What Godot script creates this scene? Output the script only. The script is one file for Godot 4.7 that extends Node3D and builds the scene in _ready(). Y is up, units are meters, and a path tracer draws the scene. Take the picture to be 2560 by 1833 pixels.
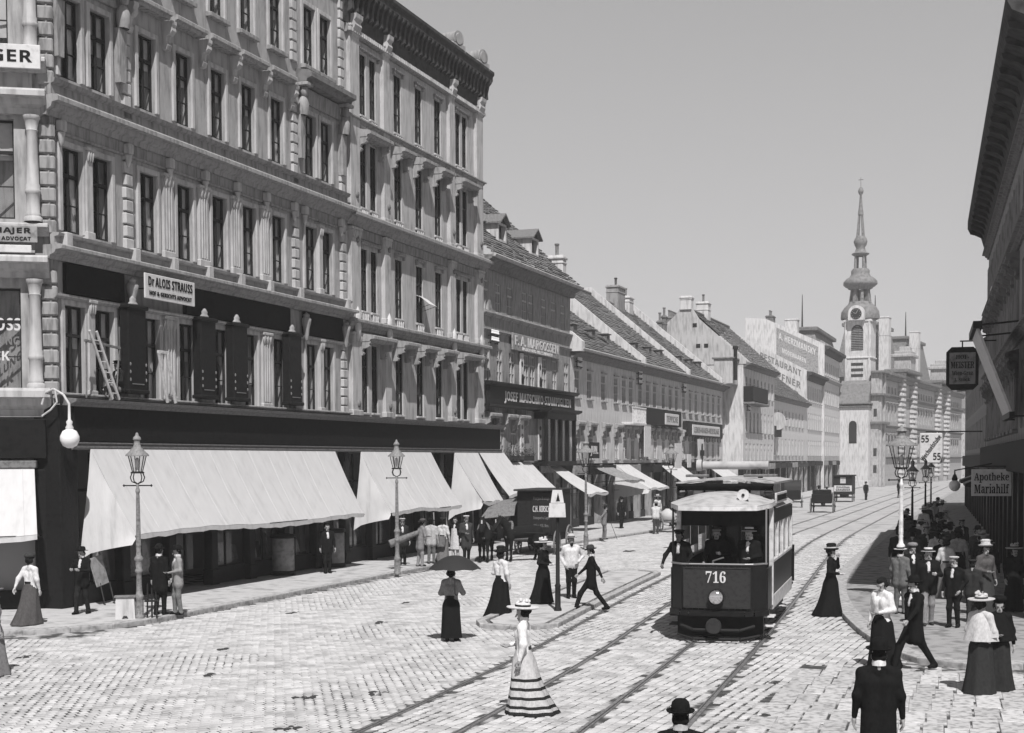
extends Node3D
# A city street about 1900 with a tram, seen from a first-floor height. Metres, y up, camera at x = z = 0.

const ORG := Vector3(-12.649, 0, -38.208)      # a point on the left row's facade line
const UD := Vector3(0.322266, 0, -0.946649)    # along the street, away from the camera
const ND := Vector3(0.946649, 0, 0.322266)     # from the left facades out over the street
const ROW := 1.242675                          # turn of a left-row building (71.2 degrees)

var M := {}
var TEX := {}
var cache := {}
var names := {}
var rng := RandomNumberGenerator.new()


# ---------------------------------------------------------------- helpers
class MB:
	var v := PackedVector3Array()
	var n := PackedVector3Array()
	var c := PackedColorArray()
	var col := Color(1, 1, 1)
	var xf := Transform3D()

	func tri(a: Vector3, b: Vector3, d: Vector3, na: Vector3, nb: Vector3, nd: Vector3) -> void:
		var m := na + nb + nd
		a = xf * a; b = xf * b; d = xf * d
		var bs := xf.basis
		if (b - a).cross(d - a).dot(bs * m) > 0.0:
			v.append(a); v.append(d); v.append(b)
			n.append((bs * na).normalized()); n.append((bs * nd).normalized()); n.append((bs * nb).normalized())
		else:
			v.append(a); v.append(b); v.append(d)
			n.append((bs * na).normalized()); n.append((bs * nb).normalized()); n.append((bs * nd).normalized())
		c.append(col); c.append(col); c.append(col)

	func flat(a: Vector3, b: Vector3, d: Vector3, out: Vector3) -> void:
		var k := (b - a).cross(d - a)
		if k.length_squared() < 1e-14:
			return
		k = k.normalized()
		if k.dot(out) < 0.0:
			k = -k
		tri(a, b, d, k, k, k)

	func quad(a: Vector3, b: Vector3, d: Vector3, e: Vector3, out: Vector3) -> void:
		flat(a, b, d, out)
		flat(a, d, e, out)

	func box(p: Vector3, s: Vector3) -> void:      # p is the lowest corner
		var q := p + s
		quad(Vector3(p.x, p.y, q.z), Vector3(q.x, p.y, q.z), Vector3(q.x, q.y, q.z), Vector3(p.x, q.y, q.z), Vector3(0, 0, 1))
		quad(Vector3(p.x, p.y, p.z), Vector3(q.x, p.y, p.z), Vector3(q.x, q.y, p.z), Vector3(p.x, q.y, p.z), Vector3(0, 0, -1))
		quad(Vector3(p.x, p.y, p.z), Vector3(p.x, p.y, q.z), Vector3(p.x, q.y, q.z), Vector3(p.x, q.y, p.z), Vector3(-1, 0, 0))
		quad(Vector3(q.x, p.y, p.z), Vector3(q.x, p.y, q.z), Vector3(q.x, q.y, q.z), Vector3(q.x, q.y, p.z), Vector3(1, 0, 0))
		quad(Vector3(p.x, q.y, p.z), Vector3(q.x, q.y, p.z), Vector3(q.x, q.y, q.z), Vector3(p.x, q.y, q.z), Vector3(0, 1, 0))
		quad(Vector3(p.x, p.y, p.z), Vector3(q.x, p.y, p.z), Vector3(q.x, p.y, q.z), Vector3(p.x, p.y, q.z), Vector3(0, -1, 0))

	func cbox(p: Vector3, s: Vector3, b: float) -> void:   # box with chamfered edges
		var m := p + s * 0.5
		var h := s * 0.5
		for ax in 3:
			for sg in [-1.0, 1.0]:
				var i := (ax + 1) % 3
				var j := (ax + 2) % 3
				var nn := Vector3.ZERO
				nn[ax] = sg
				var k := []
				for e in [[-1, -1], [1, -1], [1, 1], [-1, 1]]:
					var w := Vector3.ZERO
					w[ax] = sg * h[ax]
					w[i] = e[0] * (h[i] - b)
					w[j] = e[1] * (h[j] - b)
					k.append(m + w)
				quad(k[0], k[1], k[2], k[3], nn)
			var i2 := (ax + 1) % 3
			var j2 := (ax + 2) % 3
			for e in [[-1, -1], [1, -1], [1, 1], [-1, 1]]:
				var k2 := []
				for t in [[-1, 0], [1, 0], [1, 1], [-1, 1]]:
					var w2 := Vector3.ZERO
					w2[ax] = t[0] * (h[ax] - b)
					w2[i2] = e[0] * (h[i2] - (b if t[1] == 1 else 0.0))
					w2[j2] = e[1] * (h[j2] - (0.0 if t[1] == 1 else b))
					k2.append(m + w2)
				var o := Vector3.ZERO
				o[i2] = e[0]
				o[j2] = e[1]
				quad(k2[0], k2[1], k2[2], k2[3], o)
		for sx in [-1, 1]:
			for sy in [-1, 1]:
				for sz in [-1, 1]:
					var g := Vector3(sx, sy, sz)
					flat(m + Vector3(sx * h.x, sy * (h.y - b), sz * (h.z - b)), m + Vector3(sx * (h.x - b), sy * h.y, sz * (h.z - b)), m + Vector3(sx * (h.x - b), sy * (h.y - b), sz * h.z), g)

	func tube(p: Vector3, q: Vector3, r0: float, r1: float, seg := 8, caps := true) -> void:
		var d := (q - p).normalized()
		var a := d.cross(Vector3.UP if absf(d.y) < 0.9 else Vector3.RIGHT).normalized()
		var b := d.cross(a)
		for i in seg:
			var t0 := TAU * i / seg
			var t1 := TAU * (i + 1) / seg
			var n0 := a * cos(t0) + b * sin(t0)
			var n1 := a * cos(t1) + b * sin(t1)
			tri(p + n0 * r0, p + n1 * r0, q + n1 * r1, n0, n1, n1)
			tri(p + n0 * r0, q + n1 * r1, q + n0 * r1, n0, n1, n0)
			if caps:
				flat(p, p + n0 * r0, p + n1 * r0, -d)
				flat(q, q + n0 * r1, q + n1 * r1, d)

	func path(pts: Array, r: float, seg := 6) -> void:
		for i in pts.size() - 1:
			tube(pts[i], pts[i + 1], r, r, seg)

	func lathe(at: Vector3, prof: Array, seg := 12, sx := 1.0, sz := 1.0, crease := 0.5) -> void:   # prof: [r, y] from below
		var m := prof.size() - 1
		var nr := []
		for i in m:
			nr.append(Vector2(prof[i + 1][1] - prof[i][1], prof[i][0] - prof[i + 1][0]).normalized())
		for i in m:
			var na: Vector2 = nr[i]
			var nb: Vector2 = nr[i]
			if i > 0 and nr[i - 1].dot(nr[i]) > crease:
				na = (nr[i - 1] + nr[i]).normalized()
			if i < m - 1 and nr[i + 1].dot(nr[i]) > crease:
				nb = (nr[i + 1] + nr[i]).normalized()
			for k in seg:
				var t0 := TAU * k / seg
				var t1 := TAU * (k + 1) / seg
				var c0 := Vector3(cos(t0) * sx, 0, sin(t0) * sz)
				var c1 := Vector3(cos(t1) * sx, 0, sin(t1) * sz)
				var e0 := Vector3(cos(t0) / sx, 0, sin(t0) / sz)
				var e1 := Vector3(cos(t1) / sx, 0, sin(t1) / sz)
				var a: Vector3 = at + c0 * prof[i][0] + Vector3(0, prof[i][1], 0)
				var b: Vector3 = at + c1 * prof[i][0] + Vector3(0, prof[i][1], 0)
				var d: Vector3 = at + c1 * prof[i + 1][0] + Vector3(0, prof[i + 1][1], 0)
				var e: Vector3 = at + c0 * prof[i + 1][0] + Vector3(0, prof[i + 1][1], 0)
				var u := Vector3.UP
				if prof[i][0] > 1e-5:
					tri(a, b, d, e0 * na.x + u * na.y, e1 * na.x + u * na.y, e1 * nb.x + u * nb.y)
				if prof[i + 1][0] > 1e-5:
					tri(a, d, e, e0 * na.x + u * na.y, e1 * nb.x + u * nb.y, e0 * nb.x + u * nb.y)

	func prism(poly: Array, o: Vector3, ax: Vector3, ay: Vector3, depth: Vector3) -> void:   # a polygon of [x, y] swept along depth
		var pk := PackedVector2Array()
		for p in poly:
			pk.append(Vector2(p[0], p[1]))
		var idx := Geometry2D.triangulate_polygon(pk)
		var dn := depth.normalized()
		for i in range(0, idx.size(), 3):
			var a := o + ax * pk[idx[i]].x + ay * pk[idx[i]].y
			var b := o + ax * pk[idx[i + 1]].x + ay * pk[idx[i + 1]].y
			var d := o + ax * pk[idx[i + 2]].x + ay * pk[idx[i + 2]].y
			flat(a, b, d, -dn)
			flat(a + depth, b + depth, d + depth, dn)
		var ccw := not Geometry2D.is_polygon_clockwise(pk)
		for i in pk.size():
			var p := pk[i]
			var q := pk[(i + 1) % pk.size()]
			var e := q - p
			var on := (ax * e.y - ay * e.x) * (1.0 if ccw else -1.0)
			var a2 := o + ax * p.x + ay * p.y
			var b2 := o + ax * q.x + ay * q.y
			quad(a2, b2, b2 + depth, a2 + depth, on)

	func cloth(rows: Array, thick: float) -> void:   # rows of points; a sheet with a little thickness and smooth normals
		var h := rows.size()
		var w: int = rows[0].size()
		var nm := []
		for i in h:
			var r := []
			for j in w:
				var du: Vector3 = rows[i][mini(j + 1, w - 1)] - rows[i][maxi(j - 1, 0)]
				var dv: Vector3 = rows[mini(i + 1, h - 1)][j] - rows[maxi(i - 1, 0)][j]
				r.append(du.cross(dv).normalized())
			nm.append(r)
		for i in h - 1:
			for j in w - 1:
				for s in [0.5, -0.5]:
					var g := []
					for e in [[0, 0], [0, 1], [1, 1], [1, 0]]:
						g.append([rows[i + e[0]][j + e[1]] + nm[i + e[0]][j + e[1]] * thick * s, nm[i + e[0]][j + e[1]] * signf(s)])
					tri(g[0][0], g[1][0], g[2][0], g[0][1], g[1][1], g[2][1])
					tri(g[0][0], g[2][0], g[3][0], g[0][1], g[2][1], g[3][1])
		for i in h - 1:
			for j in [0, w - 1]:
				var o: Vector3 = (rows[i][j] - rows[i][1 if j == 0 else w - 2])
				quad(rows[i][j] + nm[i][j] * thick * 0.5, rows[i + 1][j] + nm[i + 1][j] * thick * 0.5, rows[i + 1][j] - nm[i + 1][j] * thick * 0.5, rows[i][j] - nm[i][j] * thick * 0.5, o)
		for j in w - 1:
			for i in [0, h - 1]:
				var o2: Vector3 = (rows[i][j] - rows[1 if i == 0 else h - 2][j])
				quad(rows[i][j] + nm[i][j] * thick * 0.5, rows[i][j + 1] + nm[i][j + 1] * thick * 0.5, rows[i][j + 1] - nm[i][j + 1] * thick * 0.5, rows[i][j] - nm[i][j] * thick * 0.5, o2)

	func wall(x0: float, x1: float, y0: float, y1: float, holes: Array, thick := 0.45) -> void:   # a wall in the xy plane, front at z = 0; holes [x0, y0, x1, y1]
		var ys := [y0, y1]
		for h in holes:
			for y in [h[1], h[3]]:
				if y > y0 and y < y1 and not ys.has(y):
					ys.append(y)
		ys.sort()
		for i in ys.size() - 1:
			var ya: float = ys[i]
			var yb: float = ys[i + 1]
			var cut := []
			for h in holes:
				if h[1] < yb - 1e-4 and h[3] > ya + 1e-4:
					cut.append([h[0], h[2]])
			cut.sort_custom(func(p, q): return p[0] < q[0])
			var x := x0
			for k in cut + [[x1, x1]]:
				if k[0] > x + 1e-4:
					quad(Vector3(x, ya, 0), Vector3(k[0], ya, 0), Vector3(k[0], yb, 0), Vector3(x, yb, 0), Vector3(0, 0, 1))
					quad(Vector3(x, ya, -thick), Vector3(k[0], ya, -thick), Vector3(k[0], yb, -thick), Vector3(x, yb, -thick), Vector3(0, 0, -1))
				x = k[1]
		for h in holes:
			var a := Vector3(h[0], h[1], 0)
			var b := Vector3(h[2], h[1], 0)
			var d := Vector3(h[2], h[3], 0)
			var e := Vector3(h[0], h[3], 0)
			var t := Vector3(0, 0, -thick)
			quad(a, b, b + t, a + t, Vector3(0, 1, 0))
			quad(b, d, d + t, b + t, Vector3(-1, 0, 0))
			quad(d, e, e + t, d + t, Vector3(0, -1, 0))
			quad(e, a, a + t, e + t, Vector3(1, 0, 0))
		var f := Vector3(x0, y0, 0)
		var g2 := Vector3(x1, y1, 0)
		var t2 := Vector3(0, 0, -thick)
		quad(f, Vector3(x0, y1, 0), Vector3(x0, y1, 0) + t2, f + t2, Vector3(-1, 0, 0))
		quad(g2, Vector3(x1, y0, 0), Vector3(x1, y0, 0) + t2, g2 + t2, Vector3(1, 0, 0))
		quad(Vector3(x0, y1, 0), g2, g2 + t2, Vector3(x0, y1, 0) + t2, Vector3(0, 1, 0))

	func mesh(colours := false) -> ArrayMesh:
		var arr := []
		arr.resize(Mesh.ARRAY_MAX)
		arr[Mesh.ARRAY_VERTEX] = v
		arr[Mesh.ARRAY_NORMAL] = n
		if colours:
			arr[Mesh.ARRAY_COLOR] = c
		var m := ArrayMesh.new()
		m.add_surface_from_arrays(Mesh.PRIMITIVE_TRIANGLES, arr)
		return m


func P(u: float, v: float, y := 0.0) -> Vector3:
	return ORG + UD * u + ND * v + Vector3(0, y, 0)


func grey(x: float) -> Color:
	return Color(x * 1.005, x * 0.992, x * 1.0).linear_to_srgb()


func gv(x: float) -> Color:      # a vertex colour (linear)
	return Color(x * 1.005, x * 0.992, x * 1.0)


func numbered(called: String) -> String:
	names[called] = names.get(called, 0) + 1
	return called if names[called] == 1 else "%s_%03d" % [called, names[called] - 1]


func part(called: String, m: Mesh, mt: Material, parent: Node, at := Vector3.ZERO, turn := Basis()) -> MeshInstance3D:
	var o := MeshInstance3D.new()
	o.mesh = m
	o.name = called
	o.material_override = mt
	o.transform = Transform3D(turn, at)
	parent.add_child(o, true)
	return o


func thing(called: String, label: String, cat: String, at := Vector3.ZERO, turn := 0.0, group := "") -> Node3D:
	var o := Node3D.new()
	o.name = numbered(called)
	add_child(o)
	o.position = at
	o.rotation.y = turn
	o.set_meta("label", label)
	o.set_meta("category", cat)
	if group:
		o.set_meta("group", group)
	return o


func structure(called: String) -> Node3D:
	var o := Node3D.new()
	o.name = numbered(called)
	o.set_meta("kind", "structure")
	add_child(o)
	return o


func one(key: String, make: Callable) -> Mesh:      # a mesh made once and shared
	if not cache.has(key):
		var b := MB.new()
		make.call(b)
		cache[key] = b.mesh()
	return cache[key]


func noise(key: String, freq: float, oct: int, ramp: Array, sd: int, normal := false, size := 512) -> NoiseTexture2D:
	if TEX.has(key):
		return TEX[key]
	var f := FastNoiseLite.new()
	f.noise_type = FastNoiseLite.TYPE_SIMPLEX_SMOOTH
	f.seed = sd
	f.frequency = freq
	f.fractal_octaves = oct
	var t := NoiseTexture2D.new()
	t.width = size
	t.height = size
	t.seamless = true
	t.noise = f
	if normal:
		t.as_normal_map = true
		t.bump_strength = 5.0
	elif ramp:
		var g := Gradient.new()
		var off := PackedFloat32Array()
		var cl := PackedColorArray()
		for r in ramp:
			off.append(r[0])
			cl.append(Color(r[1], r[1], r[1]))
		g.offsets = off
		g.colors = cl
		t.color_ramp = g
	TEX[key] = t
	return t


func material(key: String, lin: float, rough: float, tex := "", scale := 0.25, bump := 0.0, metal := 0.0) -> StandardMaterial3D:
	var m := StandardMaterial3D.new()
	m.resource_name = key
	m.albedo_color = grey(lin)
	m.roughness = rough
	m.metallic = metal
	m.metallic_specular = 0.2 if lin < 0.1 else 0.35
	if tex:
		m.albedo_texture = TEX[tex]
		m.uv1_triplanar = true
		m.uv1_world_triplanar = true
		m.uv1_scale = Vector3.ONE * scale
	if bump > 0.0:
		m.normal_enabled = true
		m.normal_texture = TEX["rough_normal"]
		m.normal_scale = bump
		m.uv1_triplanar = true
		m.uv1_world_triplanar = true
		m.uv1_scale = Vector3.ONE * scale
	M[key] = m
	return m


func make_materials() -> void:
	noise("rough_normal", 0.03, 4, [], 3, true)
	noise("stain", 0.009, 6, [[0.0, 0.7], [0.35, 0.9], [0.6, 1.0], [1.0, 0.98]], 11)
	noise("weather", 0.013, 6, [[0.0, 0.6], [0.3, 0.82], [0.52, 0.97], [1.0, 1.0]], 21)
	noise("dirt", 0.014, 6, [[0.0, 0.34], [0.36, 0.42], [0.46, 0.64], [0.58, 0.92], [1.0, 1.0]], 33, false, 1024)
	noise("dust", 0.011, 6, [[0.0, 0.72], [0.4, 0.95], [0.7, 1.0], [1.0, 0.88]], 41)
	noise("tiles", 0.05, 4, [[0.0, 0.5], [0.4, 0.85], [0.7, 1.0], [1.0, 1.25]], 51)
	noise("street", 0.012, 7, [[0.0, 0.76], [0.3, 0.87], [0.45, 0.96], [0.6, 1.0], [1.0, 1.0]], 81, false, 1024)
	noise("wool", 0.03, 5, [[0.0, 0.8], [0.4, 0.92], [0.7, 1.0], [1.0, 1.05]], 91)
	noise("folds", 0.012, 3, [], 95, true)
	noise("cloth", 0.008, 6, [[0.0, 0.82], [0.4, 0.95], [1.0, 1.0]], 61)
	noise("mottle", 0.02, 5, [[0.0, 0.7], [0.5, 1.0], [0.75, 1.0], [1.0, 1.5]], 71)
	material("plaster", 0.36, 0.93, "stain", 0.22, 0.25)
	material("plaster_pale", 0.45, 0.93, "stain", 0.25, 0.2)
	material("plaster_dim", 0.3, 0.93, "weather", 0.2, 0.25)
	material("plaster_old", 0.42, 0.95, "weather", 0.16, 0.3)
	material("plaster_white", 0.56, 0.93, "stain", 0.12, 0.2)
	material("plaster_dark", 0.3, 0.93, "weather", 0.2, 0.3)
	material("stone", 0.32, 0.9, "weather", 0.35, 0.4)
	material("stone_dark", 0.18, 0.9, "weather", 0.35, 0.4)
	material("cornice_dark", 0.07, 0.92, "weather", 0.3, 0.4)
	material("roof_tile", 0.2, 0.92, "tiles", 0.35, 0.5)
	material("roof_lead", 0.2, 0.7, "weather", 0.3, 0.3)
	material("copper", 0.21, 0.75, "weather", 0.3, 0.3)
	material("frame_dark", 0.025, 0.6)
	material("frame_pale", 0.42, 0.7)
	material("room_wall", 0.25, 0.95)
	material("curtain", 0.5, 0.95, "cloth", 0.8)
	material("shop_black", 0.014, 0.45, "mottle", 0.5, 0.15)
	material("fascia", 0.012, 0.7, "mottle", 0.3, 0.2)
	material("awning", 0.56, 0.95, "cloth", 0.3, 0.15)
	material("awning_dim", 0.4, 0.95, "cloth", 0.3, 0.15)
	material("awning_stripe", 0.13, 0.95, "cloth", 0.4)
	material("sign_white", 0.62, 0.75, "cloth", 0.8)
	material("sign_grey", 0.3, 0.8, "weather", 0.5)
	material("sign_dark", 0.02, 0.6, "mottle", 0.6)
	material("letter_black", 0.012, 0.7)
	material("letter_grey", 0.16, 0.9)
	material("letter_pale", 0.55, 0.8)
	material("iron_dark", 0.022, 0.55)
	material("iron_grey", 0.24, 0.6, "weather", 1.5, 0.1)
	material("iron_white", 0.75, 0.7, "stain", 1.0)
	material("porcelain", 0.72, 0.25)
	material("rail_steel", 0.3, 0.4, "weather", 1.0, 0.1, 0.5)
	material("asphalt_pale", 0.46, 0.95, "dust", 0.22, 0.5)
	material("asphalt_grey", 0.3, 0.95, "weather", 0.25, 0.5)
	material("kerb", 0.4, 0.9, "weather", 0.7, 0.4)
	material("road_base", 0.42, 0.97, "dirt", 0.12, 0.5)
	material("road_far", 0.42, 0.97, "dust", 0.08, 0.4)
	material("earth", 0.3, 1.0, "dust", 0.05)
	material("dung", 0.06, 1.0, "tiles", 2.0, 0.8)
	material("wood_pale", 0.55, 0.8, "stain", 1.2)
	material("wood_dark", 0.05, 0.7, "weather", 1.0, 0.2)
	material("wood_grey", 0.18, 0.8, "weather", 1.0, 0.2)
	material("tram_dark", 0.014, 0.28, "mottle", 0.5)
	material("tram_panel", 0.035, 0.3, "mottle", 0.7)
	material("tram_cream", 0.58, 0.45, "stain", 0.9)
	material("tram_roof", 0.4, 0.85, "stain", 0.6)
	material("lamp_lens", 0.7, 0.12, "", 1.0, 0.0, 0.9)
	material("brass", 0.4, 0.3, "", 1.0, 0.0, 0.8)
	material("lamp_glass_white", 0.75, 0.2)
	material("leaf", 0.05, 0.8)
	material("leather", 0.03, 0.6)
	for k in ["plaster", "plaster_pale", "plaster_dim", "plaster_white", "plaster_old", "plaster_dark", "stone", "awning"]:
		M[k].uv1_scale = Vector3(0.75, 0.13, 0.75)      # rain streaks run down the walls
	var g := StandardMaterial3D.new()
	g.resource_name = "glass"
	g.transparency = BaseMaterial3D.TRANSPARENCY_ALPHA
	g.albedo_color = Color(0.25, 0.25, 0.25, 0.1)
	g.roughness = 0.05
	g.metallic_specular = 0.4
	M["glass"] = g
	var c := StandardMaterial3D.new()
	c.resource_name = "clothing"
	c.vertex_color_use_as_albedo = true
	c.roughness = 0.95
	c.metallic_specular = 0.12
	c.normal_enabled = true
	c.albedo_texture = TEX["wool"]
	c.normal_texture = TEX["folds"]
	c.normal_scale = 1.1
	c.uv1_triplanar = true
	c.uv1_scale = Vector3(1.5, 0.75, 1.5)
	M["clothing"] = c
	var s := StandardMaterial3D.new()
	s.resource_name = "setts"
	s.vertex_color_use_as_albedo = true
	s.roughness = 0.9
	s.albedo_texture = TEX["street"]
	s.normal_enabled = true
	s.normal_texture = TEX["rough_normal"]
	s.normal_scale = 0.25
	s.uv1_triplanar = true
	s.uv1_world_triplanar = true
	s.uv1_scale = Vector3.ONE * 0.09
	M["setts"] = s


func text(parent: Node, called: String, words: String, height: float, width: float, mt: Material, at: Vector3, turn := Basis(), serif := false, bold := 700) -> MeshInstance3D:
	var f := SystemFont.new()
	f.font_names = PackedStringArray(["Droid Serif" if serif else "Droid Sans"])
	f.font_weight = bold
	var t := TextMesh.new()
	t.text = words
	t.font = f
	t.font_size = 48
	t.pixel_size = 0.01
	t.depth = 0.02
	t.curve_step = 2.0
	var bb := t.get_aabb()
	var o := part(called, t, mt, parent, at, turn * Basis.from_scale(Vector3(width / maxf(bb.size.x, 0.01), height / maxf(bb.size.y, 0.01), 1.0)))
	return o


# ---------------------------------------------------------------- camera, sky, sun
func set_view() -> void:
	var cam := Camera3D.new()
	cam.name = "camera"
	cam.projection = Camera3D.PROJECTION_FRUSTUM
	cam.near = 0.1
	cam.far = 2000.0
	var f := 3300.0
	var p := deg_to_rad(2.5)
	cam.size = 1624.0 / f * cam.near
	cam.frustum_offset = Vector2(0.0, (1020.0 + f * tan(p) - 812.0) / f * cam.near)
	var r := deg_to_rad(0.25)
	var fw := Vector3(0, -sin(p), -cos(p))
	var up := Vector3(0, cos(p), -sin(p))
	var rt := Vector3.RIGHT
	cam.transform = Transform3D(Basis(rt * cos(r) - up * sin(r), up * cos(r) + rt * sin(r), -fw), Vector3(0, 4, 0))
	add_child(cam)
	cam.current = true
	var env := Environment.new()
	env.background_mode = Environment.BG_SKY
	var sm := ProceduralSkyMaterial.new()
	sm.sky_top_color = grey(0.16)
	sm.sky_horizon_color = grey(0.62)
	sm.sky_curve = 0.27
	sm.ground_bottom_color = grey(0.3)
	sm.ground_horizon_color = grey(0.45)
	sm.sun_angle_max = 1.0
	sm.sun_curve = 0.02
	var sk := Sky.new()
	sk.sky_material = sm
	env.sky = sk
	env.tonemap_mode = Environment.TONE_MAPPER_LINEAR
	env.tonemap_exposure = 1.12
	env.sdfgi_enabled = true
	env.ssao_enabled = true
	env.ssil_enabled = true
	env.fog_enabled = true
	env.fog_density = 0.0006
	env.fog_light_color = grey(0.55)
	var we := WorldEnvironment.new()
	we.name = "environment"
	we.environment = env
	add_child(we)
	var sun := DirectionalLight3D.new()
	sun.name = "sun"
	sun.light_energy = 1.6
	sun.light_color = Color(1.0, 0.995, 0.99)
	sun.light_angular_distance = 0.5
	sun.shadow_enabled = true
	var el := deg_to_rad(53.0)
	var az := deg_to_rad(-6.0)
	var d := Vector3(sin(az) * cos(el), -sin(el), -cos(az) * cos(el))
	sun.transform = Transform3D(Basis.looking_at(d, Vector3.UP), Vector3(0, 60, 20))
	add_child(sun)


# ---------------------------------------------------------------- ground, road, pavements, rails
const TRACK1 := [[-30, 16.35], [-25, 16.2], [-12, 15.82], [-4, 15.46], [2.5, 14.92], [9, 14.35], [17.7, 13.69], [26, 13.1], [35, 12.6], [45, 12.25], [58, 12.1], [90, 11.8], [200, 11.0]]
const TRACK2 := [[-30, 19.95], [-25, 19.7], [-9.5, 18.85], [-0.35, 18.32], [8.4, 17.73], [18.6, 17.0], [27, 16.4], [35.6, 15.8], [45.6, 15.35], [58, 15.1], [90, 14.7], [200, 13.9]]
const KERB_L := [[200, 3.6], [120, 3.8], [80, 4.6], [60, 5.2], [48, 5.3], [40, 4.7], [33, 4.1], [25, 3.8], [17, 3.75], [6, 3.9], [1, 3.98], [-0.6, 3.95], [-1.9, 3.55], [-2.9, 2.83], [-3.5, 2.1], [-4.8, -1.6], [-8.5, -12.0]]
const KERB_R := [[200, 16.6], [120, 16.9], [62.5, 17.35], [40, 17.8], [23.6, 18.25], [14.3, 18.9], [8, 19.75], [3, 20.75], [-0.5, 21.7], [-2.1, 22.4], [-2.7, 23.1], [-2.6, 24.0], [-2.0, 25.6], [2.5, 39.0]]


func along(t: Array, u: float) -> float:
	var k := 0
	while k < t.size() - 2 and u > t[k + 1][0]:
		k += 1
	var h: float = t[k + 1][0] - t[k][0]
	var s: float = (u - t[k][0]) / h
	var m0: float = (t[k + 1][1] - t[maxi(k - 1, 0)][1]) / (t[k + 1][0] - t[maxi(k - 1, 0)][0]) * h
	var e := mini(k + 2, t.size() - 1)
	var m1: float = (t[e][1] - t[k][1]) / (t[e][0] - t[k][0]) * h
	return t[k][1] * (2 * s * s * s - 3 * s * s + 1) + m0 * (s * s * s - 2 * s * s + s) + t[k + 1][1] * (3 * s * s - 2 * s * s * s) + m1 * (s * s * s - s * s)


func smooth_line(t: Array, step: float) -> PackedVector2Array:
	var cv := Curve2D.new()
	for i in t.size():
		var p := Vector2(t[i][0], t[i][1])
		var tn := Vector2(t[mini(i + 1, t.size() - 1)][0] - t[maxi(i - 1, 0)][0], t[mini(i + 1, t.size() - 1)][1] - t[maxi(i - 1, 0)][1]).normalized()
		var l0 := p.distance_to(Vector2(t[maxi(i - 1, 0)][0], t[maxi(i - 1, 0)][1])) * 0.33
		var l1 := p.distance_to(Vector2(t[mini(i + 1, t.size() - 1)][0], t[mini(i + 1, t.size() - 1)][1])) * 0.33
		cv.add_point(p, -tn * l0, tn * l1)
	cv.bake_interval = 0.1
	var out := PackedVector2Array()
	var l := cv.get_baked_length()
	var m := int(l / step)
	for i in m + 1:
		out.append(cv.sample_baked(l * i / m))
	return out


func slab(parent: Node, called: String, poly: PackedVector2Array, y0: float, y1: float, mt: Material) -> void:
	var b := MB.new()
	var a := []
	for p in poly:
		a.append([p.x, p.y])
	b.prism(a, ORG + Vector3(0, y0, 0), UD, ND, Vector3(0, y1 - y0, 0))
	part(called, b.mesh(), mt, parent)


func kerb_row(parent: Node, line: PackedVector2Array, width: float, inward: float, near_u: float) -> void:
	# each kerb stone a block of its own; line runs in (u, v); inward: +1 puts the pavement on the left of the line's direction
	var m: Mesh = one("kerb_block", func(b): b.cbox(Vector3(-0.5, -0.2, -0.5), Vector3(1, 0.2, 1), 0.018))
	var far := MB.new()
	for i in line.size() - 1:
		var a := P(line[i].x, line[i].y)
		var c := P(line[i + 1].x, line[i + 1].y)
		var d := c - a
		var len := d.length()
		var side := Vector3.UP.cross(d.normalized()) * inward
		var bs := Basis(d.normalized() * (len - 0.012), Vector3.UP, (d.normalized().cross(Vector3.UP)) * width)
		var mid := (a + c) * 0.5 + side * width * 0.5 + Vector3(0, 0.125 + rng.randf_range(-0.004, 0.004), 0)
		if line[i].x < near_u:
			part("kerb_stone", m, M.kerb, parent, mid, bs)
		else:
			far.xf = Transform3D(bs, mid)
			far.box(Vector3(-0.5, -0.2, -0.5), Vector3(1, 0.2, 1))
	if far.v.size() > 0:
		part("kerb", far.mesh(), M.kerb, parent)


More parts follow.
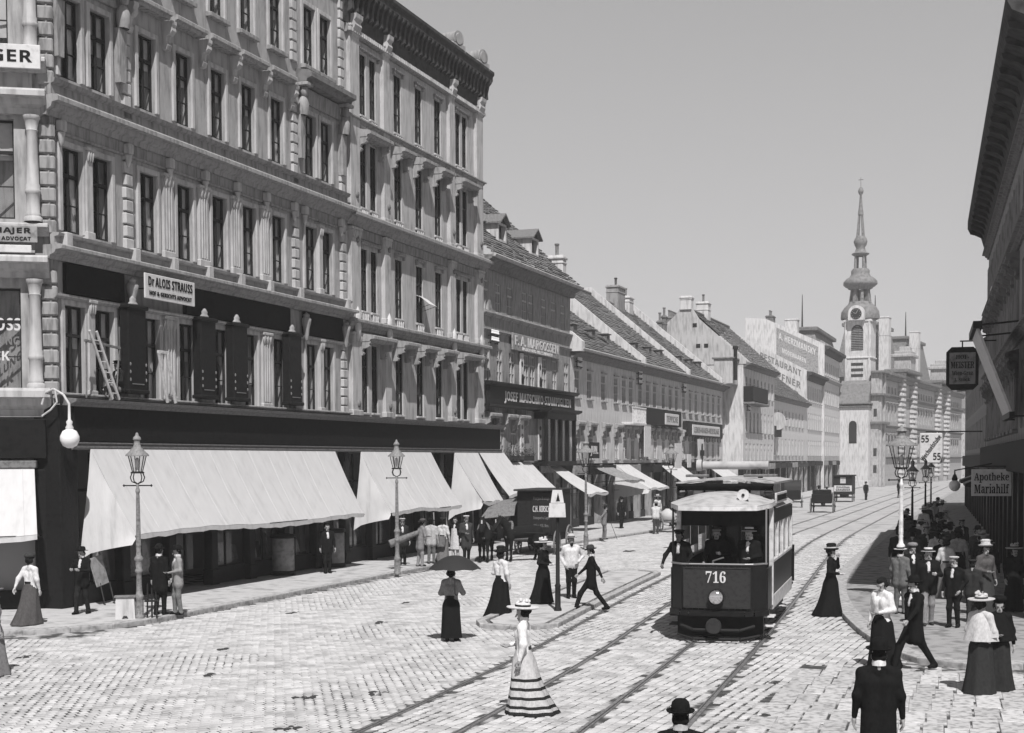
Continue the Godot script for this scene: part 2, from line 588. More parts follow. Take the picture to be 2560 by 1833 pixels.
func build_ground() -> void:
	rng.seed = 7
	var b := MB.new()
	b.quad(Vector3(-900, -0.06, 300), Vector3(900, -0.06, 300), Vector3(900, -0.06, -1500), Vector3(-900, -0.06, -1500), Vector3.UP)
	var gr := part("ground", b.mesh(), M.earth, self)
	gr.set_meta("kind", "structure")
	var road := structure("road")
	b = MB.new()
	b.quad(P(-60, -40), P(47.9, -40), P(47.9, 45), P(-60, 45), Vector3.UP)
	part("road_bed", b.mesh(), M.road_base, road)
	b = MB.new()
	b.quad(P(47.9, -40), P(330, -40), P(330, 60), P(47.9, 60), Vector3.UP)
	part("far_surface", b.mesh(), M.road_far, road)

	# pavements with their kerbs
	var kl := smooth_line(KERB_L, 1.1)
	var kr := smooth_line(KERB_R, 1.1)
	var pl := structure("pavement_left")
	var poly := PackedVector2Array()
	for p in kl:
		poly.append(p + Vector2(0, 0))
	poly.append(Vector2(-14, -20))
	poly.append(Vector2(0, -20))
	poly.append(Vector2(1.2, -0.8))
	poly.append(Vector2(200, -0.8))
	var inner := Geometry2D.offset_polygon(poly, -0.12)
	slab(pl, "asphalt", inner[0], 0.0, 0.117, M.asphalt_pale)
	kerb_row(pl, kl, 0.3, -1.0, 72.0)
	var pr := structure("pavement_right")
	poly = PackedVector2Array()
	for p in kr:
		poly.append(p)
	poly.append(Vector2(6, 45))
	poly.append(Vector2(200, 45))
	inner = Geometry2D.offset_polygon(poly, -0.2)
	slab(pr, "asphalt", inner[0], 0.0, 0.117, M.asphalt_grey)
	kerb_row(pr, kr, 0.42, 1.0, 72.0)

	# the refuge beside the tram track
	var isl := structure("traffic_island")
	var right := []
	var left := []
	for i in 16:
		var u := 1.7 + i * 1.1
		right.append([u, along(TRACK1, u) - 1.28])
		left.append([u + 0.25, along(TRACK1, u) - 3.0])
	var ring := []
	ring.append_array(right)
	left.reverse()
	ring.append([right[-1][0] + 0.8, right[-1][1] - 0.8])
	ring.append_array(left)
	ring.append([1.25, left[-1][1] + 0.35])
	ring.append([1.05, right[0][1] - 0.75])
	ring.append([1.2, right[0][1] - 0.3])
	ring.append(right[0])
	poly = PackedVector2Array()
	for p in ring.slice(0, ring.size() - 1):
		poly.append(Vector2(p[0], p[1]))
	inner = Geometry2D.offset_polygon(poly, -0.12)
	slab(isl, "asphalt", inner[0], 0.0, 0.117, M.asphalt_pale)
	var kp := PackedVector2Array()
	for p in ring:
		kp.append(Vector2(p[0], p[1]))
	kerb_row(isl, kp, 0.22, -1.0 if Geometry2D.is_polygon_clockwise(poly) else -1.0, 90.0)

	# rails
	for tr in [TRACK1, TRACK2]:
		var tk := structure("tram_track")
		for side in [-1.0, 1.0]:
			var hd := MB.new()
			var gv2 := MB.new()
			var us := []
			var u := -26.0
			while u < 195.0:
				us.append(u)
				u += 1.2 if u < 60 else 6.0
			for i in us.size() - 1:
				var q := []
				for uu in [us[i], us[i + 1]]:
					var c: float = along(tr, uu) + side * 0.7175
					q.append([P(uu, c), ND * side])
				# head on the outer side of the groove, a thin lip inside it
				for st in [[0.0, 0.055, hd, 0.03], [-0.048, -0.028, hd, 0.028], [-0.028, 0.0, gv2, 0.003]]:
					var mb: MB = st[2]
					var y := Vector3(0, st[3], 0)
					var a0: Vector3 = q[0][0] + q[0][1] * st[0]
					var a1: Vector3 = q[0][0] + q[0][1] * st[1]
					var b0: Vector3 = q[1][0] + q[1][1] * st[0]
					var b1: Vector3 = q[1][0] + q[1][1] * st[1]
					mb.quad(a0 + y, a1 + y, b1 + y, b0 + y, Vector3.UP)
					if st[3] > 0.01:
						var dn := Vector3(0, -0.03, 0)
						mb.quad(a0 + y, b0 + y, b0 + dn, a0 + dn, -q[0][1])
						mb.quad(a1 + y, b1 + y, b1 + dn, a1 + dn, q[0][1])
			var rl := part("rail", hd.mesh(), M.rail_steel, tk)
			part("groove", gv2.mesh(), M.rail_steel, rl)

	build_setts(road, poly)
	build_crossing(kr)
	# droppings and litter on the carriageway
	var spots := [[-9.5, 12.9, 0.5, 0.16, 0.3], [-8.8, 13.9, 0.35, 0.12, 0.2], [-12.2, 14.0, 0.4, 0.15, 0.4], [-4.2, 8.3, 0.45, 0.08, 0.1], [1.5, 9.4, 0.5, 0.1, 0.2], [3.0, 6.2, 0.6, 0.06, 0.0], [6.4, 8.0, 0.45, 0.07, 0.1], [-6.6, 5.0, 0.6, 0.07, 0.3], [-10.6, 6.8, 0.8, 0.09, 0.1], [-3.2, 22.6, 0.35, 0.09, 0.4], [-9.0, 20.6, 0.2, 0.05, 0.6], [12.3, 6.9, 0.5, 0.07, 0.2], [9.2, 20.9, 0.2, 0.06, 0.0], [34, 9.4, 1.0, 0.25, 0.1], [31, 8.2, 0.8, 0.2, 0.3], [44, 10.0, 1.6, 0.3, 0.2], [57, 9.2, 1.8, 0.25, 0.1], [-7.7, 10.0, 0.3, 0.06, 0.5], [-5.5, 20.2, 0.25, 0.05, 0.1]]
	b = MB.new()
	for s in spots:
		for k in 9:
			var o := P(s[0] + rng.randf_range(-0.5, 0.5) * s[2], s[1] + rng.randf_range(-0.5, 0.5) * s[3] * 2.0, 0.008)
			var r := rng.randf_range(0.03, 0.07) * (1.0 if s[2] < 0.7 else 1.8)
			b.lathe(o, [[r, 0.0], [r * 0.8, r * 0.25], [r * 0.3, r * 0.4], [0.0, r * 0.42]], 7, rng.randf_range(0.8, 1.6), rng.randf_range(0.7, 1.3))
	var t := part("street_dung", b.mesh(), M.dung, self)
	t.set_meta("label", "dark horse dung and straw scattered over the granite setts")
	t.set_meta("category", "dung")
	t.set_meta("kind", "stuff")


func build_setts(road: Node3D, island: PackedVector2Array) -> void:
	var meshes := []
	for k in 4:
		var b := MB.new()
		var r := RandomNumberGenerator.new()
		r.seed = 100 + k
		var w := 0.164 + r.randf_range(-0.006, 0.008)
		var d := 0.162 + r.randf_range(-0.008, 0.006)
		b.cbox(Vector3(-w / 2, -0.05, -d / 2), Vector3(w, 0.05, d), 0.016)
		for i in b.v.size():
			var p := b.v[i]
			b.v[i] = p + Vector3(sin(p.z * 31 + k) * 0.004, sin(p.x * 40 + k * 2) * 0.002, cos(p.x * 27 + k) * 0.004)
		meshes.append(b.mesh())
	var nz := FastNoiseLite.new()
	nz.seed = 5
	nz.frequency = 0.35
	var worn := FastNoiseLite.new()
	worn.seed = 9
	worn.frequency = 0.09
	var spots := []
	var st := 0.182
	# three fields: the left carriageway in diagonal courses, the track zone in straight ones, the right strip in straight ones
	for field in 3:
		var rot: float = [0.62, 0.055, 0.055][field]
		var ax := Vector2(cos(rot), sin(rot))
		var ay := Vector2(-sin(rot), cos(rot))
		for i in range(-330, 331):
			for j in range(-260, 261):
				var p: Vector2 = Vector2(14, 11) + ax * (i * st + (0.5 * st if j % 2 else 0.0)) + ay * (j * st)
				if p.x < -24.0 or p.x > 48.0:
					continue
				var c1 := along(TRACK1, p.x)
				if field == 0:
					if p.y > c1 - 0.86 or p.y < 2.0:
						continue
					if p.x > -1.0 and p.y < 4.1:
						continue
					if p.x <= -1.0 and P(p.x, p.y).z < -33.6 and p.y < 4.1:
						continue
					if p.x > 0.6 and p.x < 20.5 and p.y < c1 - 1.1 and Geometry2D.is_point_in_polygon(p, island):
						continue
				else:
					var c2 := along(TRACK2, p.x)
					var outer := c2 + 0.88
					if field == 1 and (p.y < c1 - 0.6 or p.y > outer):
						continue
					if field == 2 and (p.y <= outer or p.y > 27.5):
						continue
					if field == 1:
						var off := minf(minf(absf(p.y - c1 - 0.73), absf(p.y - c1 + 0.73)), minf(absf(p.y - c2 - 0.73), absf(p.y - c2 + 0.73)))
						if off < 0.125:
							continue
					if field == 2:
						if p.x > -2.2 and p.y > along_kerb(p.x) - 0.1:
							continue
						if p.x > -3.0 and p.y > 22.3:
							continue
						if p.y > 20.36 and p.x < -3.0 and p.x > -15.6 and P(p.x, p.y).z > -28.9:
							continue
				var w := P(p.x, p.y)
				# keep what the lens sees with a margin
				var zz := -w.z
				if zz < 14.0 or absf(w.x) > zz * 0.365 + 0.5:
					continue
				spots.append([w, rot, p])
	spots.sort_custom(func(a, b): return a[0].z > b[0].z)
	var mms := []
	var cnt := [0, 0, 0, 0]
	for s in range(300, spots.size()):
		cnt[s % 4] += 1
	for k in 4:
		var mm := MultiMesh.new()
		mm.transform_format = MultiMesh.TRANSFORM_3D
		mm.use_colors = true
		mm.mesh = meshes[k]
		mm.instance_count = cnt[k]
		mms.append(mm)
	var tone_mats := []
	for k in 6:
		var m: StandardMaterial3D = M.kerb.duplicate()
		m.albedo_color = grey(0.4 + 0.03 * k)
		tone_mats.append(m)
	var at := [0, 0, 0, 0]
	for s in spots.size():
		var w: Vector3 = spots[s][0]
		var q: Vector2 = spots[s][2]
		var sunk := worn.get_noise_2d(q.x * 1.0, q.y * 2.2)
		var y := 0.013 + nz.get_noise_2d(q.x, q.y) * 0.006 + rng.randf_range(-0.003, 0.003) + clampf(sunk, 0.0, 0.6) * 0.012
		var bs := Basis(Vector3.UP, ROW - float(spots[s][1]) + rng.randf_range(-0.05, 0.05)) * Basis(Vector3(1, 0, 0), rng.randf_range(-0.025, 0.025)) * Basis(Vector3(0, 0, 1), rng.randf_range(-0.025, 0.025))
		var lose := clampf(sunk * 0.9, 0.0, 0.2)
		bs = bs.scaled_local(Vector3(rng.randf_range(0.93, 1.05) - lose, 1, rng.randf_range(0.93, 1.05) - lose))
		var tone := 0.49 + rng.randf_range(-0.1, 0.06)
		if s < 300:
			part("sett", meshes[s % 4], tone_mats[rng.randi_range(0, 5)], road, Vector3(w.x, y, w.z), bs)
		else:
			var k: int = s % 4
			mms[k].set_instance_transform(at[k], Transform3D(bs, Vector3(w.x, y, w.z)))
			mms[k].set_instance_color(at[k], gv(tone))
			at[k] += 1
	for k in 4:
		var mi := MultiMeshInstance3D.new()
		mi.name = "paving_setts" if k == 0 else "paving_setts_%03d" % k
		mi.multimesh = mms[k]
		mi.material_override = M.setts
		mi.set_meta("kind", "stuff")
		road.add_child(mi)
	print("setts ", spots.size())


func along_kerb(u: float) -> float:
	for i in range(KERB_R.size() - 1):
		if KERB_R[i][0] >= u and KERB_R[i + 1][0] < u:
			return lerpf(KERB_R[i][1], KERB_R[i + 1][1], (KERB_R[i][0] - u) / (KERB_R[i][0] - KERB_R[i + 1][0]))
	return 99.0


func build_crossing(_kr: PackedVector2Array) -> void:
	var cr := structure("slab_crossing")
	var ms := []
	for k in 3:
		var b := MB.new()
		b.cbox(Vector3(-0.5, -0.06, -0.5), Vector3(1, 0.06, 1), 0.02)
		for i in b.v.size():
			var p := b.v[i]
			b.v[i] = p + Vector3(0.02 * sin(p.z * 9 + k), 0.0, 0.012 * sin(p.x * 7 + k * 2))
		ms.append(b.mesh())
	var tones := []
	for k in 5:
		var m: StandardMaterial3D = M.kerb.duplicate()
		m.albedo_color = grey(0.42 + 0.03 * k)
		tones.append(m)
	var v := 20.4
	while v < 27.6:
		var w := rng.randf_range(0.3, 0.42)
		var u: float = -15.5 + rng.randf_range(0, 0.5)
		while u < -3.4:
			var l := rng.randf_range(0.7, 1.3)
			var c := P(u + l / 2, v + w / 2, 0.018 + rng.randf_range(-0.005, 0.005))
			var side_ok := true
			if P(u + l, v).z < -29.0 + 0.0:
				side_ok = false
			if side_ok and c.z < -14.0 and c.x < -c.z * 0.36 + 0.5:
				part("slab", ms[rng.randi_range(0, 2)], tones[rng.randi_range(0, 4)], cr, c, Basis(Vector3.UP, ROW + 0.05) * Basis.from_scale(Vector3(l - 0.02, 1, w - 0.02)))
			u += l
		v += w


# ---------------------------------------------------------------- facade pieces (x along, y up, z out of the wall)
func moulding(parent: Node, called: String, x0: float, x1: float, y: float, prof: Array, mt: Material, z := 0.0) -> MeshInstance3D:
	# prof: [out, up] points of the section
	var b := MB.new()
	b.prism(prof, Vector3(x0, y, z), Vector3(0, 0, 1), Vector3(0, 1, 0), Vector3(x1 - x0, 0, 0))
	return part(called, b.mesh(), mt, parent)


func course(parent: Node, called: String, x0: float, x1: float, y: float, h: float, out: float, mt: Material, z := 0.0) -> MeshInstance3D:
	return moulding(parent, called, x0, x1, y, [[-0.05, 0], [out * 0.25, 0], [out * 0.3, h * 0.25], [out * 0.55, h * 0.4], [out * 0.62, h * 0.62], [out, h * 0.68], [out, h * 0.9], [out * 0.9, h], [-0.05, h]], mt, z)


func block(parent: Node, called: String, x0: float, y0: float, z0: float, x1: float, y1: float, z1: float, mt: Material, bevel := 0.02) -> MeshInstance3D:
	var b := MB.new()
	b.cbox(Vector3(x0, y0, z0), Vector3(x1 - x0, y1 - y0, z1 - z0), minf(bevel, minf(x1 - x0, minf(y1 - y0, z1 - z0)) * 0.3))
	return part(called, b.mesh(), mt, parent)


func window(parent: Node, x: float, y: float, w: float, h: float, frame := "frame_dark", blind := -1.0, depth := 0.24) -> MeshInstance3D:
	var key := "win%.2f_%.2f" % [w, h]
	var fm: Mesh = one(key, func(b):
		var t := 0.055
		b.box(Vector3(-w / 2, 0, -0.04), Vector3(t, h, 0.07))
		b.box(Vector3(w / 2 - t, 0, -0.04), Vector3(t, h, 0.07))
		b.box(Vector3(-w / 2 + t, 0, -0.04), Vector3(w - 2 * t, t * 1.3, 0.07))
		b.box(Vector3(-w / 2 + t, h - t, -0.04), Vector3(w - 2 * t, t, 0.07))
		b.box(Vector3(-0.035, t * 1.3, -0.035), Vector3(0.07, h - 2.3 * t, 0.08))
		b.box(Vector3(-w / 2 + t, h * 0.66, -0.045), Vector3(w / 2 - t - 0.035, 0.085, 0.1))
		b.box(Vector3(0.035, h * 0.66, -0.045), Vector3(w / 2 - t - 0.035, 0.085, 0.1))
		b.box(Vector3(-w / 2 + t, h * 0.33, -0.025), Vector3(w / 2 - t - 0.035, 0.028, 0.05))
		b.box(Vector3(0.035, h * 0.33, -0.025), Vector3(w / 2 - t - 0.035, 0.028, 0.05)))
	var o := part("window", fm, M[frame], parent, Vector3(x, y, -depth))
	part("pane", one(key + "p", func(b): b.quad(Vector3(-w / 2 + 0.02, 0.02, -0.012), Vector3(w / 2 - 0.02, 0.02, -0.012), Vector3(w / 2 - 0.02, h - 0.02, -0.012), Vector3(-w / 2 + 0.02, h - 0.02, -0.012), Vector3(0, 0, 1))), M.glass, o)
	if blind < 0.0:
		blind = [0.0, 0.0, 0.35, 0.5, 0.45][rng.randi_range(0, 4)]
	if blind > 0.0:
		var hb := snappedf(h * blind, 0.1)
		part("curtain", one("cur%.2f_%.2f_%.1f" % [w, h, hb], func(b):
			var rows := []
			for i in 3:
				var r := []
				for j in 15:
					r.append(Vector3(-w / 2 + 0.03 + (w - 0.06) * j / 14.0, h - 0.02 - hb * i / 2.0, -0.1 + 0.018 * sin(j * 1.9)))
				rows.append(r)
			b.cloth(rows, 0.006)), M.curtain, o)
	elif rng.randf() < 0.6:
		part("curtain", one("side%.2f_%.2f" % [w, h], func(b):
			for s in [-1.0, 1.0]:
				var rows := []
				for i in 4:
					var r := []
					for j in 7:
						r.append(Vector3(s * (w / 2 - 0.02 - w * [0.42, 0.3, 0.16, 0.2][i] * j / 6.0), h - 0.02 - (h - 0.04) * i / 3.0, -0.1 + 0.02 * sin(j * 2.1)))
					rows.append(r)
				b.cloth(rows, 0.006)), M.curtain, o)
	return o


func sill(parent: Node, x: float, y: float, w: float, mt: Material, out := 0.16, h := 0.1) -> void:
	part("sill", one("sill%.2f_%.2f_%.2f" % [w, out, h], func(b): b.cbox(Vector3(-w / 2, -h, -0.1), Vector3(w, h, out + 0.1), 0.015)), mt, parent, Vector3(x, y, 0))


func surround(parent: Node, x: float, y: float, w: float, h: float, t: float, out: float, mt: Material) -> void:
	part("window_surround", one("sur%.2f_%.2f_%.2f_%.2f" % [w, h, t, out], func(b):
		b.cbox(Vector3(-w / 2 - t, 0, -0.02), Vector3(t, h + t, out + 0.02), 0.012)
		b.cbox(Vector3(w / 2, 0, -0.02), Vector3(t, h + t, out + 0.02), 0.012)
		b.cbox(Vector3(-w / 2, h, -0.02), Vector3(w, t, out + 0.017), 0.012)), mt, parent, Vector3(x, y, 0))


func bracket(parent: Node, x: float, y: float, w: float, h: float, out: float, mt: Material, z := 0.0) -> void:     # a scroll console, its top at y
	part("bracket", one("bra%.2f_%.2f_%.2f" % [w, h, out], func(b):
		b.prism([[-0.03, 0], [out, 0], [out, -h * 0.12], [out * 0.9, -h * 0.2], [out * 0.95, -h * 0.34], [out * 0.7, -h * 0.46], [out * 0.42, -h * 0.5], [out * 0.35, -h * 0.7], [out * 0.5, -h * 0.82], [out * 0.38, -h * 0.97], [out * 0.15, -h], [-0.03, -h]], Vector3(-w / 2, 0, 0), Vector3(0, 0, 1), Vector3(0, 1, 0), Vector3(w, 0, 0))), mt, parent, Vector3(x, y, z))


func hood(parent: Node, x: float, y: float, w: float, out: float, mt: Material, br := true, z := 0.0) -> void:      # a straight hood on two consoles, its underside at y
	part("hood", one("hood%.2f_%.2f" % [w, out], func(b):
		b.prism([[-0.03, 0], [out * 0.72, 0], [out * 0.78, 0.08], [out, 0.1], [out, 0.2], [out * 0.9, 0.24], [-0.03, 0.34]], Vector3(-w / 2, 0, 0), Vector3(0, 0, 1), Vector3(0, 1, 0), Vector3(w, 0, 0))), mt, parent, Vector3(x, y, z))
	if br:
		for s in [-1.0, 1.0]:
			bracket(parent, x + s * (w / 2 - 0.1), y, 0.16, 0.55, out * 0.75, mt, z)


func quoins(parent: Node, x: float, y0: float, y1: float, w: float, out: float, mt: Material) -> void:
	var n := int(round((y1 - y0) / 0.36))
	var h := (y1 - y0) / n
	for i in n:
		var ww: float = w if i % 2 == 0 else w * 0.86
		part("quoin", one("quo%.2f_%.2f_%.2f" % [ww, h, out], func(b): b.cbox(Vector3(-ww / 2, 0.02, -0.05), Vector3(ww, h - 0.04, out + 0.05), 0.03)), mt, parent, Vector3(x, y0 + i * h, 0))


func pilaster(parent: Node, x: float, y0: float, y1: float, w: float, out: float, mt: Material, flutes := 0) -> MeshInstance3D:
	var b := MB.new()
	b.cbox(Vector3(x - w / 2, y0, -0.02), Vector3(w, y1 - y0, out + 0.02), 0.012)
	b.cbox(Vector3(x - w / 2 - 0.04, y0 - 0.001, -0.02), Vector3(w + 0.08, 0.22, out + 0.06), 0.02)
	for k in flutes:
		var xx := x - w / 2 + w * (k + 1.0) / (flutes + 1.0)
		b.cbox(Vector3(xx - 0.025, y0 + 0.26, out - 0.01), Vector3(0.05, y1 - y0 - 0.55, 0.04), 0.012)
	var o := part("pilaster", b.mesh(), mt, parent)
	# a leafy capital
	var c := MB.new()
	c.cbox(Vector3(x - w / 2 - 0.05, y1 - 0.1, -0.02), Vector3(w + 0.1, 0.1, out + 0.1), 0.02)
	for k in 3:
		c.lathe(Vector3(x - w / 2 + w * (0.17 + 0.33 * k), y1 - 0.3, out + 0.02), [[0.0, -0.12], [0.05, -0.06], [0.075, 0.04], [0.09, 0.13], [0.06, 0.2]], 7, w * 2.0, 0.7)
	part("capital", c.mesh(), mt, o)
	return o


func hull(parent: Node, x0: float, x1: float, y1: float, depth: float, mt: Material, called := "back_walls") -> void:     # side and back walls, and a flat top
	var b := MB.new()
	b.box(Vector3(x0, 0, -depth), Vector3(x1 - x0, y1, 0.35))
	b.box(Vector3(x0, 0, -depth + 0.35), Vector3(0.35, y1, depth - 0.8))
	b.box(Vector3(x1 - 0.35, 0, -depth + 0.35), Vector3(0.35, y1, depth - 0.8))
	b.box(Vector3(x0 + 0.35, y1 - 0.3, -depth + 0.35), Vector3(x1 - x0 - 0.7, 0.3, depth - 0.8))
	part(called, b.mesh(), mt, parent)
	# rooms are dark: partition walls a little way in
	b = MB.new()
	b.box(Vector3(x0 + 0.36, 0.1, -4.6), Vector3(x1 - x0 - 0.72, y1 - 0.45, 0.1))
	for yy in [4.4, 9.2, 13.0, 17.2]:
		if yy < y1 - 1.0:
			b.box(Vector3(x0 + 0.36, yy, -4.49), Vector3(x1 - x0 - 0.72, 0.15, 3.98))
	part("partition", b.mesh(), M.room_wall, parent)


func tile_roof(parent: Node, x0: float, x1: float, y0: float, y1: float, z0: float, z1: float, mt: Material, rows := 30, called := "roof") -> MeshInstance3D:
	# a slope from the eave (z0, y0) up to the ridge (z1, y1), laid in overlapping courses; the far slope is plain
	var b := MB.new()
	var r := RandomNumberGenerator.new()
	r.seed = int(x0 * 31 + x1 * 7)
	var sl := Vector3(0, y1 - y0, z1 - z0) / rows
	var nn := Vector3(0, -sl.z, sl.y).normalized()
	if nn.y < 0:
		nn = -nn
	var seg := maxi(4, int((x1 - x0) / 0.55))
	for i in rows:
		var base := Vector3(0, y0, z0) + sl * i
		for k in seg:
			var xa := lerpf(x0, x1, float(k) / seg)
			var xb := lerpf(x0, x1, float(k + 1) / seg)
			var dy := r.randf_range(-0.03, 0.03)
			var lift := nn * (0.028 + r.randf_range(0, 0.03))
			var p := base + Vector3(0, dy, 0)
			b.quad(Vector3(xa, 0, 0) + p + lift, Vector3(xb, 0, 0) + p + lift, Vector3(xb, 0, 0) + base + sl * 1.08, Vector3(xa, 0, 0) + base + sl * 1.08, nn)
			b.quad(Vector3(xa, 0, 0) + p + lift, Vector3(xb, 0, 0) + p + lift, Vector3(xb, 0, 0) + p - nn * 0.02, Vector3(xa, 0, 0) + p - nn * 0.02, -sl)
	b.quad(Vector3(x0, y1 + 0.03, z1), Vector3(x1, y1 + 0.03, z1), Vector3(x1, y0, 2 * z1 - z0), Vector3(x0, y0, 2 * z1 - z0), Vector3(0, 1, -1))
	var o := part(called, b.mesh(), mt, parent)
	var c := MB.new()
	c.tube(Vector3(x0, y1 + 0.06, z1), Vector3(x1, y1 + 0.06, z1), 0.13, 0.13, 8)
	part("ridge", c.mesh(), mt, o)
	return o


func chimney(parent: Node, x: float, y: float, z: float, w: float, d: float, h: float, pots: int, mt: Material) -> void:
	var b := MB.new()
	b.cbox(Vector3(-w / 2, 0, -d / 2), Vector3(w, h, d), 0.03)
	b.cbox(Vector3(-w / 2 - 0.08, h - 0.22, -d / 2 - 0.08), Vector3(w + 0.16, 0.14, d + 0.16), 0.03)
	b.cbox(Vector3(-w / 2 - 0.04, h * 0.72, -d / 2 - 0.04), Vector3(w + 0.08, 0.1, d + 0.08), 0.02)
	var o := part("chimney", b.mesh(), mt, parent, Vector3(x, y, z))
	for k in pots:
		var c := MB.new()
		c.lathe(Vector3(-w / 2 + w * (k + 0.5) / pots, h - 0.02, 0), [[0.13, 0], [0.1, 0.1], [0.1, 0.6], [0.14, 0.62], [0.14, 0.7], [0.08, 0.72]], 9)
		part("chimney_pot", c.mesh(), M.stone_dark, o)


func dormer(parent: Node, x: float, y: float, z: float, w: float, h: float, run: float) -> void:
	var b := MB.new()
	b.box(Vector3(-w / 2, 0, -run), Vector3(0.1, h, run))
	b.box(Vector3(w / 2 - 0.1, 0, -run), Vector3(0.1, h, run))
	b.box(Vector3(-w / 2 + 0.1, h - 0.1, -0.1), Vector3(w - 0.2, 0.1, 0.1))
	b.box(Vector3(-w / 2 + 0.1, 0, -0.1), Vector3(w - 0.2, 0.12, 0.1))
	var o := part("dormer", b.mesh(), M.plaster_white, parent, Vector3(x, y, z))
	var r := MB.new()
	var e := w / 2 + 0.18
	r.prism([[-e, h - 0.08], [0, h + 0.42], [e, h - 0.08], [e, h + 0.0], [0, h + 0.52], [-e, h + 0.0]], Vector3(0, 0, -run), Vector3(1, 0, 0), Vector3(0, 1, 0), Vector3(0, 0, run + 0.2))
	part("dormer_roof", r.mesh(), M.roof_tile, o)
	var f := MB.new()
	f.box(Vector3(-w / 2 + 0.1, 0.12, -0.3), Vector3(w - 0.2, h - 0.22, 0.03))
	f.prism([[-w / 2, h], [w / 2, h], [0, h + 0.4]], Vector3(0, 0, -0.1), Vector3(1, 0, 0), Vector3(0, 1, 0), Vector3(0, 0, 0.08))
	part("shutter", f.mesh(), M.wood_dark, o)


func insulators(called_at: Vector3, turn: float, rows: int, cols: int, label: String) -> void:
	var t := thing("insulator_rack", label, "insulator rack", called_at, turn, "telephone insulator racks on the walls")
	var b := MB.new()
	for r in rows:
		b.cbox(Vector3(-0.14 * cols / 2 - 0.1, r * 0.34, 0.16), Vector3(0.14 * cols + 0.2, 0.05, 0.05), 0.01)
	for s in [-1.0, 1.0]:
		b.cbox(Vector3(s * 0.07 * cols - 0.02, -0.08, 0.11), Vector3(0.04, rows * 0.34, 0.05), 0.01)
		for r in rows:
			b.box(Vector3(s * 0.07 * cols - 0.02, r * 0.34 - 0.05, 0.0), Vector3(0.04, 0.04, 0.11))
	part("bracket_bars", b.mesh(), M.iron_dark, t)
	var m: Mesh = one("insulator", func(q): q.lathe(Vector3.ZERO, [[0.018, 0.0], [0.06, 0.03], [0.05, 0.08], [0.032, 0.12], [0.05, 0.15], [0.045, 0.19], [0.0, 0.21]], 9))
	for r in rows:
		for k in cols:
			part("insulator", m, M.porcelain, t, Vector3((k - (cols - 1) * 0.5) * 0.15, r * 0.34 + 0.05, 0.185))


func awning(called_label: String, at: Vector3, turn: float, x0: float, x1: float, b0: float, b1: float, y0: float, y1: float, z0: float, z1: float, mt: Material, sag := 0.12, wing := true, group := "shop awnings on the left side") -> Node3D:
	# the sheet runs from (x0..x1, y0, z0) on the wall out to (b0..b1, y1, z1)
	var t := thing("shop_awning", called_label, "awning", at, turn, group)
	var rows := []
	var nx := maxi(8, int((x1 - x0) / 0.35))
	for i in 9:
		var f := i / 8.0
		var r := []
		for j in nx + 1:
			var g := float(j) / nx
			var x := lerpf(lerpf(x0, x1, g), lerpf(b0, b1, g), f)
			var s := sin(PI * f) * sag + f * 0.05 * sin(g * 9.0 + x0) + 0.012 * sin(g * nx * 1.3 + x0) * f
			r.append(Vector3(x, lerpf(y0, y1, f) - s, lerpf(z0, z1, f)))
		rows.append(r)
	var b := MB.new()
	b.cloth(rows, 0.014)
	part("sheet", b.mesh(), mt, t)
	# a hanging front edge
	var va := []
	for i in 3:
		var r2 := []
		for j in nx + 1:
			var p: Vector3 = rows[8][j]
			r2.append(p + Vector3(0, -0.006 - 0.05 * i - 0.02 * i * absf(sin(j * 1.1)), 0.012 + 0.012 * sin(j * 1.7)))
		va.append(r2)
	b = MB.new()
	b.cloth(va, 0.012)
	part("front_edge", b.mesh(), mt, t)
	b = MB.new()
	b.tube(rows[8][0] + Vector3(-0.05, -0.03, -0.02), rows[8][nx] + Vector3(0.05, -0.03, -0.02), 0.025, 0.025, 6)
	part("front_bar", b.mesh(), M.iron_dark, t)
	for j in [0, nx]:
		b = MB.new()
		var p2: Vector3 = rows[8][j]
		b.tube(p2 + Vector3(0, -0.03, -0.02), Vector3(p2.x, y1 - 0.1, z0 * 0.3), 0.018, 0.018, 6)
		part("stay", b.mesh(), M.iron_dark, t)
	# seams where the widths of canvas are sewn together
	var k := 1
	while k * 1.25 < x1 - x0 - 0.3:
		var g2 := k * 1.25 / (x1 - x0)
		b = MB.new()
		for i in 8:
			var j2 := g2 * nx
			var lo := int(j2)
			var pa: Vector3 = rows[i][lo].lerp(rows[i][mini(lo + 1, nx)], j2 - lo)
			var pb: Vector3 = rows[i + 1][lo].lerp(rows[i + 1][mini(lo + 1, nx)], j2 - lo)
			b.tube(pa + Vector3(0, 0.008, 0.004), pb + Vector3(0, 0.008, 0.004), 0.008, 0.008, 5, false)
		part("seam", b.mesh(), mt, t)
		k += 1
	if wing:
		var wr := []
		for i in 5:
			var f2 := i / 4.0
			var r3 := []
			for j in 6:
				var g3 := j / 5.0
				var top: Vector3 = Vector3(lerpf(x0, b0, g3), lerpf(y0, y1, g3) - sin(PI * g3) * sag, lerpf(z0, z1, g3))
				var bot := Vector3(lerpf(x0 - 0.25, b0 - 0.1, g3), lerpf(1.35, y1 - 0.3, pow(g3, 0.5)), lerpf(z0 * 0.5, z1 * 0.95, g3))
				r3.append(top.lerp(bot, f2) + Vector3(0.03 * sin(f2 * 5 + g3 * 6), 0, 0))
			wr.append(r3)
		b = MB.new()
		b.cloth(wr, 0.012)
		part("side_sheet", b.mesh(), mt, t)
	return t


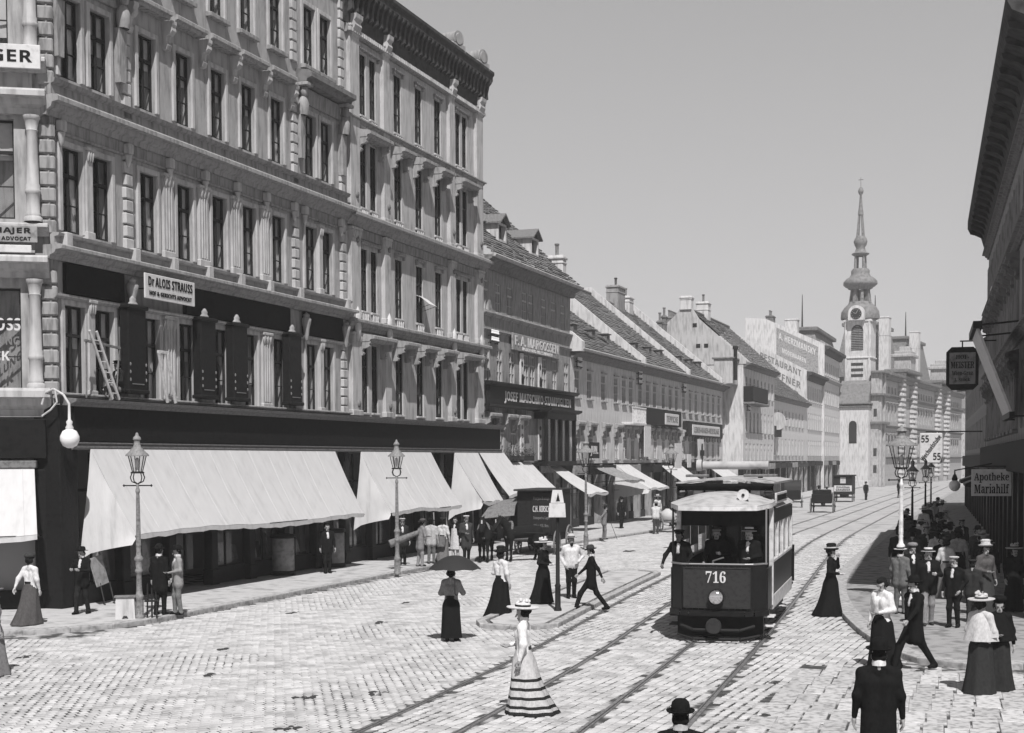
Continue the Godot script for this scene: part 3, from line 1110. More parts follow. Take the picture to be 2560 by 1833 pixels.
# ---------------------------------------------------------------- the large block on the left and its shop front
func build_block_one() -> void:
	rng.seed = 41
	var u0 := 1.5
	var t := thing("corner_building", "grey stuccoed corner block with paired end bays, quoins and dark showcases above the shop", "building", P(u0, 0), ROW)
	var axes := [2.48, 3.84, 6.2, 8.22, 10.29, 12.24, 14.28, 16.8, 18.1]
	var w := 0.93
	var rows := [[5.8, 8.22], [10.18, 12.44], [14.27, 16.43], [18.1, 20.25]]
	var holes := []
	for a in axes:
		for r in rows:
			holes.append([a - u0 - w / 2, r[0], a - u0 + w / 2, r[1]])
	var b := MB.new()
	b.wall(0.0, 18.3, 4.6, 22.6, holes, 0.45)
	part("facade", b.mesh(), M.plaster, t)
	hull(t, 0.0, 18.3, 22.6, 12.0, M.plaster_dim)
	moulding(t, "cornice", -0.2, 18.3, 21.9, [[-0.05, 0], [0.15, 0], [0.2, 0.3], [0.4, 0.4], [0.4, 0.6], [-0.05, 0.7]], M.stone)
	for i in axes.size():
		var x: float = axes[i] - u0
		for k in 4:
			var r: Array = rows[k]
			var bl := -1.0
			if k == 1:
				bl = [0.0, 0.0, 0.0, -1.0][rng.randi_range(0, 3)]
			elif k == 3:
				bl = [0.8, 0.45, 0.3, 0.8][rng.randi_range(0, 3)]
			elif k == 2:
				bl = [0.0, 0.5, 0.42, 0.42, 0.42, 0.4, 0.0, 0.5, 0.4][i]
			window(t, x, r[0], w, r[1] - r[0], "frame_dark", bl, 0.13)
			surround(t, x, r[0], w, r[1] - r[0], 0.15, 0.07, M.plaster_pale)
		sill(t, x, 18.1, 1.25, M.stone, 0.2, 0.14)
	# fourth storey quoins, third storey hoods on scroll consoles
	for x in [5.1, 15.55, 19.45]:
		quoins(t, x - u0, 18.0, 21.6, 0.42, 0.1, M.plaster_pale)
		quoins(t, x - u0, 13.75, 17.3, 0.42, 0.1, M.plaster_pale)
		quoins(t, x - u0, 10.05, 12.95, 0.42, 0.12, M.plaster_pale)
		quoins(t, x - u0, 5.75, 8.5, 0.42, 0.12, M.plaster_pale)
	for a in [6.2, 8.22, 10.29, 12.24, 14.28]:
		hood(t, a - u0, 17.1, 1.75, 0.42, M.stone, false)
		for s in [-0.98, 0.98] if a == 14.28 else [-0.98]:
			bracket(t, a + s - u0, 17.1, 0.24, 0.85, 0.36, M.plaster_pale)
	for pr in [[1.9, 4.6], [16.0, 19.2]]:
		moulding(t, "bay_cornice", pr[0] - u0 - 0.2, pr[1] - u0 + 0.35, 17.35, [[-0.05, 0], [0.4, 0.0], [0.45, 0.12], [0.62, 0.18], [0.62, 0.34], [0.5, 0.42], [-0.05, 0.5]], M.stone_dark)
		moulding(t, "bay_panel", pr[0] - u0 + 0.1, pr[1] - u0, 16.75, [[-0.05, 0], [0.1, 0.0], [0.1, 0.55], [-0.05, 0.55]], M.plaster_dim)
		for x in [pr[0] - 0.05, pr[1] + 0.15]:
			# a herm: a bearded half figure growing from a tapering shaft
			b = MB.new()
			b.prism([[-0.13, 0], [0.13, 0], [0.2, 1.5], [-0.2, 1.5]], Vector3(0, 0, -0.02), Vector3(1, 0, 0), Vector3(0, 1, 0), Vector3(0, 0, 0.2))
			b.lathe(Vector3(0, 1.5, 0.2), [[0.2, 0], [0.24, 0.2], [0.25, 0.42], [0.16, 0.6], [0.08, 0.66]], 10, 1.0, 0.75)
			b.lathe(Vector3(0, 2.14, 0.24), [[0.06, 0], [0.12, 0.06], [0.15, 0.18], [0.13, 0.32], [0.0, 0.4]], 10)
			b.cbox(Vector3(-0.24, 2.5, -0.02), Vector3(0.48, 0.12, 0.5), 0.02)
			part("herm", b.mesh(), M.stone, t, Vector3(x - u0, 14.72, 0.02))
	# second ledge with its parapet, frieze and corbels
	course(t, "string_course", -0.25, 18.3, 13.1, 0.5, 0.5, M.stone)
	moulding(t, "parapet", 0.0, 18.3, 13.6, [[-0.05, 0], [0.16, 0.0], [0.16, 0.08], [0.1, 0.1], [0.1, 0.36], [0.2, 0.4], [0.24, 0.5], [-0.05, 0.55]], M.plaster_dim)
	moulding(t, "frieze", 0.0, 18.3, 12.72, [[-0.05, 0], [0.06, 0.0], [0.09, 0.06], [0.05, 0.08], [0.05, 0.38], [-0.05, 0.38]], M.plaster_dim)
	for x in [5.0, 7.2, 9.25, 11.27, 13.26, 15.3, 16.1, 19.1, 1.85]:
		b = MB.new()
		b.cbox(Vector3(-0.12, -0.04, 0), Vector3(0.24, 0.3, 0.22), 0.03)
		b.lathe(Vector3(0, -0.32, 0.1), [[0.02, -0.1], [0.08, 0.0], [0.1, 0.15], [0.13, 0.26]], 8, 1.0, 0.8)
		part("corbel", b.mesh(), M.plaster_pale, t, Vector3(x - u0, 12.8, 0.05))
	for x in [7.2, 9.25, 11.27, 13.26]:
		pilaster(t, x - u0, 10.08, 12.6, 0.56, 0.1, M.plaster_pale, 3)
	for x in [3.16, 17.45]:
		pilaster(t, x - u0, 10.08, 12.6, 0.3, 0.12, M.plaster_pale)
		pilaster(t, x - u0, 5.75, 8.45, 0.3, 0.12, M.plaster_pale)
	# first ledge
	course(t, "string_course", -0.25, 18.3, 9.36, 0.36, 0.55, M.stone)
	moulding(t, "parapet", 0.0, 18.3, 9.72, [[-0.05, 0], [0.2, 0.0], [0.2, 0.07], [0.13, 0.09], [0.13, 0.24], [0.26, 0.27], [0.28, 0.34], [-0.05, 0.38]], M.plaster)
	for x in [5.15, 7.2, 9.25, 11.27, 13.26, 15.5, 1.9, 19.4]:
		block(t, "parapet_post", x - u0 - 0.14, 9.72, 0.0, x - u0 + 0.14, 10.1, 0.34, M.plaster_pale)
	# dark name boards under the ledge
	for pr in [[2.0, 4.75], [8.05, 14.95], [16.05, 19.25]]:
		b = MB.new()
		b.cbox(Vector3(pr[0] - u0, 8.52, 0.0), Vector3(pr[1] - pr[0], 0.82, 0.14), 0.02)
		part("dark_board", b.mesh(), M.fascia, t)
	moulding(t, "lintel_course", 0.0, 18.3, 8.36, [[-0.05, 0], [0.12, 0.0], [0.18, 0.06], [0.18, 0.12], [-0.05, 0.15]], M.stone)
	for x in [7.2, 9.25, 11.27, 13.26]:
		pilaster(t, x - u0, 5.75, 8.36, 0.6, 0.1, M.plaster_pale, 3)
	course(t, "base_course", 0.0, 18.3, 5.7, 0.16, 0.24, M.stone)
	# black showcases hung between the windows, with a gilt shell on top
	for x in [4.95, 8.9, 10.92, 14.8]:
		var s := MB.new()
		s.cbox(Vector3(-0.46, 0, 0.1), Vector3(0.92, 2.45, 0.3), 0.03)
		s.cbox(Vector3(-0.52, 0.0, 0.08), Vector3(1.04, 0.12, 0.38), 0.03)
		s.cbox(Vector3(-0.52, 2.4, 0.08), Vector3(1.04, 0.12, 0.38), 0.03)
		var sc := part("showcase", s.mesh(), M.shop_black, t, Vector3(x - u0, 5.95, 0.0))
		for sd in [-1.0, 1.0]:
			for k in 3:
				part("brass_knob", one("knob", func(q): q.lathe(Vector3.ZERO, [[0.015, 0], [0.03, 0.04], [0.015, 0.09]], 6)), M.brass, sc, Vector3(sd * 0.4, 0.35 + k * 0.22, 0.41))
		var g := MB.new()
		g.cbox(Vector3(-0.3, 0.26, 0.39), Vector3(0.6, 0.03, 0.03), 0.008)
		part("brass_bar", g.mesh(), M.brass, sc)
		g = MB.new()
		g.lathe(Vector3(0, 2.5, 0.26), [[0.16, 0], [0.19, 0.06], [0.12, 0.14], [0.14, 0.2], [0.06, 0.3], [0.0, 0.32]], 9, 1.2, 0.5)
		part("shell_ornament", g.mesh(), M.plaster, sc)
	# urn corbels at the ends of the mezzanine
	for x in [5.0, 16.0, 19.3]:
		b = MB.new()
		b.lathe(Vector3.ZERO, [[0.05, -0.7], [0.1, -0.55], [0.12, -0.3], [0.18, -0.1], [0.2, 0.05], [0.12, 0.12], [0.14, 0.2], [0.0, 0.3]], 9, 1.0, 0.9)
		part("urn_corbel", b.mesh(), M.stone, t, Vector3(x - u0, 9.0, 0.22))
	build_corner_bay()


func build_corner_bay() -> void:
	# the bay that faces the side square: nearly square to the lens
	var bay := thing("corner_oriel", "corner oriel with round columns, name boards and large panes beside the quoined block", "building", P(1.55, 0), deg_to_rad(12.0))
	var holder := MB.new()
	holder.wall(-4.4, -0.42, 4.6, 22.6, [[-3.2, 5.9, -0.8, 8.6], [-3.2, 10.4, -0.9, 13.0], [-3.2, 14.7, -1.0, 17.4], [-3.2, 18.5, -1.0, 20.6]], 0.45)
	part("wall", holder.mesh(), M.plaster, bay)
	var b := MB.new()
	b.box(Vector3(-4.4, 0, -6.0), Vector3(0.3, 22.6, 5.4))
	b.box(Vector3(-4.0, 0.1, -2.0), Vector3(3.5, 22.0, 0.1))
	part("inner_wall", b.mesh(), M.room_wall, bay)
	for r in [[5.9, 2.7, -2.0, 2.4, 0.0], [10.4, 2.6, -2.05, 2.3, 0.4], [14.7, 2.7, -2.1, 2.2, 0.8], [18.5, 2.1, -2.1, 2.2, 0.8]]:
		window(bay, r[2], r[0], r[3], r[1], "frame_dark", r[4])
	# rusticated pier between the bay and the street front
	b = MB.new()
	b.box(Vector3(-0.42, 0.1, -1.2), Vector3(0.56, 22.5, 1.15))
	part("pier", b.mesh(), M.plaster_dim, bay)
	for k in [[5.75, 9.2], [10.0, 13.1], [13.9, 17.6], [18.2, 21.6]]:
		var n := int((k[1] - k[0]) / 0.42)
		for i in n:
			part("pier_block", one("pierblock", func(q): q.cbox(Vector3(-0.2, 0.025, -0.05), Vector3(0.44, 0.37, 0.13), 0.04)), M.plaster_dim, bay, Vector3(-0.1, k[0] + i * 0.42, 0.0))
	# columns in front
	for y in [[5.95, 2.85], [10.3, 2.75], [14.6, 2.8]]:
		var h: float = y[1]
		b = MB.new()
		b.lathe(Vector3.ZERO, [[0.24, 0], [0.24, 0.1], [0.19, 0.14], [0.2, 0.2], [0.175, 0.24], [0.175, h * 0.26], [0.2, h * 0.27], [0.2, h * 0.3], [0.18, h * 0.31], [0.19, h * 0.34], [0.165, h * 0.36], [0.14, h * 0.84], [0.165, h * 0.86], [0.14, h * 0.87], [0.19, h * 0.96], [0.22, h * 0.97], [0.22, h]], 16)
		part("column", b.mesh(), M.plaster_pale, bay, Vector3(-0.42, y[0], 0.24))
	for y in [[5.2, 0.75, 0.5], [8.85, 0.55, 0.55], [9.95, 0.3, 0.4], [13.1, 0.6, 0.55], [14.2, 0.35, 0.4], [17.5, 0.6, 0.55]]:
		course(bay, "cornice", -4.4, -0.05, y[0], y[1], y[2], M.plaster_pale, 0.02)
	# boards
	var sb := MB.new()
	sb.cbox(Vector3(-3.6, 14.2, 0.44), Vector3(3.45, 0.62, 0.06), 0.015)
	var sg := part("name_board", sb.mesh(), M.sign_white, bay)
	text(sg, "lettering", "EIDLINGER", 0.3, 2.9, M.letter_black, Vector3(-1.83, 14.51, 0.505))
	sb = MB.new()
	sb.cbox(Vector3(-3.6, 9.72, 0.46), Vector3(3.3, 0.44, 0.05), 0.015)
	sg = part("name_board", sb.mesh(), M.sign_grey, bay)
	text(sg, "lettering", "DR. F. MAJER", 0.17, 1.9, M.letter_black, Vector3(-1.42, 10.03, 0.515))
	text(sg, "lettering", "HOF-GERICHTS ADVOCAT", 0.09, 1.9, M.letter_black, Vector3(-1.42, 9.82, 0.515))
	sb = MB.new()
	sb.cbox(Vector3(-3.6, 9.45, 0.5), Vector3(3.15, 0.2, 0.05), 0.015)
	part("name_board", sb.mesh(), M.sign_white, bay)
	text(bay, "window_lettering", "C. GROSS", 0.34, 1.55, M.letter_pale, Vector3(-1.62, 7.65, -0.2))
	text(bay, "window_lettering", "ABTHEILUNG", 0.22, 1.6, M.letter_grey, Vector3(-1.66, 7.22, -0.2))
	text(bay, "window_lettering", "STOCK", 0.25, 1.1, M.letter_pale, Vector3(-1.68, 6.82, -0.2))


func build_block_two() -> void:
	rng.seed = 42
	var u0 := 19.8
	var t := thing("palace_building", "pale tall building with giant pilasters, window hoods and a heavy dark bracketed cornice", "building", P(u0, 0), ROW)
	var L := 15.2
	var rows := [[5.9, 8.55], [9.85, 12.26], [13.85, 16.38], [17.4, 19.75]]
	var axes := [21.48, 22.42, 24.9, 27.15, 29.35, 31.85, 32.7]
	var ws := [0.6, 0.6, 0.78, 0.78, 0.78, 0.6, 0.6]
	var holes := []
	for i in axes.size():
		for r in rows:
			holes.append([axes[i] - u0 - ws[i] / 2, r[0], axes[i] - u0 + ws[i] / 2, r[1]])
	var b := MB.new()
	b.wall(0.0, L, 4.6, 21.3, holes, 0.5)
	part("facade", b.mesh(), M.plaster_pale, t)
	hull(t, 0.0, L, 21.8, 12.0, M.plaster_dim)
	for i in axes.size():
		var x: float = axes[i] - u0
		for k in 4:
			var r: Array = rows[k]
			window(t, x, r[0], ws[i], r[1] - r[0], "frame_dark", [0.3, 0.42, 0.35, 0.0][k] if rng.randf() < 0.5 else 0.0, 0.09)
			sill(t, x, r[0], ws[i] + 0.14, M.plaster_pale, 0.08, 0.09)
			if k >= 1:
				# a pierced parapet panel under the window
				part("parapet_panel", one("ppan%.2f" % ws[i], func(q):
					q.cbox(Vector3(-ws[i] / 2 - 0.03, -0.5, -0.02), Vector3(ws[i] + 0.06, 0.09, 0.09), 0.01)
					var m := 4
					for j in m:
						q.lathe(Vector3(-ws[i] / 2 + ws[i] * (j + 0.5) / m, -0.42, 0.05), [[0.035, 0], [0.05, 0.08], [0.03, 0.16], [0.05, 0.24], [0.04, 0.32]], 7)), M.plaster_white, t, Vector3(x, r[0], 0))
	for pr in [[21.48, 22.42], [24.9], [27.15], [29.35], [31.85, 32.7]]:
		var mid: float = (pr[0] + pr[-1]) / 2 - u0
		var wd: float = pr[-1] - pr[0] + 0.62
		hood(t, mid, 8.62, wd + 0.8, 0.72, M.stone)
		hood(t, mid, 16.46, wd + 0.7, 0.62, M.stone)
		for y in [12.42, 19.86]:
			part("label_hood", one("lab%.2f" % wd, func(q):
				q.cbox(Vector3(-wd / 2 - 0.2, 0, -0.02), Vector3(wd + 0.4, 0.09, 0.17), 0.02)
				for s in [-1.0, 1.0]:
					q.cbox(Vector3(s * (wd / 2 + 0.12) - 0.06, -0.14, -0.02), Vector3(0.12, 0.138, 0.13), 0.02)), M.stone, t, Vector3(mid, y, 0))
	for x in [20.42, 23.45, 30.75, 34.35]:
		var wp: float = 0.85 if x in [20.42, 34.35] else 0.62
		for seg in [[5.75, 8.95], [9.5, 12.95], [13.5, 20.55]]:
			pilaster(t, x - u0, seg[0], seg[1], wp, 0.16, M.plaster_pale)
		b = MB.new()
		b.lathe(Vector3.ZERO, [[0.05, -0.75], [0.16, -0.5], [0.2, -0.2], [0.14, 0.0], [0.2, 0.2], [0.1, 0.45], [0.0, 0.6]], 9, 1.1, 0.6)
		part("cartouche", b.mesh(), M.plaster_white, t, Vector3(x - u0, 9.35, 0.2))
		for y in [12.5, 6.2, 14.2]:
			b = MB.new()
			b.lathe(Vector3.ZERO, [[0.0, -0.14], [0.09, -0.1], [0.13, 0.0], [0.1, 0.1], [0.0, 0.15]], 8, 1, 0.6)
			part("rosette", b.mesh(), M.stone_dark, t, Vector3(x - u0 + 0.1, y, 0.17))
		b = MB.new()
		b.prism([[-0.02, 0], [0.26, 0], [0.24, -0.16], [0.15, -0.25], [0.2, -0.42], [0.12, -0.6], [0.04, -0.8], [-0.02, -0.82]], Vector3(x - u0 - wp * 0.36, 20.95, 0.14), Vector3(0, 0, 1), Vector3(0, 1, 0), Vector3(wp * 0.72, 0, 0))
		part("lion_console", b.mesh(), M.plaster_pale, t)
	course(t, "string_course", -0.05, L + 0.3, 9.05, 0.4, 0.4, M.stone)
	course(t, "string_course", -0.05, L + 0.35, 13.0, 0.5, 0.5, M.stone)
	course(t, "string_course", 0.0, L, 16.95, 0.22, 0.26, M.stone)
	moulding(t, "frieze", 0.9, L - 0.4, 12.62, [[-0.05, 0], [0.05, 0.0], [0.05, 0.36], [-0.05, 0.36]], M.plaster_dim)
	moulding(t, "dentil_band", 0.0, L, 20.2, [[-0.05, 0], [0.1, 0.0], [0.16, 0.06], [0.16, 0.3], [0.1, 0.34], [-0.05, 0.34]], M.plaster_dim)
	for i in 84:
		part("dentil", one("dentil", func(q): q.cbox(Vector3(-0.05, 0, 0), Vector3(0.1, 0.16, 0.13), 0.012)), M.plaster_pale, t, Vector3(0.12 + i * 0.18, 20.25, 0.14))
	# the great cornice: a dark cove, modillions and a gutter
	moulding(t, "cornice", -0.3, L + 0.2, 20.55, [[-0.05, 0], [0.12, 0.0], [0.16, 0.5], [0.24, 1.0], [0.3, 1.25], [0.52, 1.35], [0.52, 1.55], [0.6, 1.65], [0.6, 1.78], [-0.05, 1.85]], M.cornice_dark)
	for i in 34:
		part("modillion", one("modil", func(q): q.prism([[0.1, 0], [0.48, 0.0], [0.47, -0.14], [0.36, -0.25], [0.28, -0.6], [0.3, -0.85], [0.1, -0.95]], Vector3(-0.09, 0, 0), Vector3(0, 0, 1), Vector3(0, 1, 0), Vector3(0.18, 0, 0))), M.cornice_dark, t, Vector3(0.1 + i * 0.455, 21.9, 0.06))
	# barrel-headed ornaments on the eave
	for x in [1.0, 11.1, 14.3]:
		b = MB.new()
		var arc := []
		for k in 17:
			var an := -0.45 + (PI + 0.9) * k / 16.0
			arc.append([cos(an) * 0.52, sin(an) * 0.52])
		b.prism(arc, Vector3(0, 0, -0.6), Vector3(1, 0, 0), Vector3(0, 1, 0), Vector3(0, 0, 1.5))
		b.cbox(Vector3(-0.75, -0.75, -0.6), Vector3(1.5, 0.5, 1.5), 0.05)
		var o := part("eave_ornament", b.mesh(), M.stone, t, Vector3(x, 22.75, 0.05), Basis(Vector3.UP, -0.25) * Basis.from_scale(Vector3(0.72, 0.72, 0.5)))
		b = MB.new()
		b.tube(Vector3(0, 0, 0.88), Vector3(0, 0, 0.96), 0.4, 0.34, 16)
		part("roundel", b.mesh(), M.plaster_dim, o)
	tile_roof(t, 0.0, L, 22.35, 25.5, 0.2, -6.0, M.roof_lead, 12)
	# a small white blind propped out of a second floor window
	var bl := thing("window_blind", "small white cloth blind propped out of an upper window of the pilastered building", "blind", P(26.75, 0), ROW)
	b = MB.new()
	b.cloth([[Vector3(0, 11.05, -0.1), Vector3(0.78, 11.05, -0.1)], [Vector3(0, 10.95, 0.2), Vector3(0.8, 10.9, 0.2)], [Vector3(0, 10.62, 0.62), Vector3(0.8, 10.58, 0.62)]], 0.012)
	part("cloth", b.mesh(), M.sign_white, bl)
	b = MB.new()
	for s in [0.0, 0.8]:
		b.tube(Vector3(s, 10.4, -0.05), Vector3(s, 10.6, 0.62), 0.012, 0.012, 6)
	part("prop", b.mesh(), M.iron_dark, bl)


func build_shop_front() -> void:
	rng.seed = 43
	var t := thing("shop", "long black shop front with a deep black fascia under the left buildings", "shop front", P(1.6, 0), ROW)
	var L := 34.9
	var b := MB.new()
	b.cbox(Vector3(0.3, 4.55, 0.02), Vector3(L - 0.3, 0.95, 0.34), 0.02)
	part("fascia_board", b.mesh(), M.fascia, t)
	moulding(t, "fascia_cornice", 0.1, L + 0.2, 5.5, [[0, 0], [0.38, 0], [0.42, 0.06], [0.58, 0.12], [0.6, 0.2], [0, 0.24]], M.wood_grey)
	moulding(t, "fascia_foot", 0.2, L + 0.1, 4.34, [[0, 0], [0.36, 0], [0.42, 0.05], [0.42, 0.1], [0.38, 0.14], [0.44, 0.17], [0.44, 0.2], [0, 0.21]], M.wood_grey)
	b = MB.new()
	b.cbox(Vector3(-0.32, 0.12, -0.5), Vector3(0.66, 5.4, 0.84), 0.03)
	part("corner_pier", b.mesh(), M.shop_black, t)
	for i in 15:
		var x := 0.35 + i * 2.45
		if x > L - 0.2:
			break
		b = MB.new()
		b.cbox(Vector3(x - 0.2, 0.12, 0.0), Vector3(0.4, 4.22, 0.3), 0.03)
		b.cbox(Vector3(x - 0.24, 0.12, -0.02), Vector3(0.48, 0.5, 0.36), 0.03)
		part("pier", b.mesh(), M.shop_black, t)
		if i < 14:
			var door := i in [2, 6, 10]
			b = MB.new()
			b.cbox(Vector3(x + 0.2, 0.12, -0.1 if not door else -0.9), Vector3(2.05, 0.55 if not door else 0.1, 0.22), 0.02)
			b.box(Vector3(x + 0.2, 3.2, -0.1), Vector3(2.05, 0.08, 0.1))
			b.box(Vector3(x + 1.19, 0.67, -0.08), Vector3(0.06, 3.6, 0.06))
			part("window_frame", b.mesh(), M.shop_black, t)
			b = MB.new()
			b.quad(Vector3(x + 0.2, 0.66, -0.05), Vector3(x + 2.25, 0.66, -0.05), Vector3(x + 2.25, 4.3, -0.05), Vector3(x + 0.2, 4.3, -0.05), Vector3(0, 0, 1))
			part("pane", b.mesh(), M.glass, t)
			if not door:
				# goods in the window
				for k in 5:
					var g := MB.new()
					var gx := x + 0.4 + k * 0.4
					var gh := rng.randf_range(0.3, 1.2)
					g.cloth([[Vector3(gx, 0.8 + gh, -0.3), Vector3(gx + 0.3, 0.8 + gh, -0.32)], [Vector3(gx - 0.05, 0.8 + gh * 0.5, -0.24), Vector3(gx + 0.33, 0.8 + gh * 0.5, -0.26)], [Vector3(gx - 0.08, 0.75, -0.2), Vector3(gx + 0.36, 0.75, -0.2)]], 0.02)
					part("fabric_display", g.mesh(), M[["wood_grey", "curtain", "wood_dark", "sign_grey", "awning_stripe"][rng.randi_range(0, 4)]], t)
	b = MB.new()
	b.box(Vector3(0.0, 0.1, -3.2), Vector3(L, 4.3, 0.1))
	b.box(Vector3(0.0, 4.4, -3.2), Vector3(L, 0.1, 3.0))
	part("interior_wall", b.mesh(), M.room_wall, t)
	# two round display columns in the doorways
	for x in [11.9, 15.9]:
		b = MB.new()
		b.lathe(Vector3(x, 0.12, 0.5), [[0.0, 0.0], [0.42, 0.0], [0.42, 0.12], [0.36, 0.14], [0.36, 1.27], [0.42, 1.29], [0.42, 1.37], [0.4, 1.4], [0.0, 1.4]], 18)
		var dc := part("display_column", b.mesh(), M.shop_black, t)
		b = MB.new()
		b.lathe(Vector3(x, 0.12, 0.5), [[0.365, 0.15], [0.38, 0.16], [0.38, 1.24], [0.365, 1.26]], 18)
		part("pale_drum", b.mesh(), M.sign_grey, dc)
	# the awnings
	awning("broad pale canvas awning with a side sheet, nearest the street corner", P(0, 0), ROW, 2.57, 17.86, 2.9, 17.7, 4.36, 2.05, 0.4, 1.62, M.awning, 0.1)
	awning("pale canvas awning with a scalloped sagging hem behind the slim lamp post", P(0, 0), ROW, 20.14, 27.32, 20.15, 27.6, 4.36, 2.08, 0.4, 1.68, M.awning, 0.14)
	awning("narrow pale canvas awning above the waiting horses", P(0, 0), ROW, 30.14, 33.2, 30.2, 33.0, 4.36, 2.15, 0.4, 1.75, M.awning, 0.1)
	awning("pale canvas awning at the far end of the black fascia", P(0, 0), ROW, 33.4, 36.9, 33.3, 37.4, 4.36, 2.4, 0.4, 1.9, M.awning, 0.08, false)
	# corner bay's own fascia and awning
	var cb := thing("corner_shop", "dark corner shop under the bay with its own fascia and blind box", "shop front", P(1.45, -0.1), deg_to_rad(12.0))
	b = MB.new()
	b.cbox(Vector3(-4.4, 4.1, 0.0), Vector3(4.35, 1.05, 0.3), 0.02)
	part("fascia_board", b.mesh(), M.fascia, cb)
	b = MB.new()
	b.cbox(Vector3(-4.4, 3.85, 0.0), Vector3(4.1, 0.2, 0.45), 0.02)
	part("blind_box", b.mesh(), M.wood_grey, cb)
	b = MB.new()
	b.box(Vector3(-4.4, 0.12, -0.4), Vector3(4.5, 3.75, 0.2))
	part("interior_wall", b.mesh(), M.room_wall, cb)
	b = MB.new()
	b.cbox(Vector3(-4.4, 0.12, -0.1), Vector3(4.4, 0.5, 0.2), 0.03)
	b.cbox(Vector3(-0.35, 0.62, -0.1), Vector3(0.4, 3.2, 0.24), 0.03)
	part("plinth", b.mesh(), M.shop_black, cb)
	awning("short flat canvas awning below the corner bay", P(1.45, -0.1), deg_to_rad(12.0), -4.4, -0.35, -4.4, -0.2, 3.84, 2.1, 0.4, 1.5, M.awning, 0.05, false)
	# poster leaning in the window and a small chest on the pavement
	var ps := thing("poster_board", "small pale poster board leaning in the dark shop window", "poster", P(2.75, 0.75, 0.117), ROW)
	b = MB.new()
	b.cbox(Vector3(-0.3, 0.55, 0), Vector3(0.6, 0.8, 0.03), 0.006)
	part("board", b.mesh(), M.sign_grey, ps, Vector3.ZERO, Basis(Vector3(1, 0, 0), -0.2) * Basis(Vector3(0, 0, 1), 0.15))
	b = MB.new()
	b.tube(Vector3(-0.2, 0, 0.05), Vector3(-0.2, 0.6, -0.1), 0.02, 0.02)
	b.tube(Vector3(0.25, 0, 0.05), Vector3(0.25, 0.6, -0.1), 0.02, 0.02)
	part("easel", b.mesh(), M.wood_dark, ps)
	# doctor's board above the showcases
	var ds := thing("advocate_sign", "large white name board with black capitals fixed above the first floor showcases", "sign", P(6.5, 0.5), ROW)
	b = MB.new()
	b.cbox(Vector3(-1.36, 8.7, 0), Vector3(2.72, 0.72, 0.05), 0.012)
	part("board", b.mesh(), M.sign_white, ds)
	text(ds, "lettering", "Dr ALOIS STRAUSS", 0.26, 2.4, M.letter_black, Vector3(0, 9.2, 0.055))
	text(ds, "lettering", "HOF & GERICHTS ADVOCAT", 0.12, 2.3, M.letter_black, Vector3(0, 8.87, 0.055))
	b = MB.new()
	for s in [-1.0, 1.0]:
		b.tube(Vector3(s * 1.1, 9.0, 0), Vector3(s * 1.1, 9.0, -0.45), 0.02, 0.02, 6)
	part("bracket", b.mesh(), M.iron_dark, ds)


# ---------------------------------------------------------------- the lower houses further along the left side
func house(called: String, label: String, u0: float, u1: float, v: float, eave: float, rows: Array, depth: float, mt: String, frame := "frame_pale", base := 3.8) -> Node3D:
	# rows: [y0, y1, width, [centres along the street], blind]
	var t := thing(called, label, "building", P(u0, v), ROW)
	var holes := []
	for r in rows:
		for c in r[3]:
			holes.append([c - u0 - r[2] / 2, r[0], c - u0 + r[2] / 2, r[1]])
	var b := MB.new()
	b.wall(0.0, u1 - u0, base, eave, holes, 0.45)
	part("facade", b.mesh(), M[mt], t)
	hull(t, 0.0, u1 - u0, eave, depth, M[mt])
	for r in rows:
		for c in r[3]:
			window(t, c - u0, r[0], r[2], r[1] - r[0], frame, r[4], 0.07)
			sill(t, c - u0, r[0], r[2] + 0.24, M.stone, 0.14, 0.09)
	return t


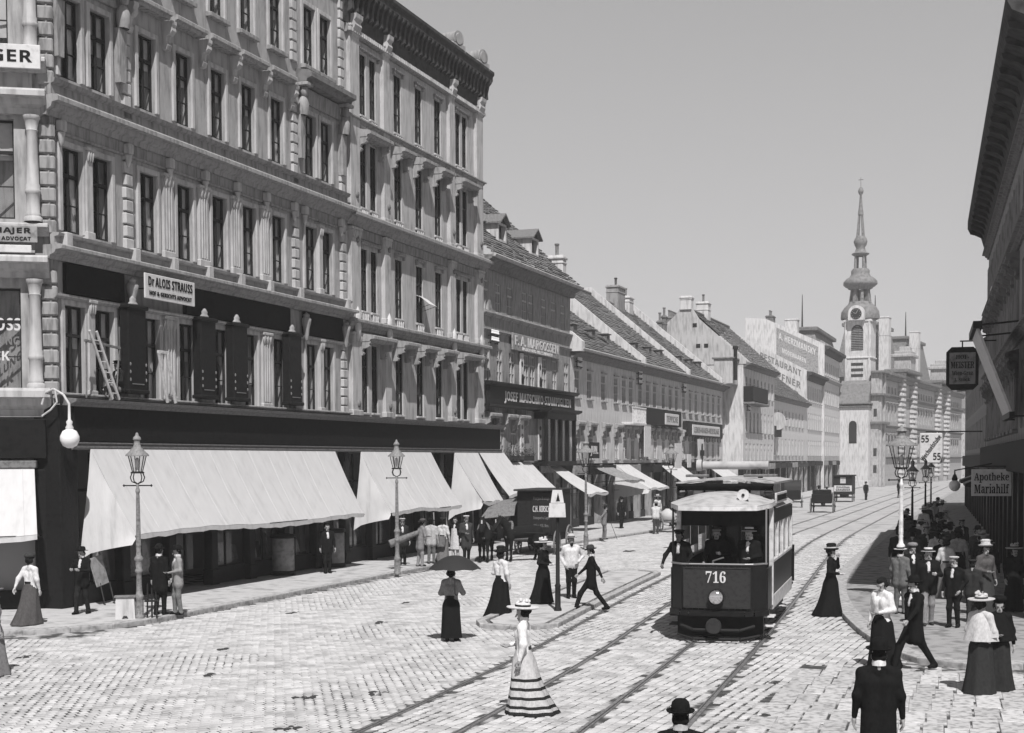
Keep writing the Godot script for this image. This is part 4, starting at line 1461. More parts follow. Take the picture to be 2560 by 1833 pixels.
func shop_fronts(called_label: String, u0: float, u1: float, v: float, top: float, bay: float) -> Node3D:
	# dark glazed shop fronts along a ground floor
	var t := thing("shop_row", called_label, "shop front", P(u0, v), ROW, "ground floor shops along the left side")
	var L := u1 - u0
	var n := maxi(2, int(round(L / bay)))
	var b := MB.new()
	b.box(Vector3(0.02, 0.1, -0.9), Vector3(L - 0.04, top - 0.1, 0.1))
	part("interior_wall", b.mesh(), M.room_wall, t)
	for i in n + 1:
		b = MB.new()
		b.cbox(Vector3(clampf(L * i / n - 0.18, 0, L - 0.36), 0.1, -0.4), Vector3(0.36, top - 0.12, 0.44), 0.02)
		part("pier", b.mesh(), M[["plaster_dim", "shop_black", "plaster_dark"][rng.randi_range(0, 2)]], t)
		if i < n:
			var x := L * i / n + 0.18
			var w := L / n - 0.36
			b = MB.new()
			b.cbox(Vector3(x, top - 0.62, 0.0), Vector3(w, 0.55, 0.16), 0.02)
			part("name_board", b.mesh(), M[["sign_dark", "sign_grey", "fascia", "wood_dark"][rng.randi_range(0, 3)]], t)
			b = MB.new()
			b.cbox(Vector3(x, 0.1, -0.25), Vector3(w * 0.6, 0.5, 0.2), 0.02)
			b.box(Vector3(x + w * 0.6, 0.1, -0.22), Vector3(0.08, top - 0.75, 0.1))
			b.box(Vector3(x, 2.3, -0.22), Vector3(w * 0.6, 0.07, 0.1))
			part("window_frame", b.mesh(), M[["wood_dark", "shop_black"][i % 2]], t)
			b = MB.new()
			b.quad(Vector3(x, 0.6, -0.2), Vector3(x + w * 0.6, 0.6, -0.2), Vector3(x + w * 0.6, top - 0.6, -0.2), Vector3(x, top - 0.6, -0.2), Vector3(0, 0, 1))
			part("pane", b.mesh(), M.glass, t)
			for k in 3:
				b = MB.new()
				var hh := rng.randf_range(0.3, 1.0)
				b.cbox(Vector3(x + w * (0.05 + 0.18 * k), 0.65, -0.45), Vector3(w * 0.13, hh, 0.12), 0.02)
				part("goods", b.mesh(), M[["curtain", "wood_grey", "sign_grey", "wood_dark"][rng.randi_range(0, 3)]], t)
	return t


func build_left_row() -> void:
	rng.seed = 51
	# --- the three-storeyed house with dormers
	var t := house("dormer_house", "old grey three storeyed house with a steep tiled roof and two white dormers", 34.95, 49.7, 0.0, 13.3, [
		[11.22, 12.65, 0.75, [35.5, 37.28, 39.06, 41.4, 42.45, 44.68, 46.46, 48.2], 0.45],
		[7.8, 9.45, 0.85, [35.6, 37.45, 39.35, 41.65, 42.7, 44.75, 46.65, 48.85], -1.0],
		[4.15, 5.9, 0.85, [37.7, 39.55], 0.5]], 10.0, "plaster_dim")
	var u0 := 34.95
	course(t, "string_course", 0.0, 14.75, 10.95, 0.2, 0.2, M.stone)
	course(t, "string_course", 0.0, 14.75, 10.2, 0.14, 0.14, M.stone)
	moulding(t, "eave_cornice", -0.1, 14.9, 13.2, [[0, 0], [0.2, 0.0], [0.3, 0.3], [0.55, 0.4], [0.6, 0.55], [0, 0.6]], M.stone_dark)
	moulding(t, "gutter", -0.1, 14.95, 13.68, [[0.35, 0], [0.72, 0.0], [0.78, 0.1], [0.7, 0.16], [0.35, 0.16]], M.plaster_pale)
	tile_roof(t, -0.1, 14.9, 13.75, 20.0, 0.7, -6.2, M.roof_tile, 34)
	for x in [5.2, 10.6]:
		dormer(t, x, 15.1, -0.75, 1.25, 0.95, 2.2)
	chimney(t, 14.5, 13.9, -0.7, 0.7, 0.9, 1.7, 1, M.plaster_white)
	# name boards of this house
	var s := thing("parapet_sign", "wide weathered board with white capitals below the string course of the dormer house", "sign", P(42.9, 0.12), ROW)
	var b := MB.new()
	b.cbox(Vector3(-4.0, 9.55, 0), Vector3(8.0, 0.85, 0.1), 0.02)
	part("board", b.mesh(), M.sign_grey, s)
	text(s, "lettering", "F. A. MARGOSSEN", 0.5, 7.4, M.letter_pale, Vector3(0, 10.05, 0.115))
	text(s, "lettering", "MODEN UND WEISSWAAREN", 0.17, 5.2, M.letter_pale, Vector3(0, 9.68, 0.115))
	s = thing("stamp_sign", "long black board with big white capitals across the dormer house", "sign", P(42.4, 0.1), ROW)
	b = MB.new()
	b.cbox(Vector3(-7.3, 6.72, 0), Vector3(14.4, 0.9, 0.22), 0.02)
	part("board", b.mesh(), M.sign_dark, s)
	text(s, "lettering", "JOSEF MATSCHKO-STAMPIGLIEN", 0.6, 11.4, M.letter_pale, Vector3(0.6, 7.16, 0.235))
	moulding(s, "board_cornice", -7.5, 7.3, 7.62, [[0, 0], [0.3, 0], [0.45, 0.1], [0.45, 0.18], [0, 0.22]], M.shop_black)
	moulding(s, "board_foot", -7.5, 7.3, 6.58, [[0, 0], [0.25, 0], [0.32, 0.07], [0.3, 0.14], [0, 0.14]], M.shop_black)
	for x in [36.0, 38.6, 40.5]:
		hood(t, x - u0, 6.05, 1.5, 0.4, M.stone)
	# painted panels with figures beside the double window, on both floors
	for x in [40.7, 43.75]:
		b = MB.new()
		b.cbox(Vector3(-0.28, 7.75, 0), Vector3(0.56, 1.75, 0.08), 0.02)
		var pn := part("painted_panel", b.mesh(), M.sign_white, t, Vector3(x - u0, 0, 0.02))
		b = MB.new()
		b.lathe(Vector3(0.08, 8.15, 0.08), [[0.0, -0.3], [0.17, -0.2], [0.2, 0.0], [0.15, 0.2], [0.0, 0.32]], 10, 1, 0.12)
		b.lathe(Vector3(0.0, 9.0, 0.08), [[0.0, -0.25], [0.12, -0.15], [0.14, 0.0], [0.0, 0.14]], 8, 1, 0.12)
		part("painted_figure", b.mesh(), M.letter_black, pn)
		b = MB.new()
		b.cbox(Vector3(-0.28, 4.0, 0), Vector3(0.56, 2.2, 0.08), 0.02)
		pn = part("painted_panel", b.mesh(), M.sign_white, t, Vector3(x - u0, 0, 0.02))
		b = MB.new()
		for k in 4:
			b.lathe(Vector3(0, 4.35 + k * 0.45, 0.08), [[0.0, -0.12], [0.16, -0.06], [0.16, 0.06], [0.0, 0.14]], 6, 1, 0.1)
		part("painted_figure", b.mesh(), M.letter_grey, pn)
	# dark glazed oriel on the right
	var o := thing("dark_oriel", "dark glazed wooden oriel on the first floor of the dormer house", "oriel", P(45.6, 0.0), ROW)
	b = MB.new()
	b.box(Vector3(-2.7, 3.7, 0.02), Vector3(5.4, 0.25, 0.75))
	b.box(Vector3(-2.7, 6.2, 0.02), Vector3(5.4, 0.35, 0.75))
	for k in 5:
		b.cbox(Vector3(-2.7 + k * 1.3, 3.95, 0.55), Vector3(0.2, 2.25, 0.2), 0.02)
	part("frame", b.mesh(), M.shop_black, o)
	moulding(o, "cornice", -2.9, 2.9, 6.55, [[0, 0], [0.85, 0], [1.05, 0.1], [1.05, 0.2], [0, 0.25]], M.shop_black)
	for k in 4:
		b = MB.new()
		b.quad(Vector3(-2.5 + k * 1.3, 3.95, 0.62), Vector3(-1.4 + k * 1.3, 3.95, 0.62), Vector3(-1.4 + k * 1.3, 6.2, 0.62), Vector3(-2.5 + k * 1.3, 6.2, 0.62), Vector3(0, 0, 1))
		part("pane", b.mesh(), M.glass, o)
		b = MB.new()
		b.cloth([[Vector3(-2.2 + k * 1.3, 6.1, 0.4), Vector3(-1.8 + k * 1.3, 6.1, 0.4)], [Vector3(-2.15 + k * 1.3, 5.0, 0.42), Vector3(-1.9 + k * 1.3, 5.0, 0.42)], [Vector3(-2.25 + k * 1.3, 4.0, 0.4), Vector3(-1.7 + k * 1.3, 4.0, 0.4)]], 0.02)
		part("figure_curtain", b.mesh(), M.sign_grey, o)
	insulators(P(36.3, 0.0, 9.72), ROW, 2, 7, "white porcelain insulators in two rows beside the weathered board")
	shop_fronts("dark ground floor shops below the dormer house", 37.2, 49.7, 0.0, 3.95, 3.1)
	awning("low pale awning below the flower boxes", P(0, 0), ROW, 37.7, 41.4, 37.8, 41.6, 3.9, 2.35, 0.3, 1.9, M.awning, 0.06, false)
	awning("tilted pale canvas awning between the wagon and the tall lamp", P(0, 0), ROW, 44.6, 46.6, 44.9, 49.0, 3.7, 2.2, 0.3, 2.4, M.awning, 0.1, false)
	# flower boxes on the little cornice
	for x in [38.3, 40.6]:
		var fb := thing("flower_box", ["dark leafy plants in a long box above the low awning, beside the hooded window", "dark leafy plants in a long box above the low awning, next to the painted panel"][0 if x < 39 else 1], "plant box", P(x, 0.35, 3.98), ROW, "flower boxes above the awning")
		b = MB.new()
		b.cbox(Vector3(-0.85, 0, -0.15), Vector3(1.7, 0.25, 0.3), 0.02)
		part("box", b.mesh(), M.wood_dark, fb)
		b = MB.new()
		for k in 420:
			var p := Vector3(rng.randf_range(-0.85, 0.85), 0.25 + rng.randf() * rng.randf() * 0.6, rng.randf_range(-0.22, 0.28))
			var a := Vector3(rng.randfn(), rng.randfn(), rng.randfn()).normalized() * 0.05
			var c := Vector3(rng.randfn(), rng.randfn(), rng.randfn()).normalized() * 0.035
			b.flat(p - a, p + a, p + c, Vector3.UP)
		part("leaves", b.mesh(), M.leaf, fb)

	# --- the long low house: three roofs divided by white party-wall copings
	var up := [51.0, 53.65, 56.8, 59.8, 61.85, 63.7, 66.2, 68.4, 70.5, 73.2, 75.4, 77.5, 80.0, 82.4, 84.6, 87.2, 89.3, 91.6, 94.0]
	var lo := [51.3, 53.9, 57.1, 60.0, 62.2, 64.2, 66.4, 68.6, 70.7, 73.2, 75.4, 77.5, 80.0, 82.4, 84.6, 87.2, 89.3, 91.6, 94.0]
	t = house("long_house", "long low two storeyed pale house with tiled roofs divided by white copings", 49.75, 95.9, 0.0, 9.9, [[7.62, 9.2, 0.95, up, -1.0], [4.05, 5.9, 0.95, lo, -1.0]], 12.0, "plaster_white")
	u0 = 49.75
	for x in lo:
		hood(t, x - u0, 6.0, 1.45, 0.32, M.stone)
	for x in up:
		moulding(t, "eyebrow", x - u0 - 0.55, x - u0 + 0.55, 9.28, [[0, 0], [0.1, 0], [0.14, 0.06], [0, 0.1]], M.stone)
	moulding(t, "eave_cornice", 0.0, 46.2, 9.85, [[0, 0], [0.15, 0.0], [0.3, 0.2], [0.6, 0.28], [0.6, 0.42], [0, 0.46]], M.stone_dark)
	moulding(t, "gutter", 0.0, 46.2, 10.26, [[0.4, 0], [0.75, 0.0], [0.8, 0.1], [0.72, 0.15], [0.4, 0.15]], M.plaster_pale)
	var cuts := [0.0, 15.0, 29.1, 42.0, 46.15]
	for k in 4:
		tile_roof(t, cuts[k] + 0.2, cuts[k + 1] - 0.2, 10.35, [15.6, 16.7, 16.5, 14.2][k], 0.7, [-6.6, -7.0, -6.9, -4.4][k], M.roof_tile, 32)
		b = MB.new()
		b.prism([[0.75, 10.2], [0.75, 10.75], [-7.0, 17.25], [-7.4, 17.25], [-14.6, 11.0], [-14.6, 10.2]], Vector3(cuts[k] - 0.16, 0, 0), Vector3(0, 0, 1), Vector3(0, 1, 0), Vector3(0.34 if k > 0 else 0.5, 0, 0))
		part("coping", b.mesh(), M.plaster_white, t)
		for j in [3.5, 7.5, 11.0]:
			if cuts[k] + j + 1.5 < cuts[k + 1]:
				b = MB.new()
				b.prism([[0.0, 0.0], [0.0, 0.42], [-0.55, 0.52]], Vector3(-0.4, 0, 0), Vector3(0, 0, 1), Vector3(0, 1, 0), Vector3(0.8, 0, 0))
				b.cbox(Vector3(-0.5, 0.42, -0.6), Vector3(1.0, 0.07, 0.7), 0.02)
				part("roof_hatch", b.mesh(), M.roof_tile, t, Vector3(cuts[k] + j, 11.6, -0.75))
		chimney(t, 36.2, 15.9, -6.9, 2.2, 1.0, 2.2, 1, M.plaster_white)
	chimney(t, 39.4, 15.7, -6.9, 1.4, 1.0, 1.9, 1, M.plaster_white)
	chimney(t, 44.6, 13.6, -5.2, 0.4, 0.4, 2.4, 1, M.stone_dark)
	chimney(t, 45.4, 13.6, -5.0, 0.4, 0.4, 2.9, 1, M.stone_dark)
	# balconies and name boards on it
	s = thing("small_balcony", "little white railed balcony on two brackets on the long low house", "balcony", P(63.0, 0.0, 6.25), ROW)
	b = MB.new()
	b.cbox(Vector3(-1.85, 0, 0), Vector3(3.7, 0.18, 0.8), 0.03)
	part("slab", b.mesh(), M.plaster_white, s)
	b = MB.new()
	for k in 19:
		b.tube(Vector3(-1.8 + k * 0.2, 0.18, 0.74), Vector3(-1.8 + k * 0.2, 1.1, 0.74), 0.02, 0.02, 6)
	b.cbox(Vector3(-1.85, 1.1, 0.7), Vector3(3.7, 0.07, 0.08), 0.01)
	part("railing", b.mesh(), M.iron_white, s)
	for e in [[71.2, 12.0, 7.5, "black gable board with a pale panel on the second storey of the long low house"], [86.5, 14.0, 6.9, "dark strip of name boards with a pale lower row on the long low house"]]:
		s = thing("facade_sign", e[3], "sign", P(e[0], 0.05), ROW)
		b = MB.new()
		b.cbox(Vector3(-e[1] / 2, e[2] - 1.1, 0), Vector3(e[1], 1.15, 0.4), 0.03)
		part("board", b.mesh(), M.sign_dark, s)
		b = MB.new()
		b.cbox(Vector3(0.4 if e[0] < 80 else -5.6, e[2] - 1.0, 0.41), Vector3(4.4 if e[0] < 80 else 11.0, 0.8, 0.06), 0.02)
		var q := part("pale_panel", b.mesh(), M.sign_white, s)
		text(q, "lettering", "TEPPICHE" if e[0] < 80 else "LEINEN-WAAREN-NIEDERLAGE", 0.42, 3.6 if e[0] < 80 else 10.0, M.letter_grey, Vector3(2.6 if e[0] < 80 else -0.1, e[2] - 0.6, 0.48))
	# the white banner with a cross, other sheets hung on the facade
	s = thing("cross_banner", "square white banner with a dark cross hung on the long low house", "banner", P(84.0, 0.5), ROW)
	b = MB.new()
	b.cloth([[Vector3(-1.2, 5.6, 0), Vector3(0, 5.6, 0.05), Vector3(1.2, 5.6, 0)], [Vector3(-1.2, 4.5, 0.05), Vector3(0, 4.5, 0.1), Vector3(1.2, 4.5, 0.05)], [Vector3(-1.2, 3.4, 0.02), Vector3(0, 3.4, 0.07), Vector3(1.2, 3.4, 0.02)]], 0.02)
	part("sheet", b.mesh(), M.sign_white, s)
	b = MB.new()
	b.box(Vector3(-0.22, 3.75, 0.13), Vector3(0.44, 1.5, 0.02))
	b.box(Vector3(-0.75, 4.3, 0.13), Vector3(0.53, 0.44, 0.02))
	b.box(Vector3(0.22, 4.3, 0.13), Vector3(0.53, 0.44, 0.02))
	part("cross", b.mesh(), M.letter_black, s)
	for e in [[66.8, 4.2, 1.9, 2.5, "tall white paper board on the facade beside the small balcony"], [76.4, 3.2, 2.2, 2.0, "white board hung below the pale name panel"], [80.3, 3.4, 1.3, 1.0, "small square white board under the cross banner"]]:
		s = thing("paper_board", e[4], "board", P(e[0], 0.35), ROW)
		b = MB.new()
		b.cbox(Vector3(-e[2] / 2, e[1], 0), Vector3(e[2], e[3], 0.05), 0.01)
		part("board", b.mesh(), M.sign_white, s)
	s = thing("corner_plate", "tilted black plate with white letters above the tall street lamp", "sign", P(53.0, 0.5), ROW)
	b = MB.new()
	b.cbox(Vector3(-1.3, 4.1, 0), Vector3(2.2, 0.95, 0.06), 0.02)
	part("board", b.mesh(), M.sign_dark, s)
	text(s, "lettering", "JUN.", 0.6, 1.6, M.letter_pale, Vector3(-0.2, 4.58, 0.07))
	insulators(P(51.0, 0.0, 9.35), ROW, 2, 6, "white insulators under the eave over the first windows of the long house")
	insulators(P(65.6, 0.0, 9.1), ROW, 3, 6, "three rows of white insulators under the eave by the second coping")
	insulators(P(79.6, 0.0, 9.15), ROW, 2, 6, "white insulators under the eave beside the third coping")
	shop_fronts("dark ground floor shops below the long low house", 49.75, 72.5, 0.0, 3.75, 3.3)
	shop_fronts("shaded shops beneath the cross banner", 72.6, 95.9, 0.0, 3.75, 3.6)
	awning("pale striped roof of a shop awning with a dark fringe", P(0, 0), ROW, 54.3, 58.6, 54.2, 58.8, 3.55, 2.75, 0.1, 2.1, M.sign_grey, 0.04, false)
	awning("pale awning with a steep end sheet next to the striped one", P(0, 0), ROW, 59.4, 62.8, 59.2, 64.4, 3.7, 2.2, 0.1, 2.4, M.awning, 0.1)
	awning("broad pale awning past the pale paper board", P(0, 0), ROW, 72.0, 78.5, 72.0, 79.0, 3.6, 2.1, 0.1, 2.2, M.awning, 0.08, false)
	awning("last pale awning before the white gabled house", P(0, 0), ROW, 88.0, 94.5, 88.0, 95.0, 3.6, 2.2, 0.1, 2.2, M.awning, 0.08, false)

	# --- the white gabled house
	var w5 := [97.6, 99.6, 101.6, 103.6, 105.6, 107.6, 109.8, 111.8]
	t = house("gable_house", "white house with a tall blank gable wall bearing three small dark plates that stand for holes", 96.0, 113.2, 1.75, 12.2, [[9.6, 11.2, 0.8, w5, -1.0], [6.4, 8.2, 0.8, w5, -1.0], [3.9, 5.4, 0.8, w5, -1.0]], 11.0, "plaster_white")
	b = MB.new()
	b.prism([[-11.0, 12.2], [-5.9, 16.6], [-5.4, 17.3], [-4.6, 17.3], [-3.9, 16.2], [0.25, 12.5], [0.25, 12.2]], Vector3(-0.05, 0, 0), Vector3(0, 0, 1), Vector3(0, 1, 0), Vector3(0.5, 0, 0))
	part("gable_wall", b.mesh(), M.plaster_pale, t)
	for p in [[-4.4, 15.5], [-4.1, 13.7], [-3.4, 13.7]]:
		block(t, "vent_shade_plate", -0.09, p[1], p[0], -0.052, p[1] + 0.32, p[0] + 0.36, M.iron_dark, 0.004)  # flat plates on the wall, coloured dark for the shade inside vent holes
	tile_roof(t, 0.42, 17.4, 12.3, 16.9, 0.6, -4.5, M.roof_tile, 26)
	moulding(t, "eave_cornice", 0.0, 17.4, 11.9, [[0, 0], [0.15, 0.0], [0.3, 0.2], [0.55, 0.25], [0.55, 0.42], [0, 0.46]], M.stone_dark)
	chimney(t, 5.5, 15.4, -4.6, 1.2, 1.1, 2.8, 1, M.plaster_white)
	chimney(t, 0.25, 17.0, -5.0, 0.9, 1.0, 1.2, 0, M.plaster_white)
	s = thing("dark_balcony", "dark balcony box with a pale kiosk above, at the foot of the white gable", "balcony", P(97.0, 1.9, 0), ROW)
	b = MB.new()
	b.cbox(Vector3(-0.9, 9.0, -0.3), Vector3(8.0, 1.3, 1.0), 0.04)
	part("box", b.mesh(), M.sign_dark, s)
	b = MB.new()
	b.cbox(Vector3(-0.9, 8.75, -0.3), Vector3(8.1, 0.2, 1.1), 0.04)
	part("ledge", b.mesh(), M.stone_dark, s)
	s = thing("small_kiosk", "small pale boarded lantern house with a black flue on the low roof edge", "roof house", P(94.6, 1.2, 10.4), ROW)
	b = MB.new()
	b.cbox(Vector3(-1.2, 0, -1.5), Vector3(2.6, 2.1, 1.6), 0.04)
	part("wall", b.mesh(), M.plaster_pale, s)
	b = MB.new()
	b.cbox(Vector3(-1.35, 2.1, -1.65), Vector3(2.9, 0.15, 1.9), 0.03)
	part("roof", b.mesh(), M.roof_lead, s)
	b = MB.new()
	b.tube(Vector3(-1.0, 0.3, 0.3), Vector3(-1.0, 2.9, 0.3), 0.16, 0.16, 8)
	b.tube(Vector3(-1.0, 2.9, 0.3), Vector3(-1.0, 3.15, 0.3), 0.24, 0.24, 8)
	part("flue", b.mesh(), M.iron_dark, s)
	insulators(P(98.0, 1.75, 8.3), ROW, 3, 7, "three rows of white insulators below the dark balcony")
	shop_fronts("shaded shops below the white gabled house", 96.0, 113.2, 1.75, 3.7, 3.4)

	# --- the small house and the two tall party walls with painted advertisements
	var w6 := [115.0, 117.6, 120.2, 122.8, 125.4, 128.0, 130.6, 133.2, 135.8, 138.4, 141.0, 143.6]
	t = house("small_house", "low pale house with a dark awning board before the restaurant wall", 113.4, 147.8, 0.3, 10.4, [[7.6, 9.2, 0.85, w6, -1.0], [4.4, 6.2, 0.85, w6, -1.0]], 10.0, "plaster_white")
	tile_roof(t, 0.0, 34.4, 10.5, 14.6, 0.6, -4.6, M.roof_tile, 20)
	moulding(t, "eave_cornice", 0.0, 34.4, 10.1, [[0, 0], [0.15, 0.0], [0.3, 0.2], [0.55, 0.25], [0.55, 0.42], [0, 0.46]], M.stone_dark)
	b = MB.new()
	b.cbox(Vector3(3.0, 6.3, 0.0), Vector3(8.0, 1.1, 0.5), 0.03)
	part("dark_board", b.mesh(), M.sign_dark, t)
	shop_fronts("far ground floor shops below the small house", 113.4, 147.8, 0.3, 3.7, 4.2)
	for e in [[121.0, 7.9]]:
		s = thing("round_sign", "pale round advertisement board standing out from the small house", "sign", P(e[0], 0.9, e[1]), ROW - 0.9)
		b = MB.new()
		b.tube(Vector3(0, 0, -0.05), Vector3(0, 0, 0.05), 0.9, 0.9, 24)
		part("disc", b.mesh(), M.plaster_pale, s)
		b = MB.new()
		b.tube(Vector3(0.7, 0.2, 0.0), Vector3(1.6, 0.2, -0.9), 0.05, 0.05, 6)
		part("arm", b.mesh(), M.iron_dark, s)
	var w7 := [149.4, 151.4, 153.4, 155.4, 157.4, 159.4, 161.4, 163.2]
	t = house("restaurant_house", "tall pale house whose bare party wall carries a painted restaurant advertisement", 147.9, 164.0, 0.0, 14.0, [[11.0, 12.9, 0.9, w7, -1.0], [7.6, 9.6, 0.9, w7, -1.0], [4.4, 6.3, 0.9, w7, -1.0]], 9.0, "plaster_white")
	b = MB.new()
	b.prism([[-9.0, 0.0], [-9.0, 19.6], [-6.5, 18.2], [0.2, 14.6], [0.2, 0.0]], Vector3(-0.06, 0, 0), Vector3(0, 0, 1), Vector3(0, 1, 0), Vector3(0.3, 0, 0))
	part("party_wall", b.mesh(), M.plaster_white, t)
	moulding(t, "eave_cornice", 0.1, 16.2, 13.5, [[0, 0], [0.3, 0.0], [0.5, 0.5], [0.9, 0.6], [0.9, 0.9], [0, 1.0]], M.cornice_dark)
	var wallb := Basis(Vector3(0, 0, 1), Vector3(0, 1, 0), Vector3(-1, 0, 0))
	var slope := Basis(Vector3(0, -0.43, 0.903), Vector3(0, 1, 0), Vector3(-1, 0, 0))
	text(t, "painted_lettering", "RESTAURANT", 0.75, 5.4, M.letter_grey, Vector3(-0.07, 15.35, -2.9), slope)
	text(t, "painted_lettering", "HOPFNER", 0.8, 4.6, M.letter_grey, Vector3(-0.07, 13.75, -2.6), slope)
	text(t, "painted_lettering", "BIER", 0.8, 2.9, M.letter_grey, Vector3(-0.07, 12.2, -2.0), slope)
	var w8 := [165.8, 167.9, 170.0, 172.1, 174.2, 176.3, 178.4, 180.5, 182.4]
	t = house("advertisement_house", "tall pale corner house with a painted grey advertisement across its sloping party wall", 164.1, 183.8, 0.0, 18.2, [[15.0, 16.8, 0.9, w8, -1.0], [11.2, 13.2, 0.9, w8, -1.0], [7.6, 9.8, 0.9, w8, -1.0], [4.4, 6.4, 0.9, w8, -1.0]], 10.0, "plaster_white")
	b = MB.new()
	b.prism([[-10.0, 0.0], [-10.0, 22.6], [-7.4, 22.4], [0.3, 18.9], [0.3, 0.0]], Vector3(-0.06, 0, 0), Vector3(0, 0, 1), Vector3(0, 1, 0), Vector3(0.3, 0, 0))
	part("party_wall", b.mesh(), M.plaster_white, t)
	b = MB.new()
	b.prism([[-5.9, 16.6], [-5.9, 21.2], [-0.5, 18.5], [-0.5, 14.6]], Vector3(-0.085, 0, 0), Vector3(0, 0, 1), Vector3(0, 1, 0), Vector3(0.02, 0, 0))
	part("painted_field", b.mesh(), M.sign_grey, t)
	text(t, "painted_lettering", "A. HERZMANSKY", 0.85, 5.3, M.letter_pale, Vector3(-0.1, 18.95, -3.2), slope)
	text(t, "painted_lettering", "MODEWAAREN", 0.6, 3.4, M.letter_pale, Vector3(-0.1, 17.45, -3.6), slope)
	moulding(t, "eave_cornice", 0.25, 20.0, 17.7, [[0, 0], [0.3, 0.0], [0.5, 0.5], [0.9, 0.6], [0.9, 0.95], [0, 1.05]], M.cornice_dark)
	course(t, "string_course", 0.25, 19.8, 14.2, 0.4, 0.5, M.stone)
	for k in 12:
		block(t, "roof_baluster", 0.8 + k * 1.55, 18.8, -0.4, 1.2 + k * 1.55, 19.4, -0.1, M.stone, 0.05)
	chimney(t, 2.0, 19.5, -7.0, 1.8, 1.0, 3.4, 3, M.stone_dark)
	shop_fronts("pale shops at the end of the left side", 147.9, 183.8, 0.02, 3.8, 4.5)

	# --- roofs and chimney stacks seen between the white gable and the painted walls
	for e in [[119.0, -8.0, 10.0, 15.6, 18.0, "plain pale back house with a long flat chimney stack behind the small house"], [134.0, -9.0, 9.0, 16.0, 18.2, "pale back house with chimney pots behind the small house roof"]]:
		t = thing("back_house", e[5], "building", P(e[0], e[1]), ROW)
		b = MB.new()
		b.wall(0, e[2], 0.0, e[3], [], 0.3)
		b.box(Vector3(0, 0, -8), Vector3(e[2], e[3], 7.69))
		part("wall", b.mesh(), M.plaster_pale, t)
		tile_roof(t, 0, e[2], e[3], e[4], 0.3, -3.0, M.roof_tile, 12)
		chimney(t, 2.5, e[3] + 1.0, -2.2, 3.6, 0.8, 2.2, 6, M.stone_dark)
		chimney(t, 7.2, e[3] + 1.0, -2.2, 1.8, 0.8, 2.0, 3, M.stone_dark)


# ---------------------------------------------------------------- church, barracks and the right side
func arch_hole(w: float, h: float, n := 10) -> Array:      # an outline with a round head, from the sill up
	var a := [[-w / 2, 0.0], [w / 2, 0.0]]
	for k in n + 1:
		var t := PI * k / n
		a.append([cos(t) * w / 2, h - w / 2 + sin(t) * w / 2])
	return a


